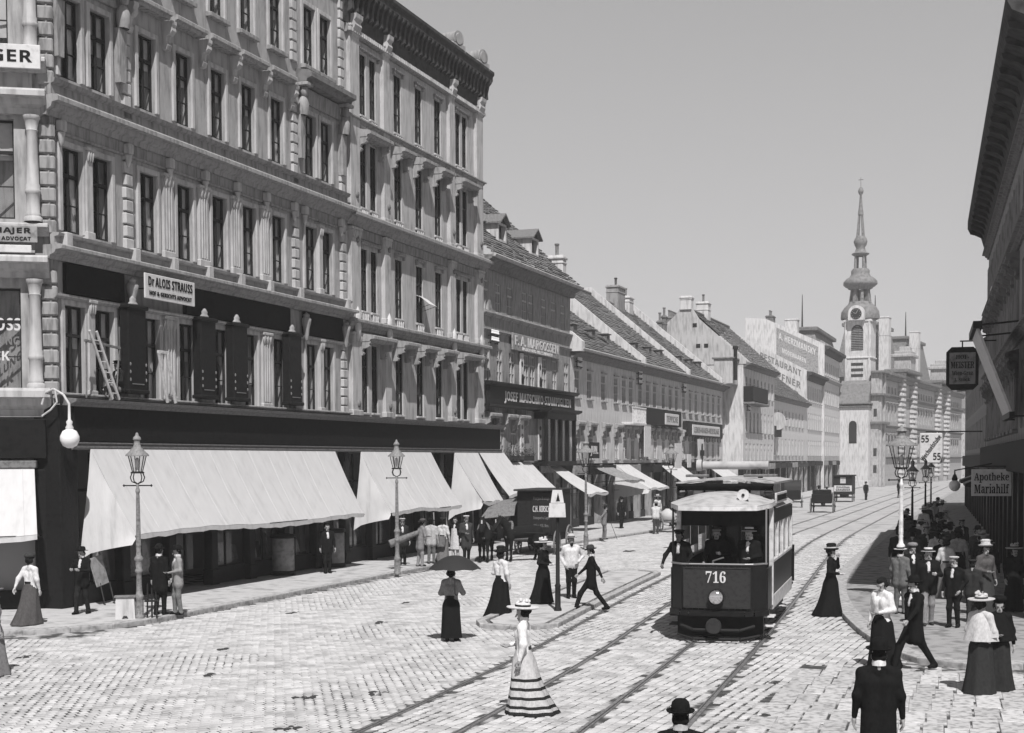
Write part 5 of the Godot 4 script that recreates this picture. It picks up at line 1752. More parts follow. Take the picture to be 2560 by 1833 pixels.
func build_church() -> void:
	rng.seed = 61
	var TURN := deg_to_rad(90.0 - 24.6)
	var t := thing("church", "white church with a slender clock tower and a tall dark open-work spire", "church", Vector3(47.4, 0, -214), TURN)
	var face := Basis(Vector3(0, 0, 1), Vector3(0, 1, 0), Vector3(-1, 0, 0))     # a frame on the front (-x) face: x to the right, z towards the viewer
	var b := MB.new()
	b.cbox(Vector3(0.2, 11.0, 0.15), Vector3(3.8, 13.2, 3.8), 0.12)
	b.cbox(Vector3(0.05, 23.5, 0.0), Vector3(4.1, 0.3, 4.1), 0.06)
	b.cbox(Vector3(0.05, 18.3, 0.0), Vector3(4.1, 0.25, 4.1), 0.06)
	part("tower", b.mesh(), M.plaster_white, t)
	b = MB.new()
	b.box(Vector3(-1.8, 0.0, 0.0), Vector3(6.0, 11.3, 4.1))
	b.cbox(Vector3(-1.95, 0.0, -0.1), Vector3(6.2, 0.9, 4.3), 0.05)
	part("lower_body", b.mesh(), M.plaster_white, t)
	b = MB.new()
	b.cbox(Vector3(-2.1, 11.3, -0.2), Vector3(6.4, 0.25, 4.5), 0.05)
	b.cbox(Vector3(-2.25, 11.7, -0.3), Vector3(6.6, 0.25, 4.7), 0.05)
	part("cornice", b.mesh(), M.stone_dark, t)
	b = MB.new()
	b.prism([[-2.1, 11.95], [0.2, 11.95], [0.2, 15.2], [-0.5, 14.6], [-1.3, 13.2]], Vector3(0, 0, -0.1), Vector3(1, 0, 0), Vector3(0, 1, 0), Vector3(0, 0, 4.2))
	part("porch_roof", b.mesh(), M.roof_lead, t)
	# arched lower window, belfry louvres, slots: flat panels, their dark colour stands for recess shade
	b = MB.new()
	b.prism(arch_hole(1.1, 3.2), Vector3(-1.83, 6.2, 1.9), Vector3(0, 0, 1), Vector3(0, 1, 0), Vector3(0.02, 0, 0))
	part("arch_shade_panel", b.mesh(), M.frame_dark, t)
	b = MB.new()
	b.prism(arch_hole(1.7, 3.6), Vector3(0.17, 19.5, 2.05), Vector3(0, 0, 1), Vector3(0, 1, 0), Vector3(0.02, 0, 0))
	var lv := part("belfry_shade_panel", b.mesh(), M.wood_dark, t)  # flat backing coloured dark as the shade behind the louvres
	b = MB.new()
	for k in 14:
		var hw := 0.83 if k < 11 else 0.83 - (k - 10) * 0.2
		b.box(Vector3(0.08, 19.6 + k * 0.245, 2.05 - hw), Vector3(0.09, 0.09, hw * 2))
	part("louvres", b.mesh(), M.plaster_dim, lv)
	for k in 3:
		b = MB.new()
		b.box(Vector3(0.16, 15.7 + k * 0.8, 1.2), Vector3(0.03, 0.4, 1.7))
		part("slot_shade_panel", b.mesh(), M.wood_dark, t)
	for s in [0.28, 3.6]:
		b = MB.new()
		b.cbox(Vector3(0.08, 11.9, s), Vector3(0.12, 11.6, 0.3), 0.03)
		part("pilaster_strip", b.mesh(), M.plaster_white, t)
	# clock gable, dome, lanterns, onion and spire
	b = MB.new()
	b.prism(arch_hole(2.3, 2.1, 14), Vector3(-0.75, 23.7, 2.05), Vector3(0, 0, 1), Vector3(0, 1, 0), Vector3(1.2, 0, 0))
	var cg := part("clock_gable", b.mesh(), M.plaster_white, t)
	b = MB.new()
	b.tube(Vector3(-0.77, 24.6, 2.05), Vector3(-0.81, 24.6, 2.05), 0.78, 0.78, 20)
	part("clock_face", b.mesh(), M.iron_dark, cg)
	b = MB.new()
	for k in 12:
		var an := TAU * k / 12.0
		b.box(Vector3(-0.84, 24.6 + sin(an) * 0.62 - 0.05, 2.05 + cos(an) * 0.62 - 0.05), Vector3(0.02, 0.1, 0.1))
	b.xf = Transform3D(Basis(Vector3(1, 0, 0), 0.5), Vector3(-0.85, 24.6, 2.05))
	b.box(Vector3(0, 0, -0.04), Vector3(0.02, 0.6, 0.08))
	b.xf = Transform3D(Basis(Vector3(1, 0, 0), -1.2), Vector3(-0.85, 24.6, 2.05))
	b.box(Vector3(0, 0, -0.04), Vector3(0.02, 0.42, 0.08))
	part("clock_hands", b.mesh(), M.brass, cg)
	var c := Vector3(2.1, 0, 2.05)
	b = MB.new()
	b.lathe(c, [[2.75, 24.0], [2.8, 24.3], [2.7, 25.1], [2.3, 25.7], [1.75, 26.2], [1.6, 26.5]], 8)
	part("dome", b.mesh(), M.copper, t)
	for k in 8:
		var an2 := TAU * (k + 0.5) / 8.0
		b = MB.new()
		b.prism([[0.75, 26.3], [1.65, 26.3], [1.35, 28.3], [0.85, 28.3]] if k % 2 == 0 else [[1.15, 26.3], [1.6, 26.3], [1.32, 28.3], [1.0, 28.3]], c + Vector3(-sin(an2), 0, cos(an2)) * 0.2, Vector3(cos(an2), 0, sin(an2)), Vector3.UP, Vector3(sin(an2), 0, -cos(an2)) * 0.4)
		part("lantern_post", b.mesh(), M.copper, t)
	b = MB.new()
	b.lathe(c, [[1.3, 28.2], [1.75, 28.35], [1.8, 28.5], [2.05, 28.6], [2.45, 28.95], [2.42, 29.4], [2.0, 29.85], [1.5, 30.15], [1.3, 30.5], [1.35, 30.9], [1.1, 31.25]], 8)
	part("onion", b.mesh(), M.copper, t)
	for k in 4:
		var an3 := TAU * (k + 0.5) / 4.0
		b = MB.new()
		b.tube(c + Vector3(cos(an3) * 0.85, 31.1, sin(an3) * 0.85), c + Vector3(cos(an3) * 0.75, 33.2, sin(an3) * 0.75), 0.22, 0.2, 6)
		part("lantern_post", b.mesh(), M.copper, t)
	b = MB.new()
	b.lathe(c, [[0.8, 33.0], [1.25, 33.25], [1.28, 33.4], [0.85, 33.6], [0.62, 34.2], [0.85, 34.6], [1.0, 35.1], [0.85, 35.5], [0.6, 35.9]], 8)
	part("bulb", b.mesh(), M.copper, t)
	for k in 4:
		var an4 := TAU * (k + 0.5) / 4.0
		b = MB.new()
		b.tube(c + Vector3(cos(an4) * 0.55, 35.8, sin(an4) * 0.55), c + Vector3(cos(an4) * 0.12, 40.6, sin(an4) * 0.12), 0.16, 0.1, 6)
		part("spire_rib", b.mesh(), M.copper, t)
	b = MB.new()
	b.lathe(c, [[0.42, 38.9], [0.26, 40.2], [0.14, 41.7], [0.34, 42.0], [0.4, 42.3], [0.28, 42.7], [0.06, 42.9], [0.05, 44.2], [0.0, 44.25]], 8)
	b.box(c + Vector3(-0.05, 43.85, -0.35), Vector3(0.1, 0.1, 0.7))
	part("spire_tip", b.mesh(), M.copper, t)
	# street portal at the tower's right
	b = MB.new()
	b.box(Vector3(-0.2, 0, 4.12), Vector3(4.0, 16.2, 1.1))
	for x in [-0.1, 2.6]:
		b.cbox(Vector3(x, 0, 5.2), Vector3(0.9, 16.2, 0.35), 0.05)
	part("portal", b.mesh(), M.plaster_old, t)
	for y in [8.9, 12.9, 16.1]:
		b = MB.new()
		b.cbox(Vector3(-0.7, y, 4.12), Vector3(5.0, 0.4, 1.9), 0.08)
		part("portal_cornice", b.mesh(), M.stone_dark, t)
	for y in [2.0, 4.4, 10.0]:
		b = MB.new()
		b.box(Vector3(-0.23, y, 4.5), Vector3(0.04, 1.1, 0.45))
		part("niche_shade_panel", b.mesh(), M.wood_dark, t)  # no recess here: a dark box painted in for the niche shade
	# nave behind, to the left
	b = MB.new()
	b.box(Vector3(4.3, 0, -9.0), Vector3(26, 14.5, 13.0))
	part("nave", b.mesh(), M.plaster_white, t)

	# --- barracks
	t = thing("barracks", "long pale barracks with striped corner piers, turrets and steep mansard roofs", "building", Vector3(47.4, 0, -214) + Vector3(sin(deg_to_rad(24.6)), 0, -cos(deg_to_rad(24.6))) * 4.0 + Vector3(cos(deg_to_rad(24.6)), 0, sin(deg_to_rad(24.6))) * 5.0, TURN)
	var holes := []
	var xs := []
	var x := 2.0
	while x < 76.0:
		if not (x > 11.2 and x < 24.0) and not (x > 46.0 and x < 59.5):
			xs.append(x)
		x += 2.6
	for q in xs:
		holes.append([q - 0.55, 9.6, q + 0.55, 12.0])
		holes.append([q - 0.55, 4.8, q + 0.55, 7.4])
		holes.append([q - 0.5, 13.6, q + 0.5, 14.6])
	b = MB.new()
	b.wall(0, 80, 0.0, 16.0, holes, 0.5)
	part("facade", b.mesh(), M.plaster_old, t)
	hull(t, 0, 80, 16.0, 14.0, M.plaster_old)
	for q in xs:
		window(t, q, 9.6, 1.1, 2.4, "frame_pale", 0.0, 0.2)
		window(t, q, 4.8, 1.1, 2.6, "frame_pale", 0.0, 0.2)
		hood(t, q, 12.1, 1.7, 0.4, M.stone, false)
		hood(t, q, 7.5, 1.7, 0.4, M.stone, false)
	course(t, "string_course", 0, 80, 12.9, 0.45, 0.6, M.stone_dark)
	course(t, "string_course", 0, 80, 8.5, 0.4, 0.5, M.stone_dark)
	course(t, "string_course", 0, 80, 4.0, 0.3, 0.4, M.stone_dark)
	moulding(t, "eave_cornice", 0, 80, 15.5, [[0, 0], [0.4, 0.0], [0.7, 0.5], [1.2, 0.6], [1.2, 1.0], [0, 1.2]], M.stone_dark)
	for q in [12.0, 47.2]:
		for s in [0.0, 10.2]:
			b = MB.new()
			b.box(Vector3(q + s, 0, 0.02), Vector3(1.7, 17.0, 0.6))
			part("corner_pier", b.mesh(), M.plaster_old, t)
			for k in 21:
				part("pier_block", one("bar_quoin", func(z): z.cbox(Vector3(-0.15, 0, 0), Vector3(2.0, 0.42, 0.9), 0.06)), M.plaster_white, t, Vector3(q + s, 1.0 + k * 0.78, 0.02))
		b = MB.new()
		b.cbox(Vector3(q - 0.6, 17.0, -2.0), Vector3(13.1, 0.6, 3.6), 0.1)
		part("turret_cornice", b.mesh(), M.stone_dark, t)
		b = MB.new()
		b.cbox(Vector3(q + 4.0, 17.6, -1.4), Vector3(4.4, 3.0, 2.6), 0.1)
		b.cbox(Vector3(q + 3.6, 19.6, -1.8), Vector3(5.2, 0.5, 3.4), 0.1)
		b.cbox(Vector3(q + 5.0, 20.1, -0.8), Vector3(2.4, 1.2, 1.6), 0.1)
		part("turret", b.mesh(), M.plaster_old, t)
	for e in [[27.5, 44.5, 25.8], [56.0, 78.0, 25.6]]:
		b = MB.new()
		var a := [Vector3(e[0], 16.4, -5.0), Vector3(e[1], 16.4, -5.0), Vector3(e[1], 16.4, -13.5), Vector3(e[0], 16.4, -13.5)]
		var d := [Vector3(e[0] + 1.8, e[2], -6.8), Vector3(e[1] - 1.8, e[2], -6.8), Vector3(e[1] - 1.8, e[2], -11.7), Vector3(e[0] + 1.8, e[2], -11.7)]
		for k in 4:
			b.quad(a[k], a[(k + 1) % 4], d[(k + 1) % 4], d[k], (a[k] + a[(k + 1) % 4]) * 0.5 - Vector3((e[0] + e[1]) / 2, 16.4, -9.2))
		b.quad(d[0], d[1], d[2], d[3], Vector3.UP)
		var mr := part("mansard_roof", b.mesh(), M.roof_lead, t)
		b = MB.new()
		b.cbox(Vector3(e[0] + 1.3, e[2], -12.2), Vector3(e[1] - e[0] - 2.6, 0.6, 5.9), 0.1)
		part("roof_rim", b.mesh(), M.stone_dark, mr)
		chimney(t, e[0] + 0.5, 16.0, -5.0, 2.2, 1.6, e[2] - 14.8, 0, M.plaster_white)
		b = MB.new()
		b.tube(Vector3(e[0] + 2.6, e[2] + 0.4, -7.0), Vector3(e[0] + 2.6, e[2] + 5.0, -7.0), 0.16, 0.05, 6)
		part("finial", b.mesh(), M.iron_dark, mr)

	# --- mansard house between the painted wall and the tower
	t = thing("mansard_house", "pale house with a flat-topped mansard roof and spiked finial left of the church tower", "building", P(186.0, -2.5), ROW)
	b = MB.new()
	b.box(Vector3(0, 0, -14), Vector3(26, 17.0, 14))
	part("wall", b.mesh(), M.plaster_white, t)
	b = MB.new()
	var a2 := [Vector3(0.2, 17.0, 0), Vector3(25.8, 17.0, 0), Vector3(25.8, 17.0, -12), Vector3(0.2, 17.0, -12)]
	var d2 := [Vector3(1.8, 22.6, -1.6), Vector3(24.0, 22.6, -1.6), Vector3(24.0, 22.6, -10.4), Vector3(1.8, 22.6, -10.4)]
	for k in 4:
		b.quad(a2[k], a2[(k + 1) % 4], d2[(k + 1) % 4], d2[k], (a2[k] + a2[(k + 1) % 4]) * 0.5 - Vector3(13, 17, -6))
	b.quad(d2[0], d2[1], d2[2], d2[3], Vector3.UP)
	var m2 := part("mansard_roof", b.mesh(), M.roof_lead, t)
	b = MB.new()
	b.cbox(Vector3(1.2, 22.6, -11.0), Vector3(23.4, 0.6, 10.0), 0.1)
	part("roof_rim", b.mesh(), M.stone_dark, m2)
	chimney(t, -0.2, 16.0, -4.5, 1.8, 1.8, 8.2, 0, M.plaster_white)
	b = MB.new()
	b.tube(Vector3(2.4, 23.0, -3.4), Vector3(2.4, 28.0, -3.4), 0.14, 0.04, 6)
	part("finial", b.mesh(), M.iron_dark, m2)
	# far street end, so that the view closes: a pale block beyond the bend
	t = thing("end_house", "hazy pale house closing the street beyond the bend", "building", Vector3(100, 0, -330), 0.3)
	var h2 := []
	for k in 12:
		for y in [5.0, 9.0, 13.0]:
			h2.append([-17.0 + k * 3.0, y, -15.8 + k * 3.0, y + 2.2])
	b = MB.new()
	b.wall(-20, 20, 0, 15.0, h2, 0.5)
	part("facade", b.mesh(), M.plaster_old, t)
	b = MB.new()
	b.box(Vector3(-19.9, 0.1, -6), Vector3(39.8, 14.8, 5.0))
	part("rooms", b.mesh(), M.room_wall, t)
	b = MB.new()
	b.prism([[0.8, 15.0], [-5.0, 20.0], [-10.0, 15.0]], Vector3(-20.2, 0, 0), Vector3(0, 0, 1), Vector3(0, 1, 0), Vector3(40.4, 0, 0))
	part("roof", b.mesh(), M.roof_tile, t)


const RO := Vector3(12.646, 0, -35.4)
const RD := Vector3(0.268724, 0, -0.963217)
const RTURN := -1.84286      # local x runs towards the camera, z out over the street (to the left)


func build_right_side() -> void:
	rng.seed = 62
	# local x = -s, so a point s metres along is at x = -s
	var t := thing("dark_corner_house", "tall dark apartment house in shade along the right pavement with a broad overhanging eave", "building", RO, RTURN)
	var holes := []
	var axes := []
	var s := 1.6
	while s < 34.5:
		axes.append(s)
		s += 2.5
	var rows := [[4.9, 6.9], [7.9, 9.9], [10.7, 12.5]]
	for a in axes:
		for r in rows:
			holes.append([-a - 0.5, r[0], -a + 0.5, r[1]])
	var b := MB.new()
	b.wall(-35.5, 0.0, 4.0, 14.2, holes, 0.45)
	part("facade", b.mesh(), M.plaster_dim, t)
	b = MB.new()
	b.box(Vector3(-35.5, 0, -13), Vector3(35.5, 14.2, 0.3))
	b.box(Vector3(-35.5, 0, -12.7), Vector3(0.3, 14.2, 12.2))
	b.box(Vector3(-0.3, 0, -12.7), Vector3(0.3, 14.2, 12.2))
	b.box(Vector3(-35.2, 13.9, -12.7), Vector3(34.9, 0.3, 12.2))
	b.box(Vector3(-35.2, 0.1, -2.6), Vector3(34.9, 13.7, 0.1))
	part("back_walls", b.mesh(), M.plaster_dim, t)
	for a in axes:
		if a < 10.0:
			continue
		for k in 3:
			var r: Array = rows[k]
			window(t, -a, r[0], 1.0, r[1] - r[0], "frame_pale", 0.55 if k % 2 == 0 else 0.8, 0.16)
			surround(t, -a, r[0], 1.0, r[1] - r[0], 0.14, 0.08, M.plaster_dim)
			sill(t, -a, r[0], 1.4, M.stone_dark, 0.18, 0.12)
		hood(t, -a, 10.02, 1.5, 0.4, M.stone_dark)
		hood(t, -a, 7.02, 1.5, 0.4, M.stone_dark)
	for y in [7.5, 10.42, 13.2]:
		course(t, "string_course", -35.5, 0.0, y, 0.28, 0.3, M.stone_dark)
	moulding(t, "eave_cornice", -35.8, 0.3, 13.75, [[0, 0], [0.2, 0.0], [0.35, 0.5], [0.85, 0.75], [0.95, 0.95], [0.95, 1.25], [0, 1.4]], M.cornice_dark)
	for k in 24:
		part("modillion", one("modr", func(q): q.prism([[0.1, 0], [0.85, 0.0], [0.8, -0.15], [0.45, -0.25], [0.15, -0.5]], Vector3(-0.12, 0, 0), Vector3(0, 0, 1), Vector3(0, 1, 0), Vector3(0.24, 0, 0))), M.cornice_dark, t, Vector3(-0.6 - k * 1.48, 14.45, 0.06))
	b = MB.new()
	b.prism([[0.95, 15.05], [-5.5, 18.0], [-13.2, 15.05]], Vector3(-35.8, 0, 0), Vector3(0, 0, 1), Vector3(0, 1, 0), Vector3(36.1, 0, 0))
	part("roof", b.mesh(), M.roof_tile, t)
	# dark shops on the ground floor
	b = MB.new()
	b.box(Vector3(-35.4, 0.1, -0.8), Vector3(35.3, 3.85, 0.1))
	part("interior_wall", b.mesh(), M.room_wall, t)
	for k in 12:
		b = MB.new()
		b.cbox(Vector3(-0.2 - k * 2.95, 0.1, -0.4), Vector3(0.5, 3.5, 0.5), 0.03)
		part("shop_pier", b.mesh(), M.shop_black, t)
		if k < 11:
			b = MB.new()
			b.quad(Vector3(-2.65 - k * 2.95, 0.6, -0.2), Vector3(-0.2 - k * 2.95, 0.6, -0.2), Vector3(-0.2 - k * 2.95, 3.4, -0.2), Vector3(-2.65 - k * 2.95, 3.4, -0.2), Vector3(0, 0, 1))
			part("shop_pane", b.mesh(), M.glass, t)
			b = MB.new()
			b.cbox(Vector3(-2.65 - k * 2.95, 0.1, -0.35), Vector3(2.45, 0.5, 0.25), 0.03)
			part("stall_riser", b.mesh(), M.shop_black, t)
	b = MB.new()
	b.cbox(Vector3(-35.4, 3.6, 0.02), Vector3(35.4, 0.9, 0.3), 0.03)
	part("shop_fascia", b.mesh(), M.fascia, t)
	for e in [[17.0, 3.0], [25.0, 2.6]]:
		b = MB.new()
		b.cbox(Vector3(-e[0] - e[1], 3.0, 0.1), Vector3(e[1], 0.12, 1.3), 0.03)
		b.prism([[0.1, 3.12], [1.4, 3.12], [0.1, 3.6]], Vector3(-e[0] - e[1], 0, 0), Vector3(0, 0, 1), Vector3(0, 1, 0), Vector3(e[1], 0, 0))
		part("door_canopy", b.mesh(), M.shop_black, t)
	# lower houses beyond
	var u := thing("far_right_house", "lower shaded house beyond the dark apartment house on the right side", "building", RO + RD * 36.0 + Vector3(0.3, 0, 0), RTURN)
	holes = []
	for k in 20:
		for y in [4.6, 7.0]:
			holes.append([-2.2 - k * 2.6, y, -1.2 - k * 2.6, y + 1.7])
	b = MB.new()
	b.wall(-55.0, 0.0, 3.8, 9.5, holes, 0.45)
	part("facade", b.mesh(), M.plaster_dim, u)
	for k in 20:
		for y in [4.6, 7.0]:
			window(u, -1.7 - k * 2.6, y, 1.0, 1.7, "frame_pale", 0.5, 0.1)
	b = MB.new()
	b.box(Vector3(-55, 0.0, -10), Vector3(55, 9.4, 9.0))
	part("rooms", b.mesh(), M.room_wall, u)
	b = MB.new()
	b.prism([[0.7, 9.5], [-4.5, 12.8], [-10.0, 9.5]], Vector3(-55, 0, 0), Vector3(0, 0, 1), Vector3(0, 1, 0), Vector3(55, 0, 0))
	part("roof", b.mesh(), M.roof_tile, u)
	for k in 14:
		b = MB.new()
		b.cbox(Vector3(-4.0 - k * 3.9, 0.1, -0.5), Vector3(0.5, 3.4, 0.5), 0.03)
		part("shop_pier", b.mesh(), M.shop_black, u)
	b = MB.new()
	b.cbox(Vector3(-55, 3.4, 0.0), Vector3(55, 0.8, 0.2), 0.03)
	part("shop_fascia", b.mesh(), M.sign_dark, u)
	# telephone wires' rack on the dark house
	insulators(RO + RD * 27.0 + Vector3(0, 10.4, 0), RTURN, 2, 9, "white insulators on a rack high up on the dark right house")

	# --- hanging signs on the right side, square to the pavement
	var q := thing("apothecary_sign", "white hanging board lettered for a pharmacy over the shaded right pavement", "sign", Vector3(15.0, 0, -46.6), -0.27)
	b = MB.new()
	b.cbox(Vector3(-0.6, 2.82, -0.03), Vector3(1.2, 0.84, 0.06), 0.012)
	part("board", b.mesh(), M.sign_white, q)
	text(q, "lettering", "Apotheke", 0.32, 1.04, M.letter_black, Vector3(0, 3.42, 0.035), Basis(), true)
	text(q, "lettering", "Mariahilf", 0.3, 1.04, M.letter_black, Vector3(0, 3.04, 0.035), Basis(), true)
	b = MB.new()
	b.tube(Vector3(-0.5, 3.75, 0), Vector3(1.35, 3.75, 0), 0.025, 0.025, 6)
	for xx in [-0.4, 0.4]:
		b.tube(Vector3(xx, 3.66, 0), Vector3(xx, 3.75, 0), 0.012, 0.012, 6)
	part("hanger", b.mesh(), M.iron_dark, q)
	q = thing("lantern_sign", "black many-sided hanging lantern sign with pale lettering high on the dark house", "sign", Vector3(18.1, 6.75, -60), -0.27)
	b = MB.new()
	var oc := [[-0.62, 0.2], [-0.42, 0.0], [0.42, 0.0], [0.62, 0.2], [0.62, 1.5], [0.42, 1.7], [-0.42, 1.7], [-0.62, 1.5]]
	b.prism(oc, Vector3(0, 0, -0.25), Vector3(1, 0, 0), Vector3(0, 1, 0), Vector3(0, 0, 0.5))
	part("case", b.mesh(), M.shop_black, q)
	b = MB.new()
	b.cbox(Vector3(-0.5, 0.22, 0.252), Vector3(1.0, 1.26, 0.012), 0.003)
	part("panel", b.mesh(), M.sign_grey, q)
	text(q, "lettering", "HOF-", 0.16, 0.5, M.letter_black, Vector3(0, 1.3, 0.265), Basis(), true)
	text(q, "lettering", "MEISTER", 0.26, 0.9, M.letter_black, Vector3(0, 0.98, 0.265), Basis(), true)
	text(q, "lettering", "Wien-Graz", 0.18, 0.8, M.letter_black, Vector3(0, 0.66, 0.265), Basis(), true)
	text(q, "lettering", "I. Stock", 0.14, 0.6, M.letter_black, Vector3(0, 0.4, 0.265), Basis(), true)
	b = MB.new()
	b.tube(Vector3(0, 1.7, 0), Vector3(0, 1.95, 0), 0.03, 0.03, 6)
	b.tube(Vector3(-0.1, 1.95, 0), Vector3(1.9, 1.95, 0), 0.03, 0.03, 6)
	part("hanger", b.mesh(), M.iron_dark, q)
	q = thing("exchange_sign", "white plate numbered 55 with a slanting black word over the right pavement", "sign", Vector3(23.9, 3.75, -85), -0.2)
	b = MB.new()
	b.cbox(Vector3(-0.62, 0, -0.04), Vector3(1.24, 1.7, 0.08), 0.03)
	part("plate", b.mesh(), M.sign_white, q)
	text(q, "numeral", "55", 0.4, 0.42, M.letter_black, Vector3(-0.33, 1.36, 0.045))
	text(q, "numeral", "55", 0.4, 0.42, M.letter_black, Vector3(0.33, 0.36, 0.045))
	text(q, "lettering", "Wechselstube", 0.28, 1.7, M.letter_black, Vector3(0.0, 0.86, 0.045), Basis(Vector3(0, 0, 1), 0.95))
	b = MB.new()
	b.tube(Vector3(-0.3, 1.78, 0), Vector3(3.1, 1.78, 0), 0.04, 0.04, 6)
	b.tube(Vector3(0.4, 1.7, 0), Vector3(0.4, 1.78, 0), 0.02, 0.02, 6)
	part("hanger", b.mesh(), M.iron_dark, q)
	q = thing("slanted_board", "large ribbed board tilted out from the dark house above its shops", "sign", RO + RD * 6.5, RTURN)
	b = MB.new()
	for k in 14:
		b.prism([[0.35, 5.3], [0.42, 5.3], [1.35, 7.7], [1.28, 7.72]], Vector3(-4.9 + k * 0.3, 0, 0), Vector3(0, 0, 1), Vector3(0, 1, 0), Vector3(0.27, 0, 0))
	part("boarding", b.mesh(), M.sign_white, q)
	b = MB.new()
	b.prism([[0.3, 5.15], [0.45, 5.15], [0.45, 5.32], [0.3, 5.32]], Vector3(-5.0, 0, 0), Vector3(0, 0, 1), Vector3(0, 1, 0), Vector3(4.5, 0, 0))
	b.prism([[1.2, 7.7], [1.45, 7.7], [1.45, 7.9], [1.2, 7.9]], Vector3(-5.0, 0, 0), Vector3(0, 0, 1), Vector3(0, 1, 0), Vector3(4.5, 0, 0))
	for xx in [-4.9, -0.7]:
		b.tube(Vector3(xx, 7.8, 1.3), Vector3(xx, 7.9, 0.0), 0.03, 0.03, 6)
		b.tube(Vector3(xx, 5.2, 0.35), Vector3(xx, 5.2, 0.0), 0.03, 0.03, 6)
	part("frame", b.mesh(), M.shop_black, q)
	for e in [[16.35, 3.0, -55.0, 0.21, "white glass globe lamp hanging over the crowd on the right pavement"], [17.3, 4.35, -50.2, 0.14, "small white globe lamp on an iron arm at the dark house"]]:
		q = thing("globe_lamp", e[4], "lamp", Vector3(e[0], e[1], e[2]), RTURN, "globe lamps")
		b = MB.new()
		b.lathe(Vector3.ZERO, [[0.05, -e[3]], [e[3] * 0.6, -e[3] * 0.8], [e[3] * 0.95, -e[3] * 0.3], [e[3], 0.05], [e[3] * 0.8, e[3] * 0.6], [e[3] * 0.35, e[3] * 0.95]], 16)
		part("globe", b.mesh(), M.lamp_glass_white, q)
		b = MB.new()
		b.lathe(Vector3(0, e[3] * 0.9, 0), [[e[3] * 0.5, 0], [e[3] * 0.55, 0.06], [e[3] * 0.3, 0.2], [0.03, 0.24], [0.02, 0.4]], 10)
		b.tube(Vector3(0, e[3] + 0.35, 0), Vector3(0, e[3] + 0.6, -1.3), 0.025, 0.025, 6)
		part("fitting", b.mesh(), M.iron_dark, q)


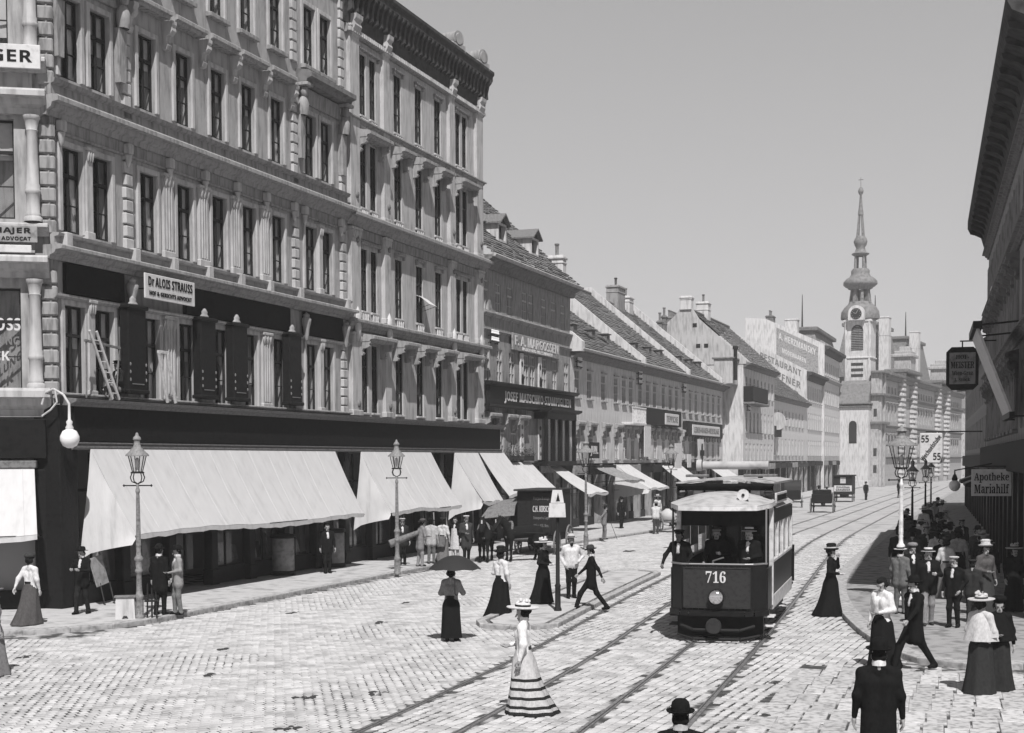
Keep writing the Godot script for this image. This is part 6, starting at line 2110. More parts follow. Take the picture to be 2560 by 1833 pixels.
# ---------------------------------------------------------------- lamps, posts, ladders
func gas_lamp(label: String, at: Vector3, big: bool, mt: String, turn := 0.0) -> Node3D:
	var t := thing("street_lamp", label, "street lamp", at, turn, "gas street lamps")
	var b := MB.new()
	b.lathe(Vector3.ZERO, [[0.125, 0.0], [0.125, 0.06], [0.099, 0.1], [0.099, 0.48], [0.112, 0.5], [0.112, 0.56], [0.086, 0.6], [0.073, 0.7], [0.066, 1.12], [0.099, 1.16], [0.099, 1.2], [0.073, 1.24], [0.086, 1.36], [0.086, 1.42], [0.112, 1.45], [0.112, 1.5], [0.066, 1.56], [0.056, 1.7], [0.066, 1.74], [0.050, 1.8], [0.040, 3.1], [0.056, 3.14], [0.056, 3.2], [0.036, 3.24], [0.033, 3.34]], 14)
	for k in 10:
		var an := TAU * k / 10.0
		b.tube(Vector3(cos(an) * 0.055, 1.8, sin(an) * 0.055), Vector3(cos(an) * 0.04, 3.05, sin(an) * 0.04), 0.009, 0.007, 5)
		b.tube(Vector3(cos(an) * 0.1, 0.12, sin(an) * 0.1), Vector3(cos(an) * 0.1, 0.46, sin(an) * 0.1), 0.01, 0.01, 5)
	part("post", b.mesh(), M[mt], t)
	b = MB.new()
	b.tube(Vector3(-0.34, 3.3, 0), Vector3(0.34, 3.3, 0), 0.018, 0.018, 6)
	for s in [-1.0, 1.0]:
		b.lathe(Vector3(s * 0.34, 3.3, 0), [[0.0, -0.04], [0.035, 0], [0.0, 0.04]], 6)
	part("ladder_bar", b.mesh(), M.iron_dark, t)
	var w := 0.34 if big else 0.23
	var h := 0.62 if big else 0.42
	var y := 3.62
	b = MB.new()
	for k in 4:
		var an2 := TAU * (k + 0.5) / 4.0
		var d := Vector3(cos(an2), 0, sin(an2))
		b.path([Vector3(0, 3.34, 0), d * 0.16 + Vector3(0, 3.4, 0), d * 0.2 + Vector3(0, 3.5, 0), d * 0.15 + Vector3(0, y, 0)], 0.014)
	b.lathe(Vector3(0, y, 0), [[0.0, -0.02], [0.17, -0.02], [0.17, 0.02], [0.0, 0.02]], 8)
	part("cradle", b.mesh(), M.iron_dark, t)
	var lan := part("lantern", one("lantern_frame%s" % big, func(q):
		for k in 6:
			var a := TAU * k / 6.0
			var d2 := Vector3(cos(a), 0, sin(a))
			q.tube(d2 * w * 0.55, d2 * w + Vector3(0, h, 0), 0.012, 0.012, 5)
			var e := Vector3(cos(a + TAU / 6.0), 0, sin(a + TAU / 6.0))
			q.tube(d2 * w + Vector3(0, h, 0), e * w + Vector3(0, h, 0), 0.014, 0.014, 5)
			q.tube(d2 * w * 0.55, e * w * 0.55, 0.012, 0.012, 5)), M.iron_dark, t, Vector3(0, y + 0.02, 0))
	part("glass", one("lantern_glass%s" % big, func(q):
		for k in 6:
			var a := TAU * k / 6.0
			var d2 := Vector3(cos(a), 0, sin(a))
			var e := Vector3(cos(a + TAU / 6.0), 0, sin(a + TAU / 6.0))
			q.quad(d2 * w * 0.55, e * w * 0.55, e * w + Vector3(0, h, 0), d2 * w + Vector3(0, h, 0), d2 + e)), M.glass, lan)
	part("mantle", one("mantle%s" % big, func(q): q.lathe(Vector3.ZERO, [[0.03, 0.0], [0.03, 0.1], [0.05, 0.14], [0.05, 0.28], [0.035, 0.34], [0.0, 0.36]], 8)), M.lamp_glass_white, lan)
	b = MB.new()
	b.lathe(Vector3(0, y + 0.02 + h, 0), [[w * 1.28, -0.03], [w * 1.28, 0.0], [w * 0.95, 0.07], [w * 0.42, 0.2], [w * 0.4, 0.24], [w * 0.34, 0.25], [w * 0.34, 0.36], [w * 0.46, 0.38], [w * 0.38, 0.44], [0.05, 0.47], [0.03, 0.54], [0.0, 0.56]], 12)
	part("lantern_roof", b.mesh(), M.iron_grey, t)
	return t


func build_street_furniture() -> void:
	gas_lamp("slim grey gas lamp standing beside the small pale chest and the two men", Vector3(-9.28, 0.117, -36.95), false, "iron_grey")
	gas_lamp("slim grey gas lamp before the second awning, near the man with a sack", Vector3(-3.94, 0.117, -51.0), false, "iron_grey")
	gas_lamp("tall lamp with a broad lantern near the delivery wagon and the kerb", Vector3(3.3, 0.1, -66.4), true, "iron_grey")
	gas_lamp("white painted lamp with a broad lantern above the straw hats on the right pavement", Vector3(10.72, 0.117, -41.0), true, "iron_white")
	gas_lamp("dark iron gas lamp just behind the white painted one", Vector3(15.33, 0.117, -57.0), false, "iron_dark").scale = Vector3.ONE * 0.84
	gas_lamp("dark iron gas lamp third along the right kerb", Vector3(19.05, 0.117, -68.6), false, "iron_dark").scale = Vector3.ONE * 0.84
	gas_lamp("dark iron gas lamp fourth along the right kerb", Vector3(24.2, 0.117, -86.0), false, "iron_dark").scale = Vector3.ONE * 0.84
	gas_lamp("far dark gas lamp on the left kerb beside the handcart", Vector3(9.3, 0.117, -87.0), true, "iron_dark")
	# chest at the foot of the first lamp
	var t := thing("letter_chest", "small pale chest with a split foot against the first grey lamp", "chest", Vector3(-9.62, 0.117, -36.9), 0.2)
	var b := MB.new()
	b.prism([[-0.24, 0.0], [-0.08, 0.0], [0.0, 0.16], [0.08, 0.0], [0.24, 0.0], [0.22, 0.52], [-0.22, 0.52]], Vector3(0, 0, -0.14), Vector3(1, 0, 0), Vector3(0, 1, 0), Vector3(0, 0, 0.28))
	part("case", b.mesh(), M.plaster_white, t)
	b = MB.new()
	b.cbox(Vector3(-0.26, 0.52, -0.17), Vector3(0.52, 0.05, 0.34), 0.01)
	part("lid", b.mesh(), M.wood_grey, t)
	t = thing("tool_stand", "dark iron stand with rods right behind the first grey lamp", "stand", Vector3(-8.98, 0.117, -37.0), 0.1)
	for k in 3:
		b = MB.new()
		b.tube(Vector3(-0.12 + k * 0.12, 0, 0.02 * k), Vector3(-0.1 + k * 0.1, 0.85 - 0.1 * k, 0), 0.025, 0.02, 6)
		part("rod", b.mesh(), M.iron_dark, t)
	b = MB.new()
	b.cbox(Vector3(-0.18, 0.4, -0.04), Vector3(0.36, 0.05, 0.1), 0.01)
	part("crossbar", b.mesh(), M.iron_dark, t)
	# tram stop post on the refuge
	t = thing("stop_post", "dark post with a white box-shaped stop sign on the refuge", "sign post", P(4.56, 13.05, 0.117), -0.1)
	b = MB.new()
	b.lathe(Vector3.ZERO, [[0.1, 0.0], [0.1, 0.05], [0.075, 0.1], [0.07, 0.62], [0.085, 0.65], [0.055, 0.7], [0.045, 2.4], [0.03, 3.2], [0.0, 3.24]], 10)
	part("post", b.mesh(), M.iron_dark, t)
	b = MB.new()
	b.prism([[-0.22, 2.42], [0.22, 2.42], [0.2, 2.78], [-0.2, 2.78]], Vector3(0, 0, 0.045), Vector3(1, 0, 0), Vector3(0, 1, 0), Vector3(0, 0, 0.1))
	part("sign_box", b.mesh(), M.sign_white, t)
	b = MB.new()
	b.prism([[-0.17, 2.79], [0.17, 2.79], [0.12, 3.12], [-0.12, 3.12]], Vector3(0, 0, 0.045), Vector3(1, 0, 0), Vector3(0, 1, 0), Vector3(0, 0, 0.06))
	var sg := part("sign_plate", b.mesh(), M.sign_white, t)
	b = MB.new()
	b.prism([[-0.03, 2.83], [0.07, 2.83], [0.02, 3.05]], Vector3(0, 0, 0.106), Vector3(1, 0, 0), Vector3(0, 1, 0), Vector3(0, 0, 0.006))
	part("pictogram", b.mesh(), M.letter_black, sg)
	# globe lamp with a bracket on the corner
	t = thing("corner_globe_lamp", "large white globe lamp on an ornate bracket at the corner of the left block", "lamp", P(1.15, 0.75, 4.62), ROW)
	b = MB.new()
	b.lathe(Vector3(0, 0, 0), [[0.06, -0.25], [0.18, -0.19], [0.25, -0.05], [0.25, 0.06], [0.18, 0.2], [0.08, 0.25]], 18)
	part("globe", b.mesh(), M.lamp_glass_white, t)
	b = MB.new()
	b.lathe(Vector3(0, 0.24, 0), [[0.1, 0.0], [0.11, 0.05], [0.07, 0.12], [0.09, 0.2], [0.04, 0.26], [0.03, 0.7]], 10)
	b.path([Vector3(0, 0.9, 0), Vector3(-0.03, 1.15, -0.15), Vector3(-0.1, 1.3, -0.4), Vector3(-0.12, 1.2, -0.65), Vector3(-0.12, 0.9, -0.75)], 0.035)
	b.path([Vector3(-0.1, 1.25, -0.35), Vector3(-0.1, 0.95, -0.3), Vector3(-0.11, 0.75, -0.5), Vector3(-0.12, 0.6, -0.75)], 0.025)
	part("bracket", b.mesh(), M.plaster_white, t)
	# a ladder and a white frame leaning on the fascia
	t = thing("pale_ladder", "pale wooden ladder tilted against the mezzanine window beside the crouching man", "ladder", P(3.55, 0.45, 5.74), ROW)
	for s in [0.0, 0.32]:
		b = MB.new()
		b.xf = Transform3D(Basis(Vector3(0, 0, 1), 0.52), Vector3(s, 0, 0))
		b.cbox(Vector3(-0.04, 0, 0), Vector3(0.08, 2.1, 0.05), 0.008)
		part("rail", b.mesh(), M.wood_pale, t)
	for k in 6:
		b = MB.new()
		b.tube(Vector3(-0.16 * (k + 0.5), 0.28 * (k + 0.6), 0.02), Vector3(0.32 - 0.16 * (k + 0.5), 0.28 * (k + 0.6), 0.02), 0.018, 0.018, 6)
		part("rung", b.mesh(), M.wood_pale, t)
	t = thing("white_frame", "tall white wooden frame leaning on the fascia ledge before the first showcase", "frame", P(6.3, 0.5, 5.74), ROW)
	for s in [[-0.02, 0.0], [0.42, 0.0]]:
		b = MB.new()
		b.xf = Transform3D(Basis(Vector3(0, 0, 1), 0.3), Vector3(s[0], 0, 0))
		b.cbox(Vector3(-0.05, 0, 0), Vector3(0.1, 1.5, 0.06), 0.008)
		part("upright", b.mesh(), M.wood_pale, t)
	b = MB.new()
	b.cbox(Vector3(-0.52, 1.42, 0.0), Vector3(0.54, 0.09, 0.055), 0.008)
	part("head_rail", b.mesh(), M.wood_pale, t)
	t = thing("window_bar", "dark wooden bar across the open mezzanine windows before the crouching man", "bar", P(3.1, 0.42, 7.2), ROW)
	b = MB.new()
	b.xf = Transform3D(Basis(Vector3(0, 0, 1), -0.06), Vector3.ZERO)
	b.cbox(Vector3(-0.8, 0, 0), Vector3(1.7, 0.07, 0.05), 0.008)
	part("bar", b.mesh(), M.wood_grey, t)
	b = MB.new()
	b.tube(Vector3(-0.7, 0.05, 0.02), Vector3(-0.7, -1.46, 0.0), 0.025, 0.025, 6)
	b.tube(Vector3(0.85, -0.05, 0.02), Vector3(0.7, -1.46, 0.0), 0.025, 0.025, 6)
	part("props", b.mesh(), M.wood_grey, t)


# ---------------------------------------------------------------- tram
func build_tram() -> void:
	rng.seed = 71
	var t := thing("tram", "dark electric tram with pale roof and posts, numbered 716, coming along the track", "tram", P(-0.15, 18.1), deg_to_rad(-14.9))
	# local: z forward (front at z = 0), x to the viewer's right
	var W := 1.04
	var nose := [[-W, -0.42], [-0.78, -0.06], [-0.6, 0.0], [0.6, 0.0], [0.78, -0.06], [W, -0.42]]
	# dash panels of the front platform
	var b := MB.new()
	var ring := []
	for p in nose:
		ring.append([p[0], p[1]])
	ring.append([W, -1.5])
	ring.append([-W, -1.5])
	for i in nose.size() - 1:
		var p0: Array = nose[i]
		var p1: Array = nose[i + 1]
		var o := Vector3(p0[1] - p1[1], 0, 0)
		var nn := Vector3(-(p1[1] - p0[1]), 0, p1[0] - p0[0]).normalized()
		b.quad(Vector3(p0[0], 0.72, p0[1]), Vector3(p1[0], 0.72, p1[1]), Vector3(p1[0], 1.7, p1[1]), Vector3(p0[0], 1.7, p0[1]), nn)
		b.quad(Vector3(p0[0], 0.72, p0[1]) - nn * 0.05, Vector3(p1[0], 0.72, p1[1]) - nn * 0.05, Vector3(p1[0], 1.7, p1[1]) - nn * 0.05, Vector3(p0[0], 1.7, p0[1]) - nn * 0.05, -nn)
		b.quad(Vector3(p0[0], 1.7, p0[1]), Vector3(p1[0], 1.7, p1[1]), Vector3(p1[0], 1.7, p1[1]) - nn * 0.05, Vector3(p0[0], 1.7, p0[1]) - nn * 0.05, Vector3.UP)
	for s in [-1.0, 1.0]:
		b.box(Vector3(s * W - 0.025, 0.72, -1.5), Vector3(0.05, 0.9, 1.08))
	part("dash", b.mesh(), M.tram_dark, t)
	b = MB.new()
	b.cbox(Vector3(-0.72, 0.8, 0.001), Vector3(1.44, 0.82, 0.02), 0.006)
	part("front_panel", b.mesh(), M.tram_panel, t)
	b = MB.new()
	for i in nose.size() - 1:
		b.tube(Vector3(nose[i][0], 1.73, nose[i][1]), Vector3(nose[i + 1][0], 1.73, nose[i + 1][1]), 0.022, 0.022, 8)
	part("hand_rail", b.mesh(), M.brass, t)
	for e in [[-0.73, 0.78, 0.03, 0.88], [0.7, 0.78, 0.03, 0.88], [-0.7, 0.77, 1.4, 0.03], [-0.7, 1.63, 1.4, 0.03]]:
		b = MB.new()
		b.cbox(Vector3(e[0], e[1], 0.018), Vector3(e[2], e[3], 0.015), 0.005)
		part("beading", b.mesh(), M.tram_panel, t)
	for k in 22:
		part("rivet", one("rivet", func(q): q.lathe(Vector3.ZERO, [[0.0, -0.012], [0.011, -0.006], [0.011, 0.006], [0.0, 0.012]], 6)), M.tram_panel, t, Vector3(-0.66 + (k % 11) * 0.132, 0.75 if k < 11 else 1.675, 0.006))
	text(t, "number", "716", 0.25, 0.43, M.letter_pale, Vector3(-0.02, 1.45, 0.028), Basis(), true)
	b = MB.new()
	b.tube(Vector3(0, 1.02, 0.02), Vector3(0, 1.02, 0.16), 0.17, 0.18, 20)
	var hl := part("headlamp", b.mesh(), M.tram_dark, t)
	b = MB.new()
	b.xf = Transform3D(Basis(Vector3(1, 0, 0), PI / 2), Vector3(0, 1.02, 0.16))
	b.lathe(Vector3.ZERO, [[0.155, 0.0], [0.14, 0.03], [0.1, 0.055], [0.05, 0.068], [0.0, 0.07]], 18)
	part("lens", b.mesh(), M.lamp_lens, hl)
	# bumper beam, buffer, fender
	b = MB.new()
	for i in nose.size() - 1:
		var p0: Array = nose[i]
		var p1: Array = nose[i + 1]
		var nn := Vector3(-(p1[1] - p0[1]), 0, p1[0] - p0[0]).normalized()
		b.xf = Transform3D()
		b.quad(Vector3(p0[0], 0.6, p0[1]) + nn * 0.05, Vector3(p1[0], 0.6, p1[1]) + nn * 0.05, Vector3(p1[0], 0.72, p1[1]) + nn * 0.05, Vector3(p0[0], 0.72, p0[1]) + nn * 0.05, nn)
		b.quad(Vector3(p0[0], 0.72, p0[1]) + nn * 0.05, Vector3(p1[0], 0.72, p1[1]) + nn * 0.05, Vector3(p1[0], 0.72, p1[1] - 0.1), Vector3(p0[0], 0.72, p0[1] - 0.1), Vector3.UP)
	b.box(Vector3(-W - 0.05, 0.6, -0.5), Vector3(0.1, 0.12, 0.1))
	b.box(Vector3(W - 0.05, 0.6, -0.5), Vector3(0.1, 0.12, 0.1))
	part("bumper_beam", b.mesh(), M.tram_dark, t)
	b = MB.new()
	b.tube(Vector3(-0.05, 0.4, -0.1), Vector3(-0.05, 0.4, 0.12), 0.07, 0.07, 12)
	b.tube(Vector3(-0.05, 0.4, 0.12), Vector3(-0.05, 0.4, 0.17), 0.17, 0.17, 20)
	part("buffer", b.mesh(), M.tram_panel, t)
	b = MB.new()
	b.path([Vector3(-0.8, 0.38, -0.15), Vector3(-0.5, 0.3, 0.05), Vector3(0.5, 0.3, 0.05), Vector3(0.8, 0.38, -0.15)], 0.035, 8)
	b.path([Vector3(-0.9, 0.16, -0.3), Vector3(-0.5, 0.1, 0.0), Vector3(0.5, 0.1, 0.0), Vector3(0.9, 0.16, -0.3)], 0.03, 8)
	part("fender", b.mesh(), M.iron_dark, t)
	b = MB.new()
	b.box(Vector3(-0.95, 0.08, -0.7), Vector3(1.9, 0.5, 0.06))
	part("lifeguard_board", b.mesh(), M.tram_dark, t)
	# platform floor and body
	var L := 8.6
	b = MB.new()
	b.prism(ring, Vector3(0, 0.68, 0), Vector3(1, 0, 0), Vector3(0, 0, 1), Vector3(0, 0.05, 0))
	b.box(Vector3(-W, 0.68, -L + 0.5), Vector3(2 * W, 0.05, L - 2.0))
	part("floor", b.mesh(), M.wood_dark, t)
	var z0 := -1.5
	var z1 := -L + 1.5
	for s in [-1.0, 1.0]:
		b = MB.new()
		b.box(Vector3(s * W - 0.03, 0.95, z1), Vector3(0.06, 0.72, z0 - z1))
		part("side_panel", b.mesh(), M.tram_dark, t)
		b = MB.new()
		b.cbox(Vector3(s * W - 0.04, 0.62, z1), Vector3(0.08, 0.32, z0 - z1), 0.01)
		part("rocker_panel", b.mesh(), M.tram_cream, t)
		b = MB.new()
		b.cbox(Vector3(s * W - 0.045, 1.67, z1), Vector3(0.09, 0.07, z0 - z1), 0.01)
		part("window_rail", b.mesh(), M.tram_cream, t)
		b = MB.new()
		b.cbox(Vector3(s * W - 0.045, 2.55, z1), Vector3(0.09, 0.3, z0 - z1), 0.01)
		part("letter_board", b.mesh(), M.tram_dark, t)
		var nw := 4
		for k in nw + 1:
			b = MB.new()
			var z := lerpf(z0, z1, float(k) / nw)
			b.cbox(Vector3(s * W - 0.045, 1.74, z - 0.06 if k > 0 else z - 0.12), Vector3(0.09, 0.81, 0.12), 0.01)
			part("window_post", b.mesh(), M.tram_cream, t)
			if k < nw:
				b = MB.new()
				var zb := lerpf(z0, z1, float(k + 1) / nw)
				b.quad(Vector3(s * W, 1.74, z - 0.06), Vector3(s * W, 1.74, zb + 0.06), Vector3(s * W, 2.55, zb + 0.06), Vector3(s * W, 2.55, z - 0.06), Vector3(s, 0, 0))
				part("window_pane", b.mesh(), M.glass, t)
				b = MB.new()
				b.cloth([[Vector3(s * (W - 0.05), 2.5, z - 0.1), Vector3(s * (W - 0.05), 2.5, zb + 0.1)], [Vector3(s * (W - 0.05), 2.15, z - 0.1), Vector3(s * (W - 0.05), 2.15, zb + 0.1)], [Vector3(s * (W - 0.05), 1.95 if k % 2 else 2.2, z - 0.1), Vector3(s * (W - 0.05), 1.95 if k % 2 else 2.2, zb + 0.1)]], 0.01)
				part("blind", b.mesh(), M.curtain, t)
		# corner posts of the front platform
		b = MB.new()
		b.cbox(Vector3(s * W - 0.05, 0.72, -1.56), Vector3(0.1, 2.2, 0.14), 0.012)
		part("corner_post", b.mesh(), M.tram_cream, t)
		b = MB.new()
		b.tube(Vector3(s * (W - 0.02), 1.7, -0.44), Vector3(s * (W - 0.02), 2.94, -0.44), 0.022, 0.022, 8)
		part("grab_rail", b.mesh(), M.brass if s > 0 else M.tram_dark, t)
	# body end wall with door and windows
	b = MB.new()
	b.box(Vector3(-W, 0.72, -1.56), Vector3(0.7, 0.95, 0.05))
	b.box(Vector3(W - 0.7, 0.72, -1.56), Vector3(0.7, 0.95, 0.05))
	b.box(Vector3(-W, 2.5, -1.56), Vector3(2 * W, 0.45, 0.05))
	for x in [-W, -0.36, 0.3, W - 0.06]:
		b.box(Vector3(x, 0.72, -1.565), Vector3(0.06, 2.0, 0.06))
	part("end_wall", b.mesh(), M.tram_dark, t)
	for x in [[-W + 0.06, -0.36], [-0.3, 0.3], [0.36, W - 0.06]]:
		b = MB.new()
		b.quad(Vector3(x[0], 1.6, -1.53), Vector3(x[1], 1.6, -1.53), Vector3(x[1], 2.5, -1.53), Vector3(x[0], 2.5, -1.53), Vector3(0, 0, 1))
		part("end_pane", b.mesh(), M.glass, t)
	b = MB.new()
	b.box(Vector3(-W, 0.72, -L + 1.45), Vector3(2 * W, 2.2, 0.06))
	part("rear_wall", b.mesh(), M.tram_dark, t)
	# rear platform dash
	b = MB.new()
	b.box(Vector3(-W, 0.72, -L + 0.1), Vector3(2 * W, 0.98, 0.06))
	part("rear_dash", b.mesh(), M.tram_dark, t)
	# platform roof: a shallow hood with a rolled front edge
	b = MB.new()
	var hood_rows := []
	for i in 9:
		var f := i / 8.0
		var z := lerpf(0.12, -1.9, f)
		var r := []
		for j in 13:
			var g := j / 12.0 * 2.0 - 1.0
			var hw := lerpf(0.86, 1.12, clampf(f * 3.2, 0.0, 1.0))
			var zz := z - 0.22 * g * g * (1.0 - f)
			r.append(Vector3(g * hw, 2.98 + 0.3 * sin(clampf(f * 1.15, 0, 1) * PI / 2) * (1.0 - 0.75 * g * g), zz))
		hood_rows.append(r)
	b.cloth(hood_rows, 0.03)
	part("hood_roof", b.mesh(), M.tram_roof, t)
	b = MB.new()
	for j in 12:
		var pa: Vector3 = hood_rows[0][j]
		var pb: Vector3 = hood_rows[0][j + 1]
		b.quad(pa + Vector3(0, 0.03, 0), pb + Vector3(0, 0.03, 0), pb + Vector3(0, -0.09, 0.01), pa + Vector3(0, -0.09, 0.01), Vector3(0, 0, 1))
		b.quad(pa + Vector3(0, 0.03, -0.03), pb + Vector3(0, 0.03, -0.03), pb + Vector3(0, -0.09, -0.02), pa + Vector3(0, -0.09, -0.02), Vector3(0, 0, -1))
	for s in [0, 12]:
		for i in 8:
			var pa2: Vector3 = hood_rows[i][s]
			var pb2: Vector3 = hood_rows[i + 1][s]
			var sx := -1.0 if s == 0 else 1.0
			b.quad(pa2, pb2, pb2 + Vector3(0, -0.09, 0), pa2 + Vector3(0, -0.09, 0), Vector3(sx, 0, 0))
			b.quad(pa2 - Vector3(sx * 0.03, 0, 0), pb2 - Vector3(sx * 0.03, 0, 0), pb2 + Vector3(-sx * 0.03, -0.09, 0), pa2 + Vector3(-sx * 0.03, -0.09, 0), Vector3(-sx, 0, 0))
	part("hood_edge", b.mesh(), M.tram_cream, t)
	b = MB.new()
	for i in 8:
		for s in [-1.0, 1.0]:
			b.quad(Vector3(s * 1.12, 2.9, z0 - 0.3), Vector3(s * 1.12, 2.9, z1), Vector3(s * 0.6, 3.25, z1), Vector3(s * 0.6, 3.25, z0 - 0.3), Vector3(s, 2, 0))
		break
	part("lower_roof", b.mesh(), M.tram_roof, t)
	# clerestory with its windows, and the wide upper roof
	b = MB.new()
	for x in [-0.72, -0.45, 0.3, 0.57]:
		b.cbox(Vector3(x, 3.12, -1.62), Vector3(0.22, 0.34, 0.1), 0.02)
	for s in [-1.0, 1.0]:
		b.box(Vector3(s * 0.74 - 0.02, 3.12, z1), Vector3(0.04, 0.34, z0 - z1 - 0.15))
	part("clerestory", b.mesh(), M.tram_cream, t)
	b = MB.new()
	b.box(Vector3(-0.7, 3.14, -1.72), Vector3(1.4, 0.3, 0.04))
	part("clerestory_window", b.mesh(), M.tram_dark, t)
	b = MB.new()
	var ur := []
	for i in 3:
		var r := []
		for j in 9:
			var g := j / 8.0 * 2.0 - 1.0
			r.append(Vector3(g * 1.1, 3.46 + 0.1 * (1 - g * g), lerpf(-1.35, z1 + 0.1, i / 2.0)))
		ur.append(r)
	b.cloth(ur, 0.05)
	part("upper_roof", b.mesh(), M.tram_roof, t)
	b = MB.new()
	b.box(Vector3(-1.1, 3.4, -1.42), Vector3(2.2, 0.06, 0.08))
	b.box(Vector3(-1.08, 3.3, -1.5), Vector3(2.16, 0.1, 0.06))
	part("upper_fascia", b.mesh(), M.tram_dark, t)
	# roof gear: disc sign, speaking horns, trolley cylinder, planks, side letter boards
	b = MB.new()
	b.tube(Vector3(0.52, 3.22, -0.42), Vector3(0.52, 3.22, -0.48), 0.13, 0.13, 20)
	var ds := part("disc_sign", b.mesh(), M.tram_cream, t)
	b = MB.new()
	b.tube(Vector3(0.52, 3.22, -0.4), Vector3(0.52, 3.22, -0.418), 0.035, 0.035, 12)
	part("disc_boss", b.mesh(), M.tram_panel, ds)
	b = MB.new()
	b.cbox(Vector3(0.4, 3.05, -0.5), Vector3(0.24, 0.05, 0.1), 0.01)
	part("disc_foot", b.mesh(), M.tram_dark, ds)
	for s in [-1.0, 1.0]:
		b = MB.new()
		b.tube(Vector3(s * 0.98, 3.25, -1.35), Vector3(s * 0.98, 3.25, -1.75), 0.1, 0.1, 14, false)
		b.lathe(Vector3(s * 0.98, 3.25, -1.35), [[0.1, -0.01], [0.12, 0.0], [0.1, 0.01]], 6)
		part("roof_pipe", b.mesh(), M.tram_dark, t)
		b = MB.new()
		b.cbox(Vector3(s * 1.12 - 0.02, 3.0, -4.6), Vector3(0.04, 0.24, 3.0), 0.01)
		var rb := part("route_board", b.mesh(), M.tram_cream, t)
		text(rb, "lettering", "MARIAHILFER STRASSE", 0.13, 2.6, M.letter_black, Vector3(s * 1.12 + s * 0.024, 3.12, -3.1), Basis(Vector3.UP, s * PI / 2))
	b = MB.new()
	b.tube(Vector3(-0.75, 3.86, -3.4), Vector3(0.8, 3.86, -3.4), 0.1, 0.1, 14)
	b.tube(Vector3(-0.78, 3.86, -3.4), Vector3(-0.9, 3.86, -3.4), 0.14, 0.14, 14)
	part("collector_drum", b.mesh(), M.tram_roof, t)
	for s in [-1.0, 1.0]:
		b = MB.new()
		b.tube(Vector3(s * 0.6, 3.5, -3.2), Vector3(s * 0.6, 3.8, -3.38), 0.04, 0.03, 6)
		b.tube(Vector3(s * 0.6, 3.5, -3.8), Vector3(s * 0.6, 3.8, -3.42), 0.04, 0.03, 6)
		part("collector_stand", b.mesh(), M.iron_dark, t)
	for e in [[-0.95, -2.2, 0.5], [0.35, -2.4, 0.75]]:
		b = MB.new()
		b.cbox(Vector3(e[0], 3.6, e[1]), Vector3(e[2], 0.06, 0.35), 0.015)
		part("roof_plank", b.mesh(), M.wood_grey, t)
	# wheels and truck
	for z in [-3.3, -5.4]:
		for s in [-1.0, 1.0]:
			b = MB.new()
			b.tube(Vector3(s * 0.68, 0.4, z), Vector3(s * 0.78, 0.4, z), 0.39, 0.39, 24)
			b.tube(Vector3(s * 0.62, 0.4, z), Vector3(s * 0.68, 0.4, z), 0.41, 0.41, 24)
			var wh := part("wheel", b.mesh(), M.iron_dark, t)
			b = MB.new()
			b.tube(Vector3(s * 0.78, 0.4, z), Vector3(s * 0.84, 0.4, z), 0.1, 0.08, 12)
			part("hub", b.mesh(), M.iron_grey, wh)
	b = MB.new()
	for s in [-1.0, 1.0]:
		b.cbox(Vector3(s * 0.86 - 0.05, 0.34, -6.4), Vector3(0.1, 0.16, 4.1), 0.02)
	b.box(Vector3(-0.8, 0.5, -6.2), Vector3(1.6, 0.14, 3.8))
	part("truck_frame", b.mesh(), M.iron_dark, t)
	b = MB.new()
	b.box(Vector3(-0.5, 0.14, -5.0), Vector3(1.0, 0.36, 1.3))
	part("motor_case", b.mesh(), M.tram_dark, t)
	for s in [-1.0, 1.0]:
		for e in [[0.3, -1.05], [0.5, -1.15]]:
			b = MB.new()
			b.cbox(Vector3(s * (W - 0.02) - 0.14, e[0], e[1] - 0.2), Vector3(0.28, 0.035, 0.5), 0.008)
			part("step", b.mesh(), M.wood_pale if s > 0 else M.wood_dark, t)
	# controller and brake handle on the platform
	b = MB.new()
	b.cbox(Vector3(-0.3, 0.73, -0.45), Vector3(0.36, 0.95, 0.28), 0.03)
	part("controller", b.mesh(), M.tram_dark, t)
	b = MB.new()
	b.tube(Vector3(-0.12, 1.68, -0.3), Vector3(-0.12, 1.78, -0.3), 0.02, 0.02, 8)
	b.tube(Vector3(-0.12, 1.78, -0.3), Vector3(0.12, 1.86, -0.26), 0.018, 0.018, 8)
	part("crank_handle", b.mesh(), M.brass, t)


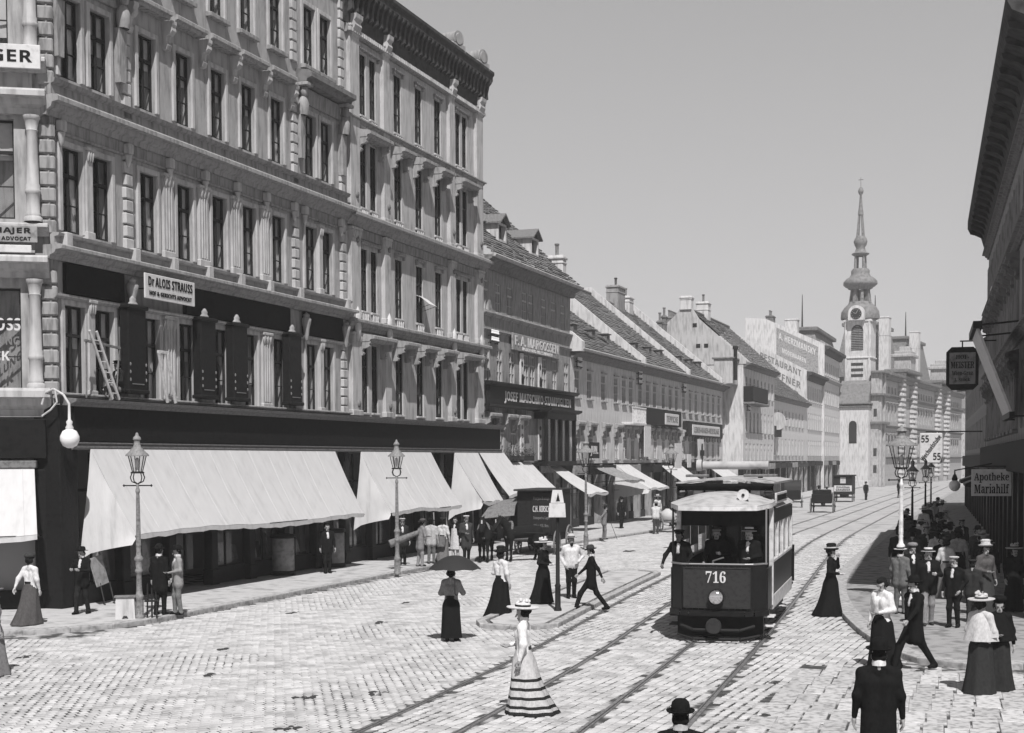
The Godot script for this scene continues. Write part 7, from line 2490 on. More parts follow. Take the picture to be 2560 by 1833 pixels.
# ---------------------------------------------------------------- wagons
func wheel(parent: Node, at: Vector3, r: float, spokes := 12, turn := Basis()) -> void:      # axis along x
	var m: Mesh = one("wheel_rim%.2f" % r, func(b):
		for k in 24:
			var a := TAU * k / 24.0
			var c := TAU * (k + 1) / 24.0
			var p := Vector3(0, cos(a), sin(a))
			var q := Vector3(0, cos(c), sin(c))
			for s in [-1.0, 1.0]:
				b.quad(p * r + Vector3(s * 0.03, 0, 0), q * r + Vector3(s * 0.03, 0, 0), q * (r - 0.06) + Vector3(s * 0.03, 0, 0), p * (r - 0.06) + Vector3(s * 0.03, 0, 0), Vector3(s, 0, 0))
			b.quad(p * r - Vector3(0.03, 0, 0), q * r - Vector3(0.03, 0, 0), q * r + Vector3(0.03, 0, 0), p * r + Vector3(0.03, 0, 0), p)
			b.quad(p * (r - 0.06) - Vector3(0.03, 0, 0), q * (r - 0.06) - Vector3(0.03, 0, 0), q * (r - 0.06) + Vector3(0.03, 0, 0), p * (r - 0.06) + Vector3(0.03, 0, 0), -p))
	var o := part("wheel", m, M.wood_grey, parent, at, turn)
	for k in spokes:
		part("spoke", one("spoke%.2f" % r, func(b): b.tube(Vector3(0, 0.06, 0), Vector3(0, r - 0.055, 0), 0.022, 0.017, 6)), M.wood_grey, o, Vector3.ZERO, Basis(Vector3(1, 0, 0), TAU * k / spokes))
	part("hub", one("hub%.2f" % r, func(b): b.tube(Vector3(-0.09, 0, 0), Vector3(0.09, 0, 0), 0.08, 0.08, 12)), M.wood_dark, o)


func build_vehicles() -> void:
	rng.seed = 72
	# delivery wagon behind the horses: local z towards the camera
	var t := thing("delivery_wagon", "dark delivery wagon with a lettered front and a pale wheel, behind the horses", "wagon", P(27.6, 4.95), deg_to_rad(-17.0))
	var b := MB.new()
	b.cbox(Vector3(-0.75, 0.86, -3.2), Vector3(1.5, 1.85, 3.2), 0.03)
	part("box_body", b.mesh(), M.sign_dark, t)
	b = MB.new()
	b.cbox(Vector3(-0.82, 2.71, -3.3), Vector3(1.64, 0.08, 3.6), 0.02)
	part("roof", b.mesh(), M.wood_dark, t)
	b = MB.new()
	b.cbox(Vector3(-0.1, 0.95, 0.003), Vector3(0.85, 1.7, 0.03), 0.01)
	var pn := part("lettered_panel", b.mesh(), M.sign_dark, t)
	text(pn, "lettering", "Verpackungs", 0.16, 0.72, M.letter_grey, Vector3(0.33, 2.4, 0.04), Basis(), true)
	text(pn, "lettering", "C.H. KIRSCH", 0.26, 0.74, M.letter_pale, Vector3(0.33, 1.95, 0.04))
	text(pn, "lettering", "Transport u. Lager", 0.15, 0.72, M.letter_grey, Vector3(0.33, 1.58, 0.04), Basis(), true)
	text(pn, "lettering", "Wien VII. Bez.", 0.13, 0.66, M.letter_grey, Vector3(0.33, 1.25, 0.04), Basis(), true)
	for z in [-0.5, -2.6]:
		for s in [-1.0, 1.0]:
			wheel(t, Vector3(s * 0.86, 0.52 if z > -1 else 0.6, z), 0.52 if z > -1 else 0.6, 12)
	b = MB.new()
	b.cbox(Vector3(-0.6, 0.55, -3.0), Vector3(1.2, 0.28, 3.0), 0.02)
	b.cbox(Vector3(-0.8, 0.62, 0.0), Vector3(1.6, 0.1, 0.55), 0.02)
	part("underframe", b.mesh(), M.wood_dark, t)
	b = MB.new()
	b.tube(Vector3(0, 0.7, 0.2), Vector3(-0.3, 0.85, 3.6), 0.05, 0.04, 8)
	part("draught_pole", b.mesh(), M.wood_grey, t)
	b = MB.new()
	b.cloth([[Vector3(-1.5, 2.3, -0.4), Vector3(-0.78, 2.4, -0.4)], [Vector3(-1.9, 2.0, 0.4), Vector3(-0.7, 2.1, 0.4)], [Vector3(-2.1, 1.55, 0.9), Vector3(-0.6, 1.7, 0.9)]], 0.02)
	part("canvas_flap", b.mesh(), M.wood_grey, t)

	# handcart further on
	t = thing("handcart", "small two wheeled handcart with a pale load at the left kerb", "handcart", P(48.6, 5.9), 0.5)
	b = MB.new()
	b.cbox(Vector3(-0.5, 0.55, -0.8), Vector3(1.0, 0.1, 1.6), 0.02)
	part("bed", b.mesh(), M.wood_grey, t)
	for s in [-1.0, 1.0]:
		wheel(t, Vector3(s * 0.58, 0.45, 0.0), 0.45, 10)
	b = MB.new()
	b.tube(Vector3(-0.3, 0.62, 0.8), Vector3(-0.3, 0.85, 1.7), 0.03, 0.03, 6)
	b.tube(Vector3(0.3, 0.62, 0.8), Vector3(0.3, 0.85, 1.7), 0.03, 0.03, 6)
	b.tube(Vector3(-0.34, 0.85, 1.7), Vector3(0.34, 0.85, 1.7), 0.03, 0.03, 6)
	b.tube(Vector3(0, 0.0, -0.7), Vector3(0, 0.56, -0.7), 0.03, 0.03, 6)
	part("shafts", b.mesh(), M.wood_grey, t)
	var sk := thing("sack_load", "pale round sack lying on the handcart", "sack", P(48.6, 5.9, 0.655), 0.5)
	b = MB.new()
	b.lathe(Vector3(0, 0.02, 0), [[0.0, 0.0], [0.36, 0.02], [0.42, 0.2], [0.36, 0.42], [0.15, 0.56], [0.1, 0.62], [0.0, 0.6]], 12, 1.0, 1.3)
	part("sack", b.mesh(), M.curtain, sk)

	# open carriage seen from behind, and a dark omnibus beyond it
	t = thing("open_carriage", "open carriage with passengers driving away along the left of the tracks", "carriage", P(80.3, 10.4), deg_to_rad(-17.0))
	b = MB.new()
	b.cbox(Vector3(-0.75, 0.7, -1.4), Vector3(1.5, 0.75, 1.5), 0.08)
	b.cbox(Vector3(-0.7, 1.4, -0.1), Vector3(1.4, 0.3, 0.15), 0.05)
	part("body", b.mesh(), M.tram_dark, t)
	b = MB.new()
	b.cbox(Vector3(-0.5, 1.2, -2.3), Vector3(1.0, 0.5, 0.6), 0.05)
	part("driver_box", b.mesh(), M.tram_dark, t)
	for s in [-1.0, 1.0]:
		wheel(t, Vector3(s * 0.82, 0.55, -0.2), 0.55, 12)
		wheel(t, Vector3(s * 0.78, 0.42, -1.9), 0.42, 12)
	b = MB.new()
	b.cbox(Vector3(-0.8, 0.48, -0.25), Vector3(1.6, 0.08, 0.1), 0.01)
	b.cbox(Vector3(-0.7, 0.4, -1.95), Vector3(1.4, 0.08, 0.1), 0.01)
	b.cbox(Vector3(-0.06, 0.5, -2.2), Vector3(0.12, 0.2, 2.2), 0.01)
	part("axles", b.mesh(), M.iron_dark, t)
	t = thing("omnibus", "tall dark omnibus with a white lettered board across its back", "omnibus", P(108.0, 8.9), deg_to_rad(-17.5))
	b = MB.new()
	b.cbox(Vector3(-0.85, 0.7, -3.2), Vector3(1.7, 1.7, 3.2), 0.06)
	b.cbox(Vector3(-0.95, 2.4, -3.3), Vector3(1.9, 0.12, 3.5), 0.03)
	part("body", b.mesh(), M.sign_dark, t)
	b = MB.new()
	b.cbox(Vector3(-0.8, 1.0, 0.002), Vector3(1.6, 0.55, 0.03), 0.01)
	pn = part("back_board", b.mesh(), M.sign_white, t)
	text(pn, "lettering", "Omnibus", 0.2, 1.2, M.letter_black, Vector3(0, 1.4, 0.04))
	text(pn, "lettering", "GRAMMER", 0.2, 1.3, M.letter_black, Vector3(0, 1.15, 0.04))
	b = MB.new()
	b.box(Vector3(-0.25, 1.75, 0.003), Vector3(0.5, 0.55, 0.01))
	part("back_window", b.mesh(), M.curtain, t)
	for s in [-1.0, 1.0]:
		wheel(t, Vector3(s * 0.8, 0.45, -0.7), 0.45, 12)
		wheel(t, Vector3(s * 0.8, 0.42, -2.6), 0.42, 12)
	b = MB.new()
	b.cbox(Vector3(-0.75, 0.4, -0.75), Vector3(1.5, 0.1, 0.1), 0.01)
	b.cbox(Vector3(-0.75, 0.38, -2.65), Vector3(1.5, 0.1, 0.1), 0.01)
	b.cbox(Vector3(-0.3, 0.45, -3.0), Vector3(0.6, 0.28, 2.8), 0.01)
	part("axles", b.mesh(), M.iron_dark, t)
	# two dark cabs waiting beyond the tram
	for e in [[72.0, 7.3, "dark hooded cab waiting just beyond the tram"], [92.0, 6.6, "dark hooded cab at the kerb before the gabled house"]]:
		t = thing("hooded_cab", e[2], "carriage", P(e[0], e[1]), deg_to_rad(-10.0), "hooded cabs at the left kerb")
		b = MB.new()
		b.cbox(Vector3(-0.65, 0.65, -1.3), Vector3(1.3, 0.8, 1.5), 0.08)
		part("body", b.mesh(), M.tram_dark, t)
		b = MB.new()
		var arc := []
		for k in 9:
			var an := PI * k / 8.0
			arc.append([-0.55 + cos(an) * 0.75, 1.42 + sin(an) * 0.85])
		b.prism(arc, Vector3(-0.68, 0, 0), Vector3(0, 0, 1), Vector3(0, 1, 0), Vector3(1.36, 0, 0))
		part("hood", b.mesh(), M.leather, t)
		for s in [-1.0, 1.0]:
			wheel(t, Vector3(s * 0.75, 0.5, 0.0), 0.5, 12)
			wheel(t, Vector3(s * 0.72, 0.4, -1.5), 0.4, 12)
		b = MB.new()
		b.cbox(Vector3(-0.7, 0.45, -0.05), Vector3(1.4, 0.08, 0.1), 0.01)
		b.cbox(Vector3(-0.68, 0.38, -1.55), Vector3(1.36, 0.08, 0.1), 0.01)
		b.cbox(Vector3(-0.06, 0.46, -1.9), Vector3(0.12, 0.2, 2.0), 0.01)
		part("axles", b.mesh(), M.iron_dark, t)


# ---------------------------------------------------------------- figures: tapered capsules joined by a smooth minimum, meshed as surface nets
class Blob:
	var v := PackedVector3Array()
	var n := PackedVector3Array()
	var r := PackedByteArray()      # region of each triangle corner

	func build(bones: Array, cell: float, k: float) -> void:      # bone: [a, b, ra, rb, region]
		var lo := Vector3.ONE * 99.0
		var hi := Vector3.ONE * -99.0
		for e in bones:
			var q: float = maxf(e[2], e[3]) + cell * 2.0 + k * 0.5
			for p in [e[0], e[1]]:
				lo = lo.min(p - Vector3.ONE * q)
				hi = hi.max(p + Vector3.ONE * q)
		var nx := int((hi.x - lo.x) / cell) + 2
		var ny := int((hi.y - lo.y) / cell) + 2
		var nz := int((hi.z - lo.z) / cell) + 2
		var f := PackedFloat32Array()
		f.resize(nx * ny * nz)
		f.fill(1.0)
		var rg := PackedByteArray()
		rg.resize(nx * ny * nz)
		for e in bones:
			var a: Vector3 = e[0]
			var ba: Vector3 = e[1] - e[0]
			var bb := maxf(ba.length_squared(), 1e-8)
			var ra: float = e[2]
			var dr: float = e[3] - e[2]
			var reg: int = e[4]
			var q: float = maxf(e[2], e[3]) + cell * 1.5 + k
			var p0: Vector3 = (a.min(e[1]) - Vector3.ONE * q - lo) / cell
			var p1: Vector3 = (a.max(e[1]) + Vector3.ONE * q - lo) / cell
			for z in range(maxi(0, int(p0.z)), mini(nz, int(p1.z) + 1)):
				for y in range(maxi(0, int(p0.y)), mini(ny, int(p1.y) + 1)):
					var i := (z * ny + y) * nx + maxi(0, int(p0.x))
					var pa := lo + Vector3(maxi(0, int(p0.x)), y, z) * cell - a
					for x in range(maxi(0, int(p0.x)), mini(nx, int(p1.x) + 1)):
						var h := clampf(pa.dot(ba) / bb, 0.0, 1.0)
						var d := (pa - ba * h).length() - ra - dr * h
						var o := f[i]
						if d < o:
							rg[i] = reg
						var g := clampf(0.5 + 0.5 * (o - d) / k, 0.0, 1.0)
						f[i] = o + (d - o) * g - k * g * (1.0 - g)
						i += 1
						pa.x += cell
		var id := PackedInt32Array()
		id.resize(nx * ny * nz)
		id.fill(-1)
		var pts := PackedVector3Array()
		var nrm := PackedVector3Array()
		var prg := PackedByteArray()
		var sy := nx
		var sz := nx * ny
		var off := [0, 1, sy, sy + 1, sz, sz + 1, sz + sy, sz + sy + 1]
		for z in range(1, nz - 2):
			for y in range(1, ny - 2):
				var i := z * sz + y * sy + 1
				for x in range(1, nx - 2):
					var c0 := f[i]
					if c0 < cell * 2.0 and c0 > -cell * 2.0:
						var neg := 0
						for o in off:
							if f[i + o] < 0.0:
								neg += 1
						if neg > 0 and neg < 8:
							var s := Vector3.ZERO
							var m := 0
							for e in [[0, 1], [2, 3], [4, 5], [6, 7], [0, 2], [1, 3], [4, 6], [5, 7], [0, 4], [1, 5], [2, 6], [3, 7]]:
								var fa := f[i + off[e[0]]]
								var fb := f[i + off[e[1]]]
								if (fa < 0.0) != (fb < 0.0):
									var t := fa / (fa - fb)
									var va := Vector3(e[0] & 1, (e[0] >> 1) & 1, e[0] >> 2)
									var vb := Vector3(e[1] & 1, (e[1] >> 1) & 1, e[1] >> 2)
									s += va.lerp(vb, t)
									m += 1
							id[i] = pts.size()
							pts.append(lo + (Vector3(x, y, z) + s / m) * cell)
							nrm.append(Vector3(f[i + 1] - f[i - 1] + f[i + sy + sz + 2] - f[i + sy + sz], f[i + sy] - f[i - sy] + f[i + 1 + sz + sy * 2] - f[i + 1 + sz], f[i + sz] - f[i - sz] + f[i + 1 + sy + sz * 2] - f[i + 1 + sy]).normalized())
							prg.append(rg[i] if c0 < 0.0 else rg[i + off[7]])
					i += 1
		for z in range(2, nz - 2):
			for y in range(2, ny - 2):
				var i := z * sz + y * sy + 2
				for x in range(2, nx - 2):
					if id[i] >= 0 or true:
						var c := f[i] < 0.0
						if c != (f[i + 1] < 0.0):
							quad(id, i, i - sy, i - sy - sz, i - sz, pts, nrm, prg)
						if c != (f[i + sy] < 0.0):
							quad(id, i, i - sz, i - 1 - sz, i - 1, pts, nrm, prg)
						if c != (f[i + sz] < 0.0):
							quad(id, i, i - 1, i - 1 - sy, i - sy, pts, nrm, prg)
					i += 1

	func quad(id: PackedInt32Array, a: int, b: int, c: int, d: int, pts: PackedVector3Array, nrm: PackedVector3Array, prg: PackedByteArray) -> void:
		if id[a] < 0 or id[b] < 0 or id[c] < 0 or id[d] < 0:
			return
		for t in [[a, b, c], [a, c, d]]:
			for j in t:
				v.append(pts[id[j]])
				n.append(nrm[id[j]])
				r.append(prg[id[a]])

	func pour(mb: MB, xf: Transform3D, cols: Array) -> void:
		mb.xf = xf
		for i in range(0, v.size(), 3):
			mb.col = cols[r[i]]
			mb.tri(v[i], v[i + 1], v[i + 2], n[i], n[i + 1], n[i + 2])
		mb.xf = Transform3D()


var HEAD: Blob
var HAND: Blob
var FIST: Blob
var HAIR_M: Blob
var HAIR_F: Blob


func make_figure_pieces() -> void:
	HEAD = Blob.new()
	var hb := [
		[Vector3(0, 0.05, -0.02), Vector3(0, 0.05, 0.015), 0.078, 0.076, 0], [Vector3(0, -0.01, 0.02), Vector3(0, -0.06, 0.035), 0.062, 0.046, 0],
		[Vector3(-0.02, -0.08, 0.045), Vector3(0.02, -0.08, 0.045), 0.032, 0.032, 0], [Vector3(0, -0.05, -0.02), Vector3(0, -0.14, -0.03), 0.05, 0.052, 0],
		[Vector3(0, 0.012, 0.088), Vector3(0, -0.028, 0.108), 0.009, 0.015, 0], [Vector3(-0.045, 0.03, 0.075), Vector3(0.045, 0.03, 0.075), 0.014, 0.014, 0],
		[Vector3(-0.078, 0.012, -0.005), Vector3(-0.08, -0.025, 0.0), 0.014, 0.01, 0], [Vector3(0.078, 0.012, -0.005), Vector3(0.08, -0.025, 0.0), 0.014, 0.01, 0],
		[Vector3(-0.032, 0.008, 0.083), Vector3(-0.03, 0.008, 0.083), 0.009, 0.009, 1], [Vector3(0.032, 0.008, 0.083), Vector3(0.03, 0.008, 0.083), 0.009, 0.009, 1],
		[Vector3(-0.02, -0.058, 0.082), Vector3(0.02, -0.058, 0.082), 0.008, 0.008, 2]]
	HEAD.build(hb, 0.0075, 0.014)
	HAIR_M = Blob.new()
	HAIR_M.build([[Vector3(0, 0.075, -0.025), Vector3(0, 0.085, 0.02), 0.076, 0.068, 0], [Vector3(-0.03, 0.0, -0.05), Vector3(0.03, 0.0, -0.05), 0.058, 0.058, 0], [Vector3(-0.066, 0.03, -0.01), Vector3(-0.066, 0.05, 0.01), 0.022, 0.022, 0], [Vector3(0.066, 0.03, -0.01), Vector3(0.066, 0.05, 0.01), 0.022, 0.022, 0]], 0.011, 0.02)
	HAIR_F = Blob.new()
	HAIR_F.build([[Vector3(0, 0.085, -0.03), Vector3(0, 0.1, 0.025), 0.088, 0.07, 0], [Vector3(-0.05, 0.02, -0.04), Vector3(0.05, 0.02, -0.04), 0.066, 0.066, 0], [Vector3(0, 0.06, -0.1), Vector3(0, 0.1, -0.09), 0.055, 0.05, 0], [Vector3(0, -0.04, -0.06), Vector3(0, -0.02, -0.06), 0.045, 0.045, 0]], 0.011, 0.02)
	# a relaxed right hand hanging down: wrist at the origin, fingers towards -y, thumb towards +z
	HAND = Blob.new()
	var hd := [[Vector3(0, 0, 0), Vector3(0, -0.03, 0), 0.026, 0.028, 0], [Vector3(0, -0.03, -0.018), Vector3(0, -0.085, -0.028), 0.02, 0.016, 0], [Vector3(0, -0.03, 0.016), Vector3(0, -0.088, 0.022), 0.02, 0.016, 0]]
	var fz := [-0.033, -0.012, 0.01, 0.03]
	var fl := [0.058, 0.074, 0.08, 0.07]
	for k in 4:
		var a := Vector3(0, -0.088, fz[k])
		var m := a + Vector3(-0.012, -fl[k] * 0.5, 0)
		hd.append([a, m, 0.0105, 0.0095, 0])
		hd.append([m, m + Vector3(-0.024, -fl[k] * 0.42, 0), 0.0095, 0.008, 0])
	hd.append([Vector3(-0.004, -0.03, 0.026), Vector3(-0.016, -0.062, 0.05), 0.014, 0.011, 0])
	hd.append([Vector3(-0.016, -0.062, 0.05), Vector3(-0.026, -0.095, 0.05), 0.011, 0.009, 0])
	HAND.build(hd, 0.0055, 0.006)
	FIST = Blob.new()
	hd = [[Vector3(0, 0, 0), Vector3(0, -0.03, 0), 0.026, 0.028, 0], [Vector3(0, -0.03, -0.018), Vector3(0, -0.08, -0.026), 0.021, 0.017, 0], [Vector3(0, -0.03, 0.016), Vector3(0, -0.082, 0.022), 0.021, 0.017, 0]]
	for k in 4:
		var a := Vector3(0.004, -0.086, fz[k])
		var m := a + Vector3(-0.036, -0.012 - fl[k] * 0.05, 0)
		hd.append([a, m, 0.0115, 0.0105, 0])
		hd.append([m, m + Vector3(-0.004, 0.034, 0), 0.0105, 0.0095, 0])
		hd.append([m + Vector3(-0.004, 0.034, 0), m + Vector3(0.02, 0.036, 0), 0.0095, 0.0085, 0])
	hd.append([Vector3(-0.006, -0.03, 0.028), Vector3(-0.032, -0.055, 0.04), 0.014, 0.011, 0])
	hd.append([Vector3(-0.032, -0.055, 0.04), Vector3(-0.056, -0.068, 0.016), 0.011, 0.009, 0])
	FIST.build(hd, 0.0055, 0.006)


func hat_mesh(kind: String) -> Array:      # [main profile, band profile, scale z, tilt]
	match kind:
		"bowler": return [[[0.0, -0.004], [0.142, -0.002], [0.152, 0.014], [0.146, 0.02], [0.138, 0.008], [0.098, 0.006], [0.098, 0.06], [0.088, 0.1], [0.06, 0.128], [0.0, 0.136]], [[0.1, 0.008], [0.1005, 0.032], [0.099, 0.034]], 1.14]
		"boater": return [[[0.0, -0.004], [0.165, -0.002], [0.166, 0.006], [0.097, 0.008], [0.095, 0.082], [0.09, 0.088], [0.0, 0.09]], [[0.0985, 0.01], [0.0985, 0.05], [0.096, 0.052]], 1.1]
		"soft": return [[[0.0, -0.004], [0.16, 0.0], [0.165, 0.012], [0.1, 0.01], [0.1, 0.06], [0.085, 0.1], [0.05, 0.115], [0.0, 0.1]], [[0.102, 0.012], [0.102, 0.04], [0.1, 0.042]], 1.15]
		"cap": return [[[0.0, -0.01], [0.098, -0.008], [0.1, 0.03], [0.125, 0.05], [0.122, 0.066], [0.08, 0.078], [0.0, 0.08]], [[0.101, -0.008], [0.102, 0.018], [0.1, 0.02]], 1.1]
		"wide": return [[[0.0, -0.004], [0.2, -0.02], [0.235, 0.0], [0.23, 0.012], [0.11, 0.012], [0.108, 0.06], [0.09, 0.085], [0.0, 0.09]], [[0.112, 0.014], [0.114, 0.042], [0.11, 0.044]], 1.12]
		"lady": return [[[0.0, -0.004], [0.15, -0.01], [0.17, 0.02], [0.12, 0.03], [0.1, 0.08], [0.115, 0.13], [0.07, 0.16], [0.0, 0.16]], [[0.122, 0.032], [0.108, 0.06], [0.1, 0.062]], 1.15]
		"round": return [[[0.0, -0.02], [0.1, -0.02], [0.13, 0.02], [0.135, 0.06], [0.1, 0.1], [0.0, 0.115]], [[0.104, -0.02], [0.12, 0.0], [0.118, 0.002]], 1.15]
	return []


func person(label: String, at: Vector3, yaw: float, o: Dictionary) -> Node3D:
	var t := thing("person", label, "person", at, yaw)
	var h: float = o.get("h", 1.72)
	var sc := h / 1.72
	var lady: bool = o.get("lady", false)
	var coat: float = o.get("coat", 0.014)
	var legs: float = o.get("legs", 0.013)
	var skin: float = o.get("skin", 0.34)
	var cols := [gv(coat), gv(legs), gv(o.get("shoe", 0.012)), gv(o.get("shirt", 0.6)), gv(skin), gv(o.get("glove", skin))]
	var lean: float = o.get("lean", 0.0)
	var bk := Transform3D(Basis(Vector3(1, 0, 0), lean), Vector3(0, 0.95, 0)) * Transform3D(Basis(), Vector3(0, -0.95, 0))
	var bones := []
	var sw := 0.165 if lady else 0.19
	for s in [-1.0, 1.0]:
		if lady:
			bones.append([bk * Vector3(s * 0.05, 1.06, 0.0), bk * Vector3(s * 0.09, 1.28, 0.012), 0.095, 0.11, 0])
			bones.append([Vector3(s * 0.07, 0.92, 0), bk * Vector3(s * 0.05, 1.06, 0), 0.12, 0.095, 0])
			bones.append([bk * Vector3(s * 0.07, 1.3, 0.06), bk * Vector3(s * 0.065, 1.26, 0.07), 0.07, 0.06, 0])
		else:
			bones.append([bk * Vector3(s * 0.075, 1.05, 0.005), bk * Vector3(s * 0.1, 1.3, 0.0), 0.115, 0.122, 0])
			bones.append([Vector3(s * 0.085, o.get("hem", 0.8), 0), bk * Vector3(s * 0.075, 1.05, 0.005), 0.128, 0.115, 0])
		bones.append([bk * Vector3(s * 0.04, 1.47, -0.01), bk * Vector3(s * sw, 1.41, -0.005), 0.055, 0.068, 0])
	bones.append([bk * Vector3(0, 1.42, -0.01), bk * Vector3(0, 1.485, 0.0), 0.062, 0.055, 0])
	if o.get("front", 0.0) > 0.0:
		bones.append([bk * Vector3(0, 1.43, 0.062), bk * Vector3(0, 1.26, 0.104), 0.03, 0.026, 3])
	var st: Array = o.get("step", [0.05, -0.05])
	var sp: float = o.get("spread", 0.09)
	if not o.get("sit", false):
		for i in 2:
			var s := -1.0 if i == 0 else 1.0
			var fz: float = st[i]
			var foot := Vector3(s * sp, 0.075 + maxf(0.0, -fz - 0.2) * 0.25, fz)
			var hip := Vector3(s * 0.085, 0.9, 0)
			var knee := hip.lerp(foot, 0.5) + Vector3(0, 0, 0.03 + absf(fz) * 0.12)
			var lr := 0.6 if lady else 1.0
			bones.append([hip, knee, 0.092 * lr, 0.07 * lr, 1])
			bones.append([knee, foot, 0.07 * lr, 0.056 * lr, 1])
			bones.append([foot + Vector3(0, -0.03, -0.03), foot + Vector3(s * 0.02, -0.04, 0.13), 0.045, 0.034, 2])
	else:
		for s in [-1.0, 1.0]:
			bones.append([Vector3(s * 0.09, 0.92, 0), Vector3(s * 0.13, 0.95, 0.36), 0.095, 0.072, 1])
			bones.append([Vector3(s * 0.13, 0.95, 0.36), Vector3(s * 0.12, 0.6, 0.4), 0.072, 0.056, 1])
			bones.append([Vector3(s * 0.12, 0.57, 0.38), Vector3(s * 0.13, 0.55, 0.52), 0.045, 0.034, 2])
	var poses := {
		"down": [Vector3(0.25, 1.15, -0.03), Vector3(0.27, 0.9, 0.03)], "hip": [Vector3(0.36, 1.17, -0.08), Vector3(0.2, 1.02, 0.08)],
		"bent": [Vector3(0.26, 1.15, 0.0), Vector3(0.1, 1.1, 0.22)], "fwd": [Vector3(0.24, 1.18, 0.12), Vector3(0.25, 1.0, 0.32)],
		"back": [Vector3(0.25, 1.17, -0.15), Vector3(0.27, 0.95, -0.25)], "up": [Vector3(0.27, 1.2, 0.14), Vector3(0.14, 1.38, 0.24)],
		"pocket": [Vector3(0.28, 1.15, -0.1), Vector3(0.2, 0.93, 0.08)], "hold": [Vector3(0.27, 1.16, 0.08), Vector3(0.12, 1.18, 0.3)],
		"face": [Vector3(0.26, 1.26, 0.12), Vector3(0.08, 1.5, 0.16)], "rail": [Vector3(0.34, 1.18, 0.1), Vector3(0.3, 1.02, 0.34)]}
	var am: Array = o.get("arms", ["down", "down"])
	var hands := []
	for i in 2:
		var s := -1.0 if i == 0 else 1.0
		var ps: Array = poses[am[i]]
		var el := bk * Vector3(ps[0].x * s, ps[0].y, ps[0].z)
		var wr := bk * Vector3(ps[1].x * s, ps[1].y, ps[1].z)
		var sh := bk * Vector3(s * sw, 1.4, 0)
		var puff := 1.25 if lady else 1.0
		bones.append([sh, el, 0.06 * puff, 0.047 * puff, 0])
		bones.append([el, wr, 0.047 * puff, 0.033, 0])
		hands.append([s, el, wr, am[i]])
	var cell: float = o.get("cell", 0.022)
	var bl := Blob.new()
	bl.build(bones, cell, 0.045)
	var mb := MB.new()
	bl.pour(mb, Transform3D(Basis.from_scale(Vector3.ONE * sc), Vector3.ZERO), cols)
	# hands follow the forearms
	for e in hands:
		var dn: Vector3 = (e[2] - e[1]).normalized()
		var fw := Vector3(0, 0, 1) if absf(dn.z) < 0.85 else Vector3(0, 1, 0)
		var side := (-dn).cross(fw).normalized()
		fw = side.cross(-dn).normalized()
		var bs := Basis(side * e[0], -dn, fw)
		var tx := Transform3D(Basis.from_scale(Vector3.ONE * sc), Vector3.ZERO) * Transform3D(bs, e[2] + dn * 0.012)
		(FIST if e[3] in ["hold", "up", "fwd", "rail"] else HAND).pour(mb, tx, [cols[5]])
	# head
	var look := Basis(Vector3.UP, o.get("look", 0.0)) * Basis(Vector3(1, 0, 0), o.get("nod", 0.05))
	var hp := bk * Vector3(0, 1.6, 0.012)
	var hx := Transform3D(Basis.from_scale(Vector3.ONE * sc), Vector3.ZERO) * Transform3D(look, hp)
	HEAD.pour(mb, hx, [cols[4], gv(0.03), gv(skin * 0.5)])
	part("body", mb.mesh(true), M.clothing, t)
	var hm := MB.new()
	(HAIR_F if lady else HAIR_M).pour(hm, hx, [gv(o.get("hair", 0.018))])
	part("hair", hm.mesh(true), M.clothing, t)
	if o.get("beard", false):
		hm = MB.new()
		hm.col = gv(0.03)
		hm.xf = hx
		hm.lathe(Vector3(0, -0.1, 0.06), [[0.0, -0.06], [0.03, -0.03], [0.045, 0.02], [0.04, 0.045], [0.0, 0.05]], 8, 1.1, 0.9)
		part("beard", hm.mesh(true), M.clothing, t)
	# collar
	if o.get("collar", 0.0) > 0.0:
		hm = MB.new()
		hm.col = gv(o.collar)
		hm.xf = Transform3D(Basis.from_scale(Vector3.ONE * sc), Vector3.ZERO) * bk
		hm.lathe(Vector3(0, 1.5, -0.012), [[0.084, 0.0], [0.074, 0.068], [0.064, 0.07]], 14, 1.0, 1.0)
		part("collar", hm.mesh(true), M.clothing, t)
	# hat
	var hk: String = o.get("hat", "")
	if hk:
		var hs := hat_mesh(hk)
		hm = MB.new()
		hm.col = gv(o.get("hat_tone", 0.013))
		var tilt := Basis(Vector3(1, 0, 0), o.get("tilt", -0.08))
		hm.xf = hx * Transform3D(tilt, Vector3(0, 0.088 if not lady else 0.115, -0.012))
		hm.lathe(Vector3.ZERO, hs[0], 20, 1.0, hs[2])
		if hk == "cap":
			hm.lathe(Vector3(0, -0.008, 0.09), [[0.0, -0.004], [0.075, -0.014], [0.08, -0.008], [0.0, 0.006]], 12, 1.0, 0.85)
		if hk == "lady" or hk == "wide":
			for k in 7:
				hm.lathe(Vector3(cos(k * 1.1) * 0.08, 0.05 + 0.012 * k, sin(k * 1.1) * 0.09), [[0.0, -0.03], [0.035, -0.01], [0.03, 0.02], [0.0, 0.035]], 7)
		var ht := part("hat", hm.mesh(true), M.clothing, t)
		var bm := MB.new()
		bm.col = gv(o.get("band", 0.012))
		bm.xf = hm.xf
		bm.lathe(Vector3.ZERO, hs[1], 20, 1.0, hs[2])
		part("hat_band", bm.mesh(true), M.clothing, ht)
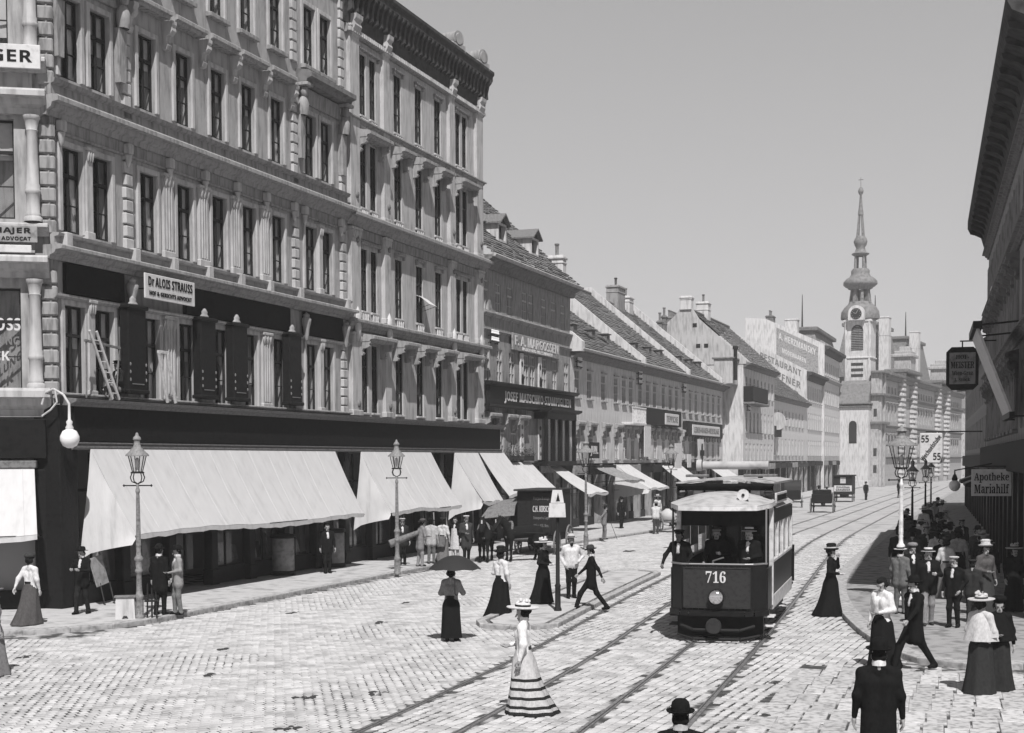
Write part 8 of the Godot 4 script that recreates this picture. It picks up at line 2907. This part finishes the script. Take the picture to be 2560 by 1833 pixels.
	# skirt
	if lady:
		var sk := MB.new()
		sk.xf = Transform3D(Basis.from_scale(Vector3.ONE * sc), Vector3.ZERO)
		var rows := 22
		var seg := 36
		var hemr: float = o.get("flare", 0.34)
		var hemy: float = o.get("hemline", 0.025)
		var trail: float = o.get("trail", 0.1)
		var ph := float(at.x * 7.3)
		var ringp := []
		for i in rows + 1:
			var f := float(i) / rows
			var rr := 0.132 + 0.075 * minf(f * 5.0, 1.0) + (hemr * 0.84 - 0.207) * pow(f, 2.0)
			var rp := []
			for j in seg:
				var a := TAU * j / seg
				var wv := 1.0 + (0.1 * sin(a * 7.0 + ph + f * 1.2) + 0.07 * sin(a * 4.0 - ph * 2.0 - f) + 0.03 * sin(a * 13.0 + ph)) * f + 0.015 * sin(a * 16.0)
				rp.append(Vector3(cos(a) * rr * wv * 1.02, lerpf(1.075, hemy, f), sin(a) * rr * wv * (0.86 + 0.12 * f) - trail * f * f * (0.5 - 0.5 * sin(a)) - 0.02 * f))
			ringp.append(rp)
		var stripes: bool = o.get("stripes", false)
		for i in rows:
			sk.col = gv(o.get("skirt", 0.013))
			if stripes and i in [10, 13, 16, 19, 21]:
				sk.col = gv(0.03)
			for j in seg:
				var k := (j + 1) % seg
				var a: Vector3 = ringp[i][j]
				var b: Vector3 = ringp[i][k]
				var c: Vector3 = ringp[i + 1][k]
				var d: Vector3 = ringp[i + 1][j]
				var jn: Vector3 = (ringp[i][(j + 1) % seg] - ringp[i][(j + seg - 1) % seg]).cross(Vector3.UP)
				var kn: Vector3 = (ringp[i][(k + 1) % seg] - ringp[i][(k + seg - 1) % seg]).cross(Vector3.UP)
				if jn.dot(a * Vector3(1, 0, 1)) < 0.0:
					jn = -jn
				if kn.dot(b * Vector3(1, 0, 1)) < 0.0:
					kn = -kn
				jn = jn.normalized() + Vector3(0, 0.2, 0)
				kn = kn.normalized() + Vector3(0, 0.2, 0)
				sk.tri(a, b, c, jn, kn, kn)
				sk.tri(a, c, d, jn, kn, jn)
		part("skirt", sk.mesh(true), M.clothing, t)
		var bt := MB.new()
		bt.col = gv(o.get("belt", 0.02))
		bt.xf = sk.xf
		bt.lathe(Vector3(0, 1.05, 0.0), [[0.142, 0.0], [0.14, 0.05], [0.13, 0.052]], 20, 1.06, 0.92)
		part("belt", bt.mesh(true), M.clothing, t)
		if o.get("cape", 0.0) > 0.0:
			var cp := MB.new()
			cp.col = gv(o.cape)
			cp.xf = sk.xf
			var cr := []
			for i in 8:
				var f := i / 7.0
				var rp := []
				for j in 25:
					var a := TAU * j / 24.0
					rp.append(Vector3(cos(a) * (0.09 + 0.21 * pow(f, 0.6)) * (1.0 + 0.12 * f * sin(a * 7)), 1.47 - 0.5 * f, sin(a) * (0.085 + 0.18 * pow(f, 0.6)) * (1.0 + 0.12 * f * cos(a * 7))))
				cr.append(rp)
			cp.cloth(cr, 0.012)
			part("cape", cp.mesh(true), M.clothing, t)
	if o.get("apron", 0.0) > 0.0:
		var ap := MB.new()
		ap.col = gv(o.apron)
		ap.xf = Transform3D(Basis.from_scale(Vector3.ONE * sc), Vector3.ZERO)
		var ar := []
		for i in 6:
			var f := i / 5.0
			var rp := []
			for j in 9:
				var g := j / 8.0 * 2.0 - 1.0
				rp.append(Vector3(g * (0.15 + 0.06 * f), 1.3 - 0.85 * f, 0.15 + 0.02 * f - 0.08 * g * g + 0.01 * sin(j * 2.0)))
			ar.append(rp)
		ap.cloth(ar, 0.01)
		part("apron", ap.mesh(true), M.clothing, t)
	return t


func at_ground(x: float, z: float, y := 0.0) -> Vector3:
	return Vector3(x, y, z)


func build_people() -> void:
	make_figure_pieces()
	var K := 0.117
	var W := 0.62      # white cloth
	var D := 0.013     # black cloth
	# left pavement
	person("woman in white blouse and grey skirt walking away on the left pavement", at_ground(-11.56, -35.63, K), 2.7, {"lady": true, "h": 1.62, "coat": W, "skirt": 0.09, "hat": "round", "hat_tone": 0.05, "flare": 0.36, "trail": 0.3, "arms": ["down", "back"], "glove": 0.5})
	person("man in dark suit with both hands at his waist by the poster board", at_ground(-11.01, -38.03, K), -0.3, {"h": 1.66, "hat": "soft", "front": 1.0, "arms": ["hold", "hold"], "step": [0.16, -0.14], "legs": 0.02, "collar": 0.6})
	person("man in black coat standing with his back turned beside the first grey lamp", at_ground(-8.95, -37.7, K), 2.7, {"h": 1.72, "hat": "bowler", "collar": W, "arms": ["down", "down"], "hem": 0.66})
	person("man in pale jacket and dark hat talking beside the first grey lamp", at_ground(-8.5, -37.75, K), -1.1, {"h": 1.7, "coat": 0.27, "legs": 0.17, "hat": "soft", "front": 1.0, "arms": ["pocket", "bent"], "collar": W})
	person("woman in pale grey dress on the setts below the left kerb", at_ground(-9.75, -27.9), 2.2, {"lady": true, "h": 1.62, "coat": 0.4, "skirt": 0.2, "hat": "lady", "hat_tone": 0.2, "flare": 0.42, "trail": 0.3})
	# on the carriageway and the refuge
	person("woman seen from behind under a black umbrella, grey blouse and black skirt", at_ground(-1.35, -32.85), 2.9, {"lady": true, "h": 1.6, "coat": 0.25, "skirt": D, "hair": 0.012, "arms": ["hold", "bent"], "flare": 0.29, "hemline": 0.1, "trail": 0.02, "glove": 0.6, "cell": 0.019})
	person("woman in white blouse and long black skirt with a dark hat, by the refuge tip", at_ground(-0.29, -37.95), 2.4, {"lady": true, "h": 1.68, "coat": W, "skirt": D, "hat": "lady", "hat_tone": 0.02, "arms": ["down", "bent"], "flare": 0.38, "trail": 0.2, "cell": 0.019})
	person("woman in black dress with white collar and white hat beside the stop post", at_ground(0.84, -40.26, K), 1.1, {"lady": true, "h": 1.68, "coat": D, "skirt": D, "hat": "wide", "hat_tone": 0.6, "band": 0.02, "arms": ["bent", "bent"], "flare": 0.37, "trail": 0.12, "glove": W, "collar": W, "cell": 0.019})
	person("man in white shirt and light hat with black trousers behind the stop post", at_ground(1.66, -41.8, K), 0.2, {"h": 1.74, "coat": W, "shirt": 0.5, "hem": 0.94, "hat": "soft", "hat_tone": 0.5, "band": 0.05, "arms": ["pocket", "hip"], "beard": true, "cell": 0.02})
	person("man in black suit and hat striding across the first track", at_ground(2.09, -39.21), -1.5, {"h": 1.68, "hat": "bowler", "hat_tone": 0.05, "step": [0.42, -0.42], "arms": ["fwd", "back"], "collar": W, "nod": 0.25, "hem": 0.72, "spread": 0.07, "cell": 0.02})
	person("woman in white with a dark banded skirt and straw hat crossing the tracks", at_ground(0.17, -23.31), -1.7, {"lady": true, "h": 1.7, "coat": 0.72, "skirt": 0.5, "stripes": true, "hat": "wide", "hat_tone": 0.62, "band": 0.02, "arms": ["bent", "down"], "flare": 0.36, "trail": 0.24, "glove": 0.3, "belt": 0.05, "collar": 0.7, "cell": 0.016})
	person("woman in long black dress and tall hat standing right of the tram", at_ground(8.09, -37.71), 1.2, {"lady": true, "h": 1.72, "coat": D, "skirt": D, "hat": "lady", "hat_tone": 0.02, "band": 0.4, "arms": ["bent", "face"], "flare": 0.38, "trail": 0.16, "glove": W, "cell": 0.019})
	# right corner
	person("bareheaded woman in white blouse and black skirt stepping off the right kerb", at_ground(7.05, -28.3), -0.9, {"lady": true, "h": 1.7, "coat": 0.68, "skirt": D, "arms": ["down", "bent"], "flare": 0.34, "trail": 0.2, "nod": 0.3, "cell": 0.018})
	person("man in black suit and bowler striding past the woman in white blouse", at_ground(7.55, -27.9), -1.2, {"h": 1.72, "hat": "bowler", "step": [0.36, -0.4], "collar": W, "front": 1.0, "arms": ["back", "fwd"], "hem": 0.62, "cell": 0.018})
	person("man in straw boater, black jacket and pale trousers facing the street", at_ground(9.68, -34.59, K), -0.1, {"h": 1.76, "hat": "boater", "hat_tone": 0.6, "band": 0.02, "legs": 0.24, "front": 1.0, "arms": ["down", "hold"], "collar": W, "glove": 0.5, "step": [0.14, -0.1], "shoe": 0.05, "cell": 0.02})
	person("youth in pale cap and dark jacket with a white waistcoat on the right corner", at_ground(10.14, -34.11, K), -0.7, {"h": 1.6, "hat": "cap", "hat_tone": 0.5, "band": 0.03, "front": 1.0, "arms": ["down", "pocket"], "collar": 0.5, "cell": 0.02})
	person("woman in pale hat and white cape with a dark skirt holding a paper", at_ground(7.95, -25.18), 2.3, {"lady": true, "h": 1.62, "coat": 0.5, "skirt": 0.035, "hat": "wide", "hat_tone": 0.5, "band": 0.05, "cape": 0.5, "arms": ["bent", "bent"], "flare": 0.33, "trail": 0.05, "cell": 0.018})
	person("woman in dark shawl and headscarf facing out beside the white cape", at_ground(8.36, -25.5), -0.15, {"lady": true, "h": 1.56, "coat": D, "skirt": 0.03, "hat": "round", "hat_tone": D, "arms": ["bent", "down"], "flare": 0.36, "cape": 0.014, "cell": 0.018})
	person("man in black coat and hat seen from behind with a white collar, walking in", at_ground(4.35, -17.6), 2.95, {"h": 1.78, "hat": "bowler", "collar": 0.68, "arms": ["down", "down"], "step": [0.15, -0.15], "hem": 0.62, "cell": 0.016})
	person("man in black bowler hat whose head alone shows at the foot of the view", at_ground(1.62, -14.3), 3.0, {"h": 1.6, "hat": "bowler", "collar": 0.4, "cell": 0.018})
	person("man in dark suit standing behind the white painted lamp", at_ground(11.75, -45.2, K), 2.9, {"h": 1.74, "hat": "bowler", "hem": 0.66})
	person("man in straw boater seen from behind near the white painted lamp", at_ground(9.7, -37.15, K), 2.4, {"h": 1.66, "coat": 0.14, "legs": 0.12, "hat": "boater", "hat_tone": 0.6, "band": 0.02, "collar": 0.5})
	person("man in grey cap with open dark jacket over a white shirt", at_ground(10.3, -38.25, K), 0.1, {"h": 1.66, "hat": "round", "hat_tone": 0.22, "front": 1.0, "collar": 0.6, "shirt": 0.7})
	person("woman in white blouse and grey skirt walking away amid the right crowd", at_ground(12.1, -41.4, K), 2.6, {"lady": true, "h": 1.62, "coat": 0.55, "skirt": 0.16, "flare": 0.34, "hat": "round", "hat_tone": 0.03})
	person("woman in white puffed blouse and black skirt left of a similar one in the shade", at_ground(12.86, -45.0, K), 2.8, {"lady": true, "h": 1.68, "coat": 0.6, "skirt": D, "hat": "wide", "hat_tone": 0.05})
	person("woman in pale puffed blouse and black skirt nearest the shop piers", at_ground(13.5, -45.0, K), 2.9, {"lady": true, "h": 1.66, "coat": 0.5, "skirt": D, "hat": "round", "hat_tone": 0.02})
	person("woman in white blouse further back under the globe lamp", at_ground(14.3, -49.6, K), 2.9, {"lady": true, "h": 1.66, "coat": 0.55, "skirt": 0.05, "hat": "lady", "hat_tone": 0.03, "cell": 0.026})
	person("woman in white blouse beside the third dark lamp", at_ground(15.3, -52.0, K), 2.9, {"lady": true, "h": 1.64, "coat": 0.55, "skirt": 0.04, "hat": "wide", "hat_tone": 0.4, "cell": 0.026})
	person("woman in grey dress with a white plumed hat in the shade of the shops", at_ground(11.65, -36.6, K), 0.3, {"lady": true, "h": 1.74, "coat": 0.09, "skirt": 0.05, "hat": "lady", "hat_tone": 0.55, "band": 0.4, "arms": ["bent", "down"]})
	person("boy in brown suit walking away in the shaded crowd", at_ground(10.9, -35.2, K), 2.7, {"h": 1.45, "coat": 0.035, "legs": 0.03, "hat": "cap", "hat_tone": 0.03})
	person("man in dark suit far along the shaded right pavement", at_ground(16.4, -57.0, K), 2.9, {"h": 1.74, "hat": "bowler", "cell": 0.028})
	person("woman in pale dress far along the right pavement", at_ground(18.2, -62.5, K), 0.2, {"lady": true, "h": 1.66, "coat": 0.45, "skirt": 0.3, "hat": "wide", "hat_tone": 0.5, "cell": 0.028})
	person("man in dark coat beyond the fourth dark lamp", at_ground(22.6, -79.0, K), 0.3, {"h": 1.74, "hat": "bowler", "cell": 0.03})
	# round the horses
	person("porter in pale smock and broad brown hat carrying a rolled sack", at_ground(-3.39, -54.63, K), 2.0, {"h": 1.7, "coat": 0.22, "legs": 0.26, "hat": "soft", "hat_tone": 0.09, "arms": ["hold", "down"], "lean": 0.18, "hem": 0.7, "cell": 0.025})
	person("man in pale jacket and grey trousers, back turned, in the group by the horses", at_ground(-3.05, -56.1, K), 2.9, {"h": 1.66, "coat": 0.42, "legs": 0.14, "hat": "bowler", "cell": 0.026})
	person("woman in white blouse with a basket on her back in the group by the horses", at_ground(-2.65, -57.1, K), 2.8, {"lady": true, "h": 1.62, "coat": 0.55, "skirt": 0.16, "hat": "round", "hat_tone": 0.03, "cell": 0.026})
	person("man with dark waistcoat and long white apron in the group by the horses", at_ground(-2.2, -58.0, K), -0.5, {"h": 1.66, "coat": 0.015, "apron": 0.6, "legs": 0.5, "shirt": 0.6, "front": 1.0, "cell": 0.026})
	person("man in white peaked cap and long dark coat holding the horses", at_ground(-1.75, -57.0, K), 0.3, {"h": 1.74, "coat": 0.05, "legs": D, "hat": "cap", "hat_tone": 0.6, "band": 0.02, "hem": 0.6, "arms": ["bent", "down"], "front": 1.0, "cell": 0.026})
	person("man in dark suit half hidden at the shop door behind the porter", at_ground(-4.1, -55.6, K), 0.2, {"h": 1.7, "coat": 0.03, "hat": "cap", "hat_tone": 0.5, "front": 1.0, "cell": 0.026})
	# further down the left side
	person("man in light grey suit leaning on a cane at the left kerb", at_ground(4.5, -72.76, K), 1.6, {"h": 1.66, "coat": 0.2, "legs": 0.2, "hat": "bowler", "hat_tone": 0.05, "arms": ["back", "down"], "lean": 0.12, "cell": 0.028})
	person("man in white shirt pushing the handcart", at_ground(7.75, -80.2), 2.9, {"h": 1.7, "coat": 0.55, "legs": 0.06, "hem": 0.94, "hat": "soft", "hat_tone": 0.3, "arms": ["fwd", "fwd"], "lean": 0.2, "cell": 0.028})
	person("distant man in dark suit crossing before the church", at_ground(34.35, -144.5), 0.3, {"h": 1.72, "hat": "bowler", "cell": 0.04})
	person("distant man in dark suit on the road near the church portal", at_ground(39.5, -152.0), 2.0, {"h": 1.72, "hat": "bowler", "cell": 0.04})
	person("woman in white blouse under the awning of the long low house", at_ground(9.0, -92.0, K), 0.4, {"lady": true, "h": 1.64, "coat": 0.55, "skirt": 0.2, "hat": "wide", "hat_tone": 0.5, "cell": 0.032})
	person("man in dark suit beside the striped shop awning", at_ground(6.2, -84.5, K), 0.6, {"h": 1.72, "hat": "bowler", "cell": 0.032})
	# more of the crowd on the right pavement and along the left shops
	var more := [["man in black coat and pale straw hat behind the woman in the plumed hat", 12.5, -39.0, 2.8, {"h": 1.7, "hat": "boater", "hat_tone": 0.45}], ["woman in black dress close to the shop piers on the right", 12.9, -40.6, 0.2, {"lady": true, "h": 1.64, "coat": 0.02, "skirt": 0.02, "hat": "lady", "hat_tone": 0.2}], ["man in grey suit under the pharmacy board", 14.4, -46.0, 0.1, {"h": 1.72, "coat": 0.1, "legs": 0.08, "hat": "bowler", "front": 1.0}], ["woman in white blouse and straw hat before the second dark lamp", 14.9, -54.2, 2.8, {"lady": true, "h": 1.64, "coat": 0.6, "skirt": 0.2, "hat": "wide", "hat_tone": 0.5, "cell": 0.028}], ["man in dark suit beside the second dark lamp", 15.9, -55.6, 0.2, {"h": 1.72, "hat": "bowler", "cell": 0.028}], ["woman in white dress past the pharmacy, beside the third dark lamp", 18.4, -66.5, 2.9, {"lady": true, "h": 1.64, "coat": 0.6, "skirt": 0.5, "hat": "wide", "hat_tone": 0.6, "cell": 0.03}], ["man in pale jacket in the sun beyond the dark apartment house", 21.0, -74.0, 0.3, {"h": 1.72, "coat": 0.4, "hat": "boater", "hat_tone": 0.6, "cell": 0.03}], ["woman in white blouse in the sun beyond the dark apartment house", 22.4, -77.5, 2.9, {"lady": true, "h": 1.64, "coat": 0.6, "skirt": 0.1, "hat": "wide", "hat_tone": 0.5, "cell": 0.03}], ["man in white shirt under the broad far awning", 13.6, -104.0, 0.4, {"h": 1.7, "coat": 0.55, "legs": 0.05, "hem": 0.94, "hat": "soft", "hat_tone": 0.4, "cell": 0.035}], ["man in black coat near the second hooded cab", 20.0, -118.0, 0.5, {"h": 1.72, "hat": "bowler", "cell": 0.035}], ["woman in pale dress near the second hooded cab", 19.2, -115.0, 0.5, {"lady": true, "h": 1.62, "coat": 0.5, "skirt": 0.4, "hat": "wide", "hat_tone": 0.5, "cell": 0.035}], ["shop assistant in dark suit in the doorway with the display columns", -6.4, -51.5, 0.4, {"h": 1.7, "front": 1.0, "cell": 0.026}]]
	for e in more:
		person(e[0], at_ground(e[1], e[2], K), e[3], e[4])
	var tones := ["black", "charcoal", "brown", "dark grey"]
	var spots := [[12.3, -42.6, "beside the woman with the grey skirt"], [13.7, -43.4, "near the pharmacy door"], [13.2, -47.4, "before the pharmacy window"], [14.2, -48.2, "past the pharmacy window"], [12.7, -37.6, "in the first shop doorway"], [14.0, -51.8, "on the kerb side of the globe lamp"], [15.9, -52.6, "right under the globe lamp"], [15.4, -58.4, "behind the second dark lamp"], [17.4, -60.2, "near the lantern sign"], [17.0, -64.0, "past the lantern sign by the kerb"], [19.6, -70.2, "beyond the third dark lamp"], [11.9, -44.2, "behind the white painted lamp"]]
	for i in spots.size():
		var e: Array = spots[i]
		var lady := i % 3 == 1
		var tn: float = [0.014, 0.03, 0.045, 0.07][i % 4]
		person("%s in %s standing %s" % ["woman with a pale hat" if lady else ("man with a straw hat" if i % 4 == 2 else "man with a bowler hat"), tones[i % 4], e[2]], at_ground(e[0], e[1], K), 2.8 if i % 2 else 0.2, {"h": 1.62 + 0.04 * (i % 4), "lady": lady, "coat": tn, "skirt": tn, "legs": tn, "hat": "wide" if lady else ("boater" if i % 4 == 2 else "bowler"), "hat_tone": 0.45 if lady or i % 4 == 2 else 0.013, "front": 1.0 if i % 2 == 0 and not lady else 0.0, "cell": 0.028})
	# on the carriage
	for e in [[-0.3, -0.5, "passenger in black hat on the left seat of the open carriage"], [0.3, -0.5, "passenger in pale hat on the right seat of the open carriage"]]:
		var b := Basis(Vector3.UP, deg_to_rad(-17.0))
		person(e[2], P(80.3, 10.4, 0.28) + b * Vector3(e[0], 0, e[1] - 0.2), PI - 0.3, {"h": 1.66, "hat": "bowler" if e[0] < 0 else "boater", "hat_tone": D if e[0] < 0 else 0.5, "sit": true, "cell": 0.035})
	# tram platform
	var tb := Basis(Vector3.UP, deg_to_rad(-14.9))
	var to := P(-0.15, 18.1)
	person("man in black coat leaning out over the left rail of the tram platform", to + tb * Vector3(-0.88, 0.732, -0.72), -0.6, {"h": 1.68, "hat": "cap", "hat_tone": 0.02, "front": 1.0, "arms": ["rail", "rail"], "lean": 0.14, "cell": 0.018, "skin": 0.16})
	person("tram driver in dark uniform and cap behind the controller", to + tb * Vector3(-0.12, 0.732, -0.95), -0.25, {"h": 1.72, "hat": "cap", "hat_tone": 0.02, "band": 0.25, "arms": ["fwd", "hold"], "cell": 0.018, "skin": 0.26})
	person("man in straw boater and black coat standing on the right of the tram platform", to + tb * Vector3(0.62, 0.732, -0.75), -0.5, {"h": 1.72, "hat": "boater", "hat_tone": 0.6, "band": 0.03, "collar": 0.6, "front": 1.0, "arms": ["down", "bent"], "cell": 0.018})
	# workman in the mezzanine window
	person("workman in grey shirt crouched on the ledge at the open mezzanine window", P(4.15, 0.32, 5.15), -1.2 + 0.4, {"h": 1.66, "coat": 0.02, "legs": 0.16, "shirt": 0.4, "front": 1.0, "hat": "cap", "hat_tone": 0.03, "sit": true, "arms": ["fwd", "hold"], "lean": 0.1, "hem": 0.92})

	# held things
	var u := thing("umbrella", "opened black umbrella held over the woman in the grey blouse", "umbrella", Vector3(-1.26, 0, -32.62), 0.0)
	var mb := MB.new()
	var rows := []
	for i in 7:
		var f := i / 6.0
		var r := []
		for j in 33:
			var a := TAU * j / 32.0
			var sc := 0.58 * f * (1.0 - 0.06 * f * (0.5 - 0.5 * cos(a * 8.0)))
			r.append(Vector3(cos(a) * sc, 1.92 - 0.3 * f * f - 0.02 * f * (0.5 - 0.5 * cos(a * 8.0)) * -1.0, sin(a) * sc))
		rows.append(r)
	mb.cloth(rows, 0.006)
	part("canopy", mb.mesh(), M.leather, u)
	mb = MB.new()
	mb.tube(Vector3(0, 1.2, -0.0), Vector3(0, 1.98, 0), 0.009, 0.007, 6)
	mb.path([Vector3(0, 1.2, 0), Vector3(0, 1.08, 0), Vector3(0.03, 1.04, 0), Vector3(0.06, 1.07, 0)], 0.012)
	part("shaft", mb.mesh(), M.wood_dark, u)
	for k in 8:
		mb = MB.new()
		var a := TAU * k / 8.0
		mb.tube(Vector3(0, 1.9, 0), Vector3(cos(a) * 0.57, 1.605, sin(a) * 0.57), 0.004, 0.003, 5)
		part("rib", mb.mesh(), M.iron_dark, u)
	u = thing("rolled_sack", "long rolled grey sack carried under the porter's arm", "sack", Vector3(-3.75, 1.25, -54.5), 0.3)
	mb = MB.new()
	mb.tube(Vector3(-0.75, -0.28, 0.0), Vector3(0.3, 0.12, 0.05), 0.15, 0.09, 10)
	part("roll", mb.mesh(), M.wood_grey, u)
	u = thing("back_basket", "wicker basket carried on the back of the woman in the group by the horses", "basket", Vector3(-2.72, 0.95, -56.82), 2.8)
	mb = MB.new()
	mb.lathe(Vector3.ZERO, [[0.0, -0.22], [0.17, -0.22], [0.22, 0.16], [0.19, 0.16], [0.15, -0.18]], 14, 1.0, 0.8)
	part("wicker", mb.mesh(), M.wood_grey, u)
	u = thing("cane", "thin dark walking cane beside the man in light grey", "cane", Vector3(4.82, 0.117, -72.7), 0.0)
	mb = MB.new()
	mb.tube(Vector3(0.32, 0, 0), Vector3(-0.02, 0.88, 0), 0.014, 0.012, 6)
	part("stick", mb.mesh(), M.wood_dark, u)
	u = thing("paper_sheet", "small white paper held before the dark skirt of the woman in the cape", "paper", Vector3(8.02, 1.02, -24.98), -0.3)
	mb = MB.new()
	mb.cbox(Vector3(-0.16, -0.05, 0), Vector3(0.32, 0.12, 0.01), 0.003)
	part("sheet", mb.mesh(), M.sign_white, u, Vector3.ZERO, Basis(Vector3(0, 0, 1), 0.12))
	build_horses()


func build_horses() -> void:
	var bl := Blob.new()
	var bones := []
	for s in [-1.0, 1.0]:
		bones.append([Vector3(s * 0.08, 1.18, -0.5), Vector3(s * 0.1, 1.14, 0.4), 0.24, 0.23, 0])
		bones.append([Vector3(s * 0.13, 1.22, -0.72), Vector3(s * 0.12, 1.05, -0.6), 0.2, 0.2, 0])
		bones.append([Vector3(s * 0.1, 1.2, 0.52), Vector3(s * 0.12, 1.0, 0.56), 0.19, 0.16, 0])
		# hind leg: stifle forward, hock back, upright shank
		bones.append([Vector3(s * 0.16, 1.0, -0.72), Vector3(s * 0.17, 0.76, -0.56), 0.17, 0.11, 0])
		bones.append([Vector3(s * 0.17, 0.76, -0.56), Vector3(s * 0.16, 0.5, -0.84), 0.11, 0.062, 0])
		bones.append([Vector3(s * 0.16, 0.5, -0.84), Vector3(s * 0.16, 0.16, -0.8), 0.055, 0.042, 0])
		bones.append([Vector3(s * 0.16, 0.16, -0.8), Vector3(s * 0.16, 0.07, -0.75), 0.048, 0.06, 1])
		# fore leg
		bones.append([Vector3(s * 0.15, 0.98, 0.55), Vector3(s * 0.15, 0.52, 0.56), 0.11, 0.06, 0])
		bones.append([Vector3(s * 0.15, 0.52, 0.56), Vector3(s * 0.15, 0.16, 0.56), 0.056, 0.042, 0])
		bones.append([Vector3(s * 0.15, 0.16, 0.56), Vector3(s * 0.15, 0.07, 0.6), 0.048, 0.06, 1])
		bones.append([Vector3(s * 0.05, 1.78, 0.98), Vector3(s * 0.075, 1.9, 0.99), 0.035, 0.012, 0])
	bones.append([Vector3(0, 1.25, 0.5), Vector3(0, 1.62, 0.88), 0.2, 0.12, 0])
	bones.append([Vector3(0, 1.68, 0.95), Vector3(0, 1.42, 1.2), 0.115, 0.085, 0])
	bones.append([Vector3(0, 1.42, 1.2), Vector3(0, 1.26, 1.3), 0.085, 0.07, 0])
	bones.append([Vector3(0, 1.28, -0.9), Vector3(0, 0.9, -1.02), 0.06, 0.075, 2])
	bones.append([Vector3(0, 0.9, -1.02), Vector3(0, 0.6, -1.0), 0.075, 0.03, 2])
	bones.append([Vector3(0, 1.52, 0.6), Vector3(0, 1.78, 0.86), 0.05, 0.04, 2])
	bl.build(bones, 0.03, 0.06)
	var mb := MB.new()
	bl.pour(mb, Transform3D(), [gv(0.018), gv(0.012), gv(0.008)])
	var m := mb.mesh(true)
	for e in [[-1.05, -58.6, -0.1, "dark draught horse facing out beside the man in the white cap"], [0.35, -58.9, -1.0, "dark draught horse turned half sideways beside the pole of the wagon"]]:
		var t := thing("horse", e[3], "horse", Vector3(e[0], 0.0, e[1]), e[2], "horses of the delivery wagon")
		part("body", m, M.clothing, t)
		var c := MB.new()
		for k in 20:
			var a := TAU * k / 20.0
			var a2 := TAU * (k + 1) / 20.0
			c.tube(Vector3(cos(a) * 0.21, 1.28 + sin(a) * 0.3, 0.56 + sin(a) * -0.1), Vector3(cos(a2) * 0.21, 1.28 + sin(a2) * 0.3, 0.56 + sin(a2) * -0.1), 0.055, 0.055, 6)
		part("collar", c.mesh(), M.wood_grey, t)
		c = MB.new()
		for s in [-1.0, 1.0]:
			c.tube(Vector3(s * 0.3, 1.2, 0.5), Vector3(s * 0.33, 1.1, -0.9), 0.02, 0.02, 6)
			c.tube(Vector3(s * 0.1, 1.66, 1.0), Vector3(s * 0.09, 1.36, 1.24), 0.012, 0.012, 5)
		c.tube(Vector3(-0.1, 1.6, 1.06), Vector3(0.1, 1.6, 1.06), 0.012, 0.012, 5)
		part("harness", c.mesh(), M.leather, t)
		c = MB.new()
		c.cbox(Vector3(-0.03, 1.5, 1.16), Vector3(0.06, 0.18, 0.03), 0.008)
		part("blaze", c.mesh(), M.curtain, t, Vector3(0, 0.02, 0.0))


func _ready() -> void:
	rng.seed = 1
	set_view()
	make_materials()
	build_ground()
	build_block_one()
	build_block_two()
	build_shop_front()
	build_left_row()
	build_church()
	build_right_side()
	build_street_furniture()
	build_tram()
	build_vehicles()
	print("built ", Time.get_ticks_msec())
	build_people()
	print("done ", Time.get_ticks_msec())
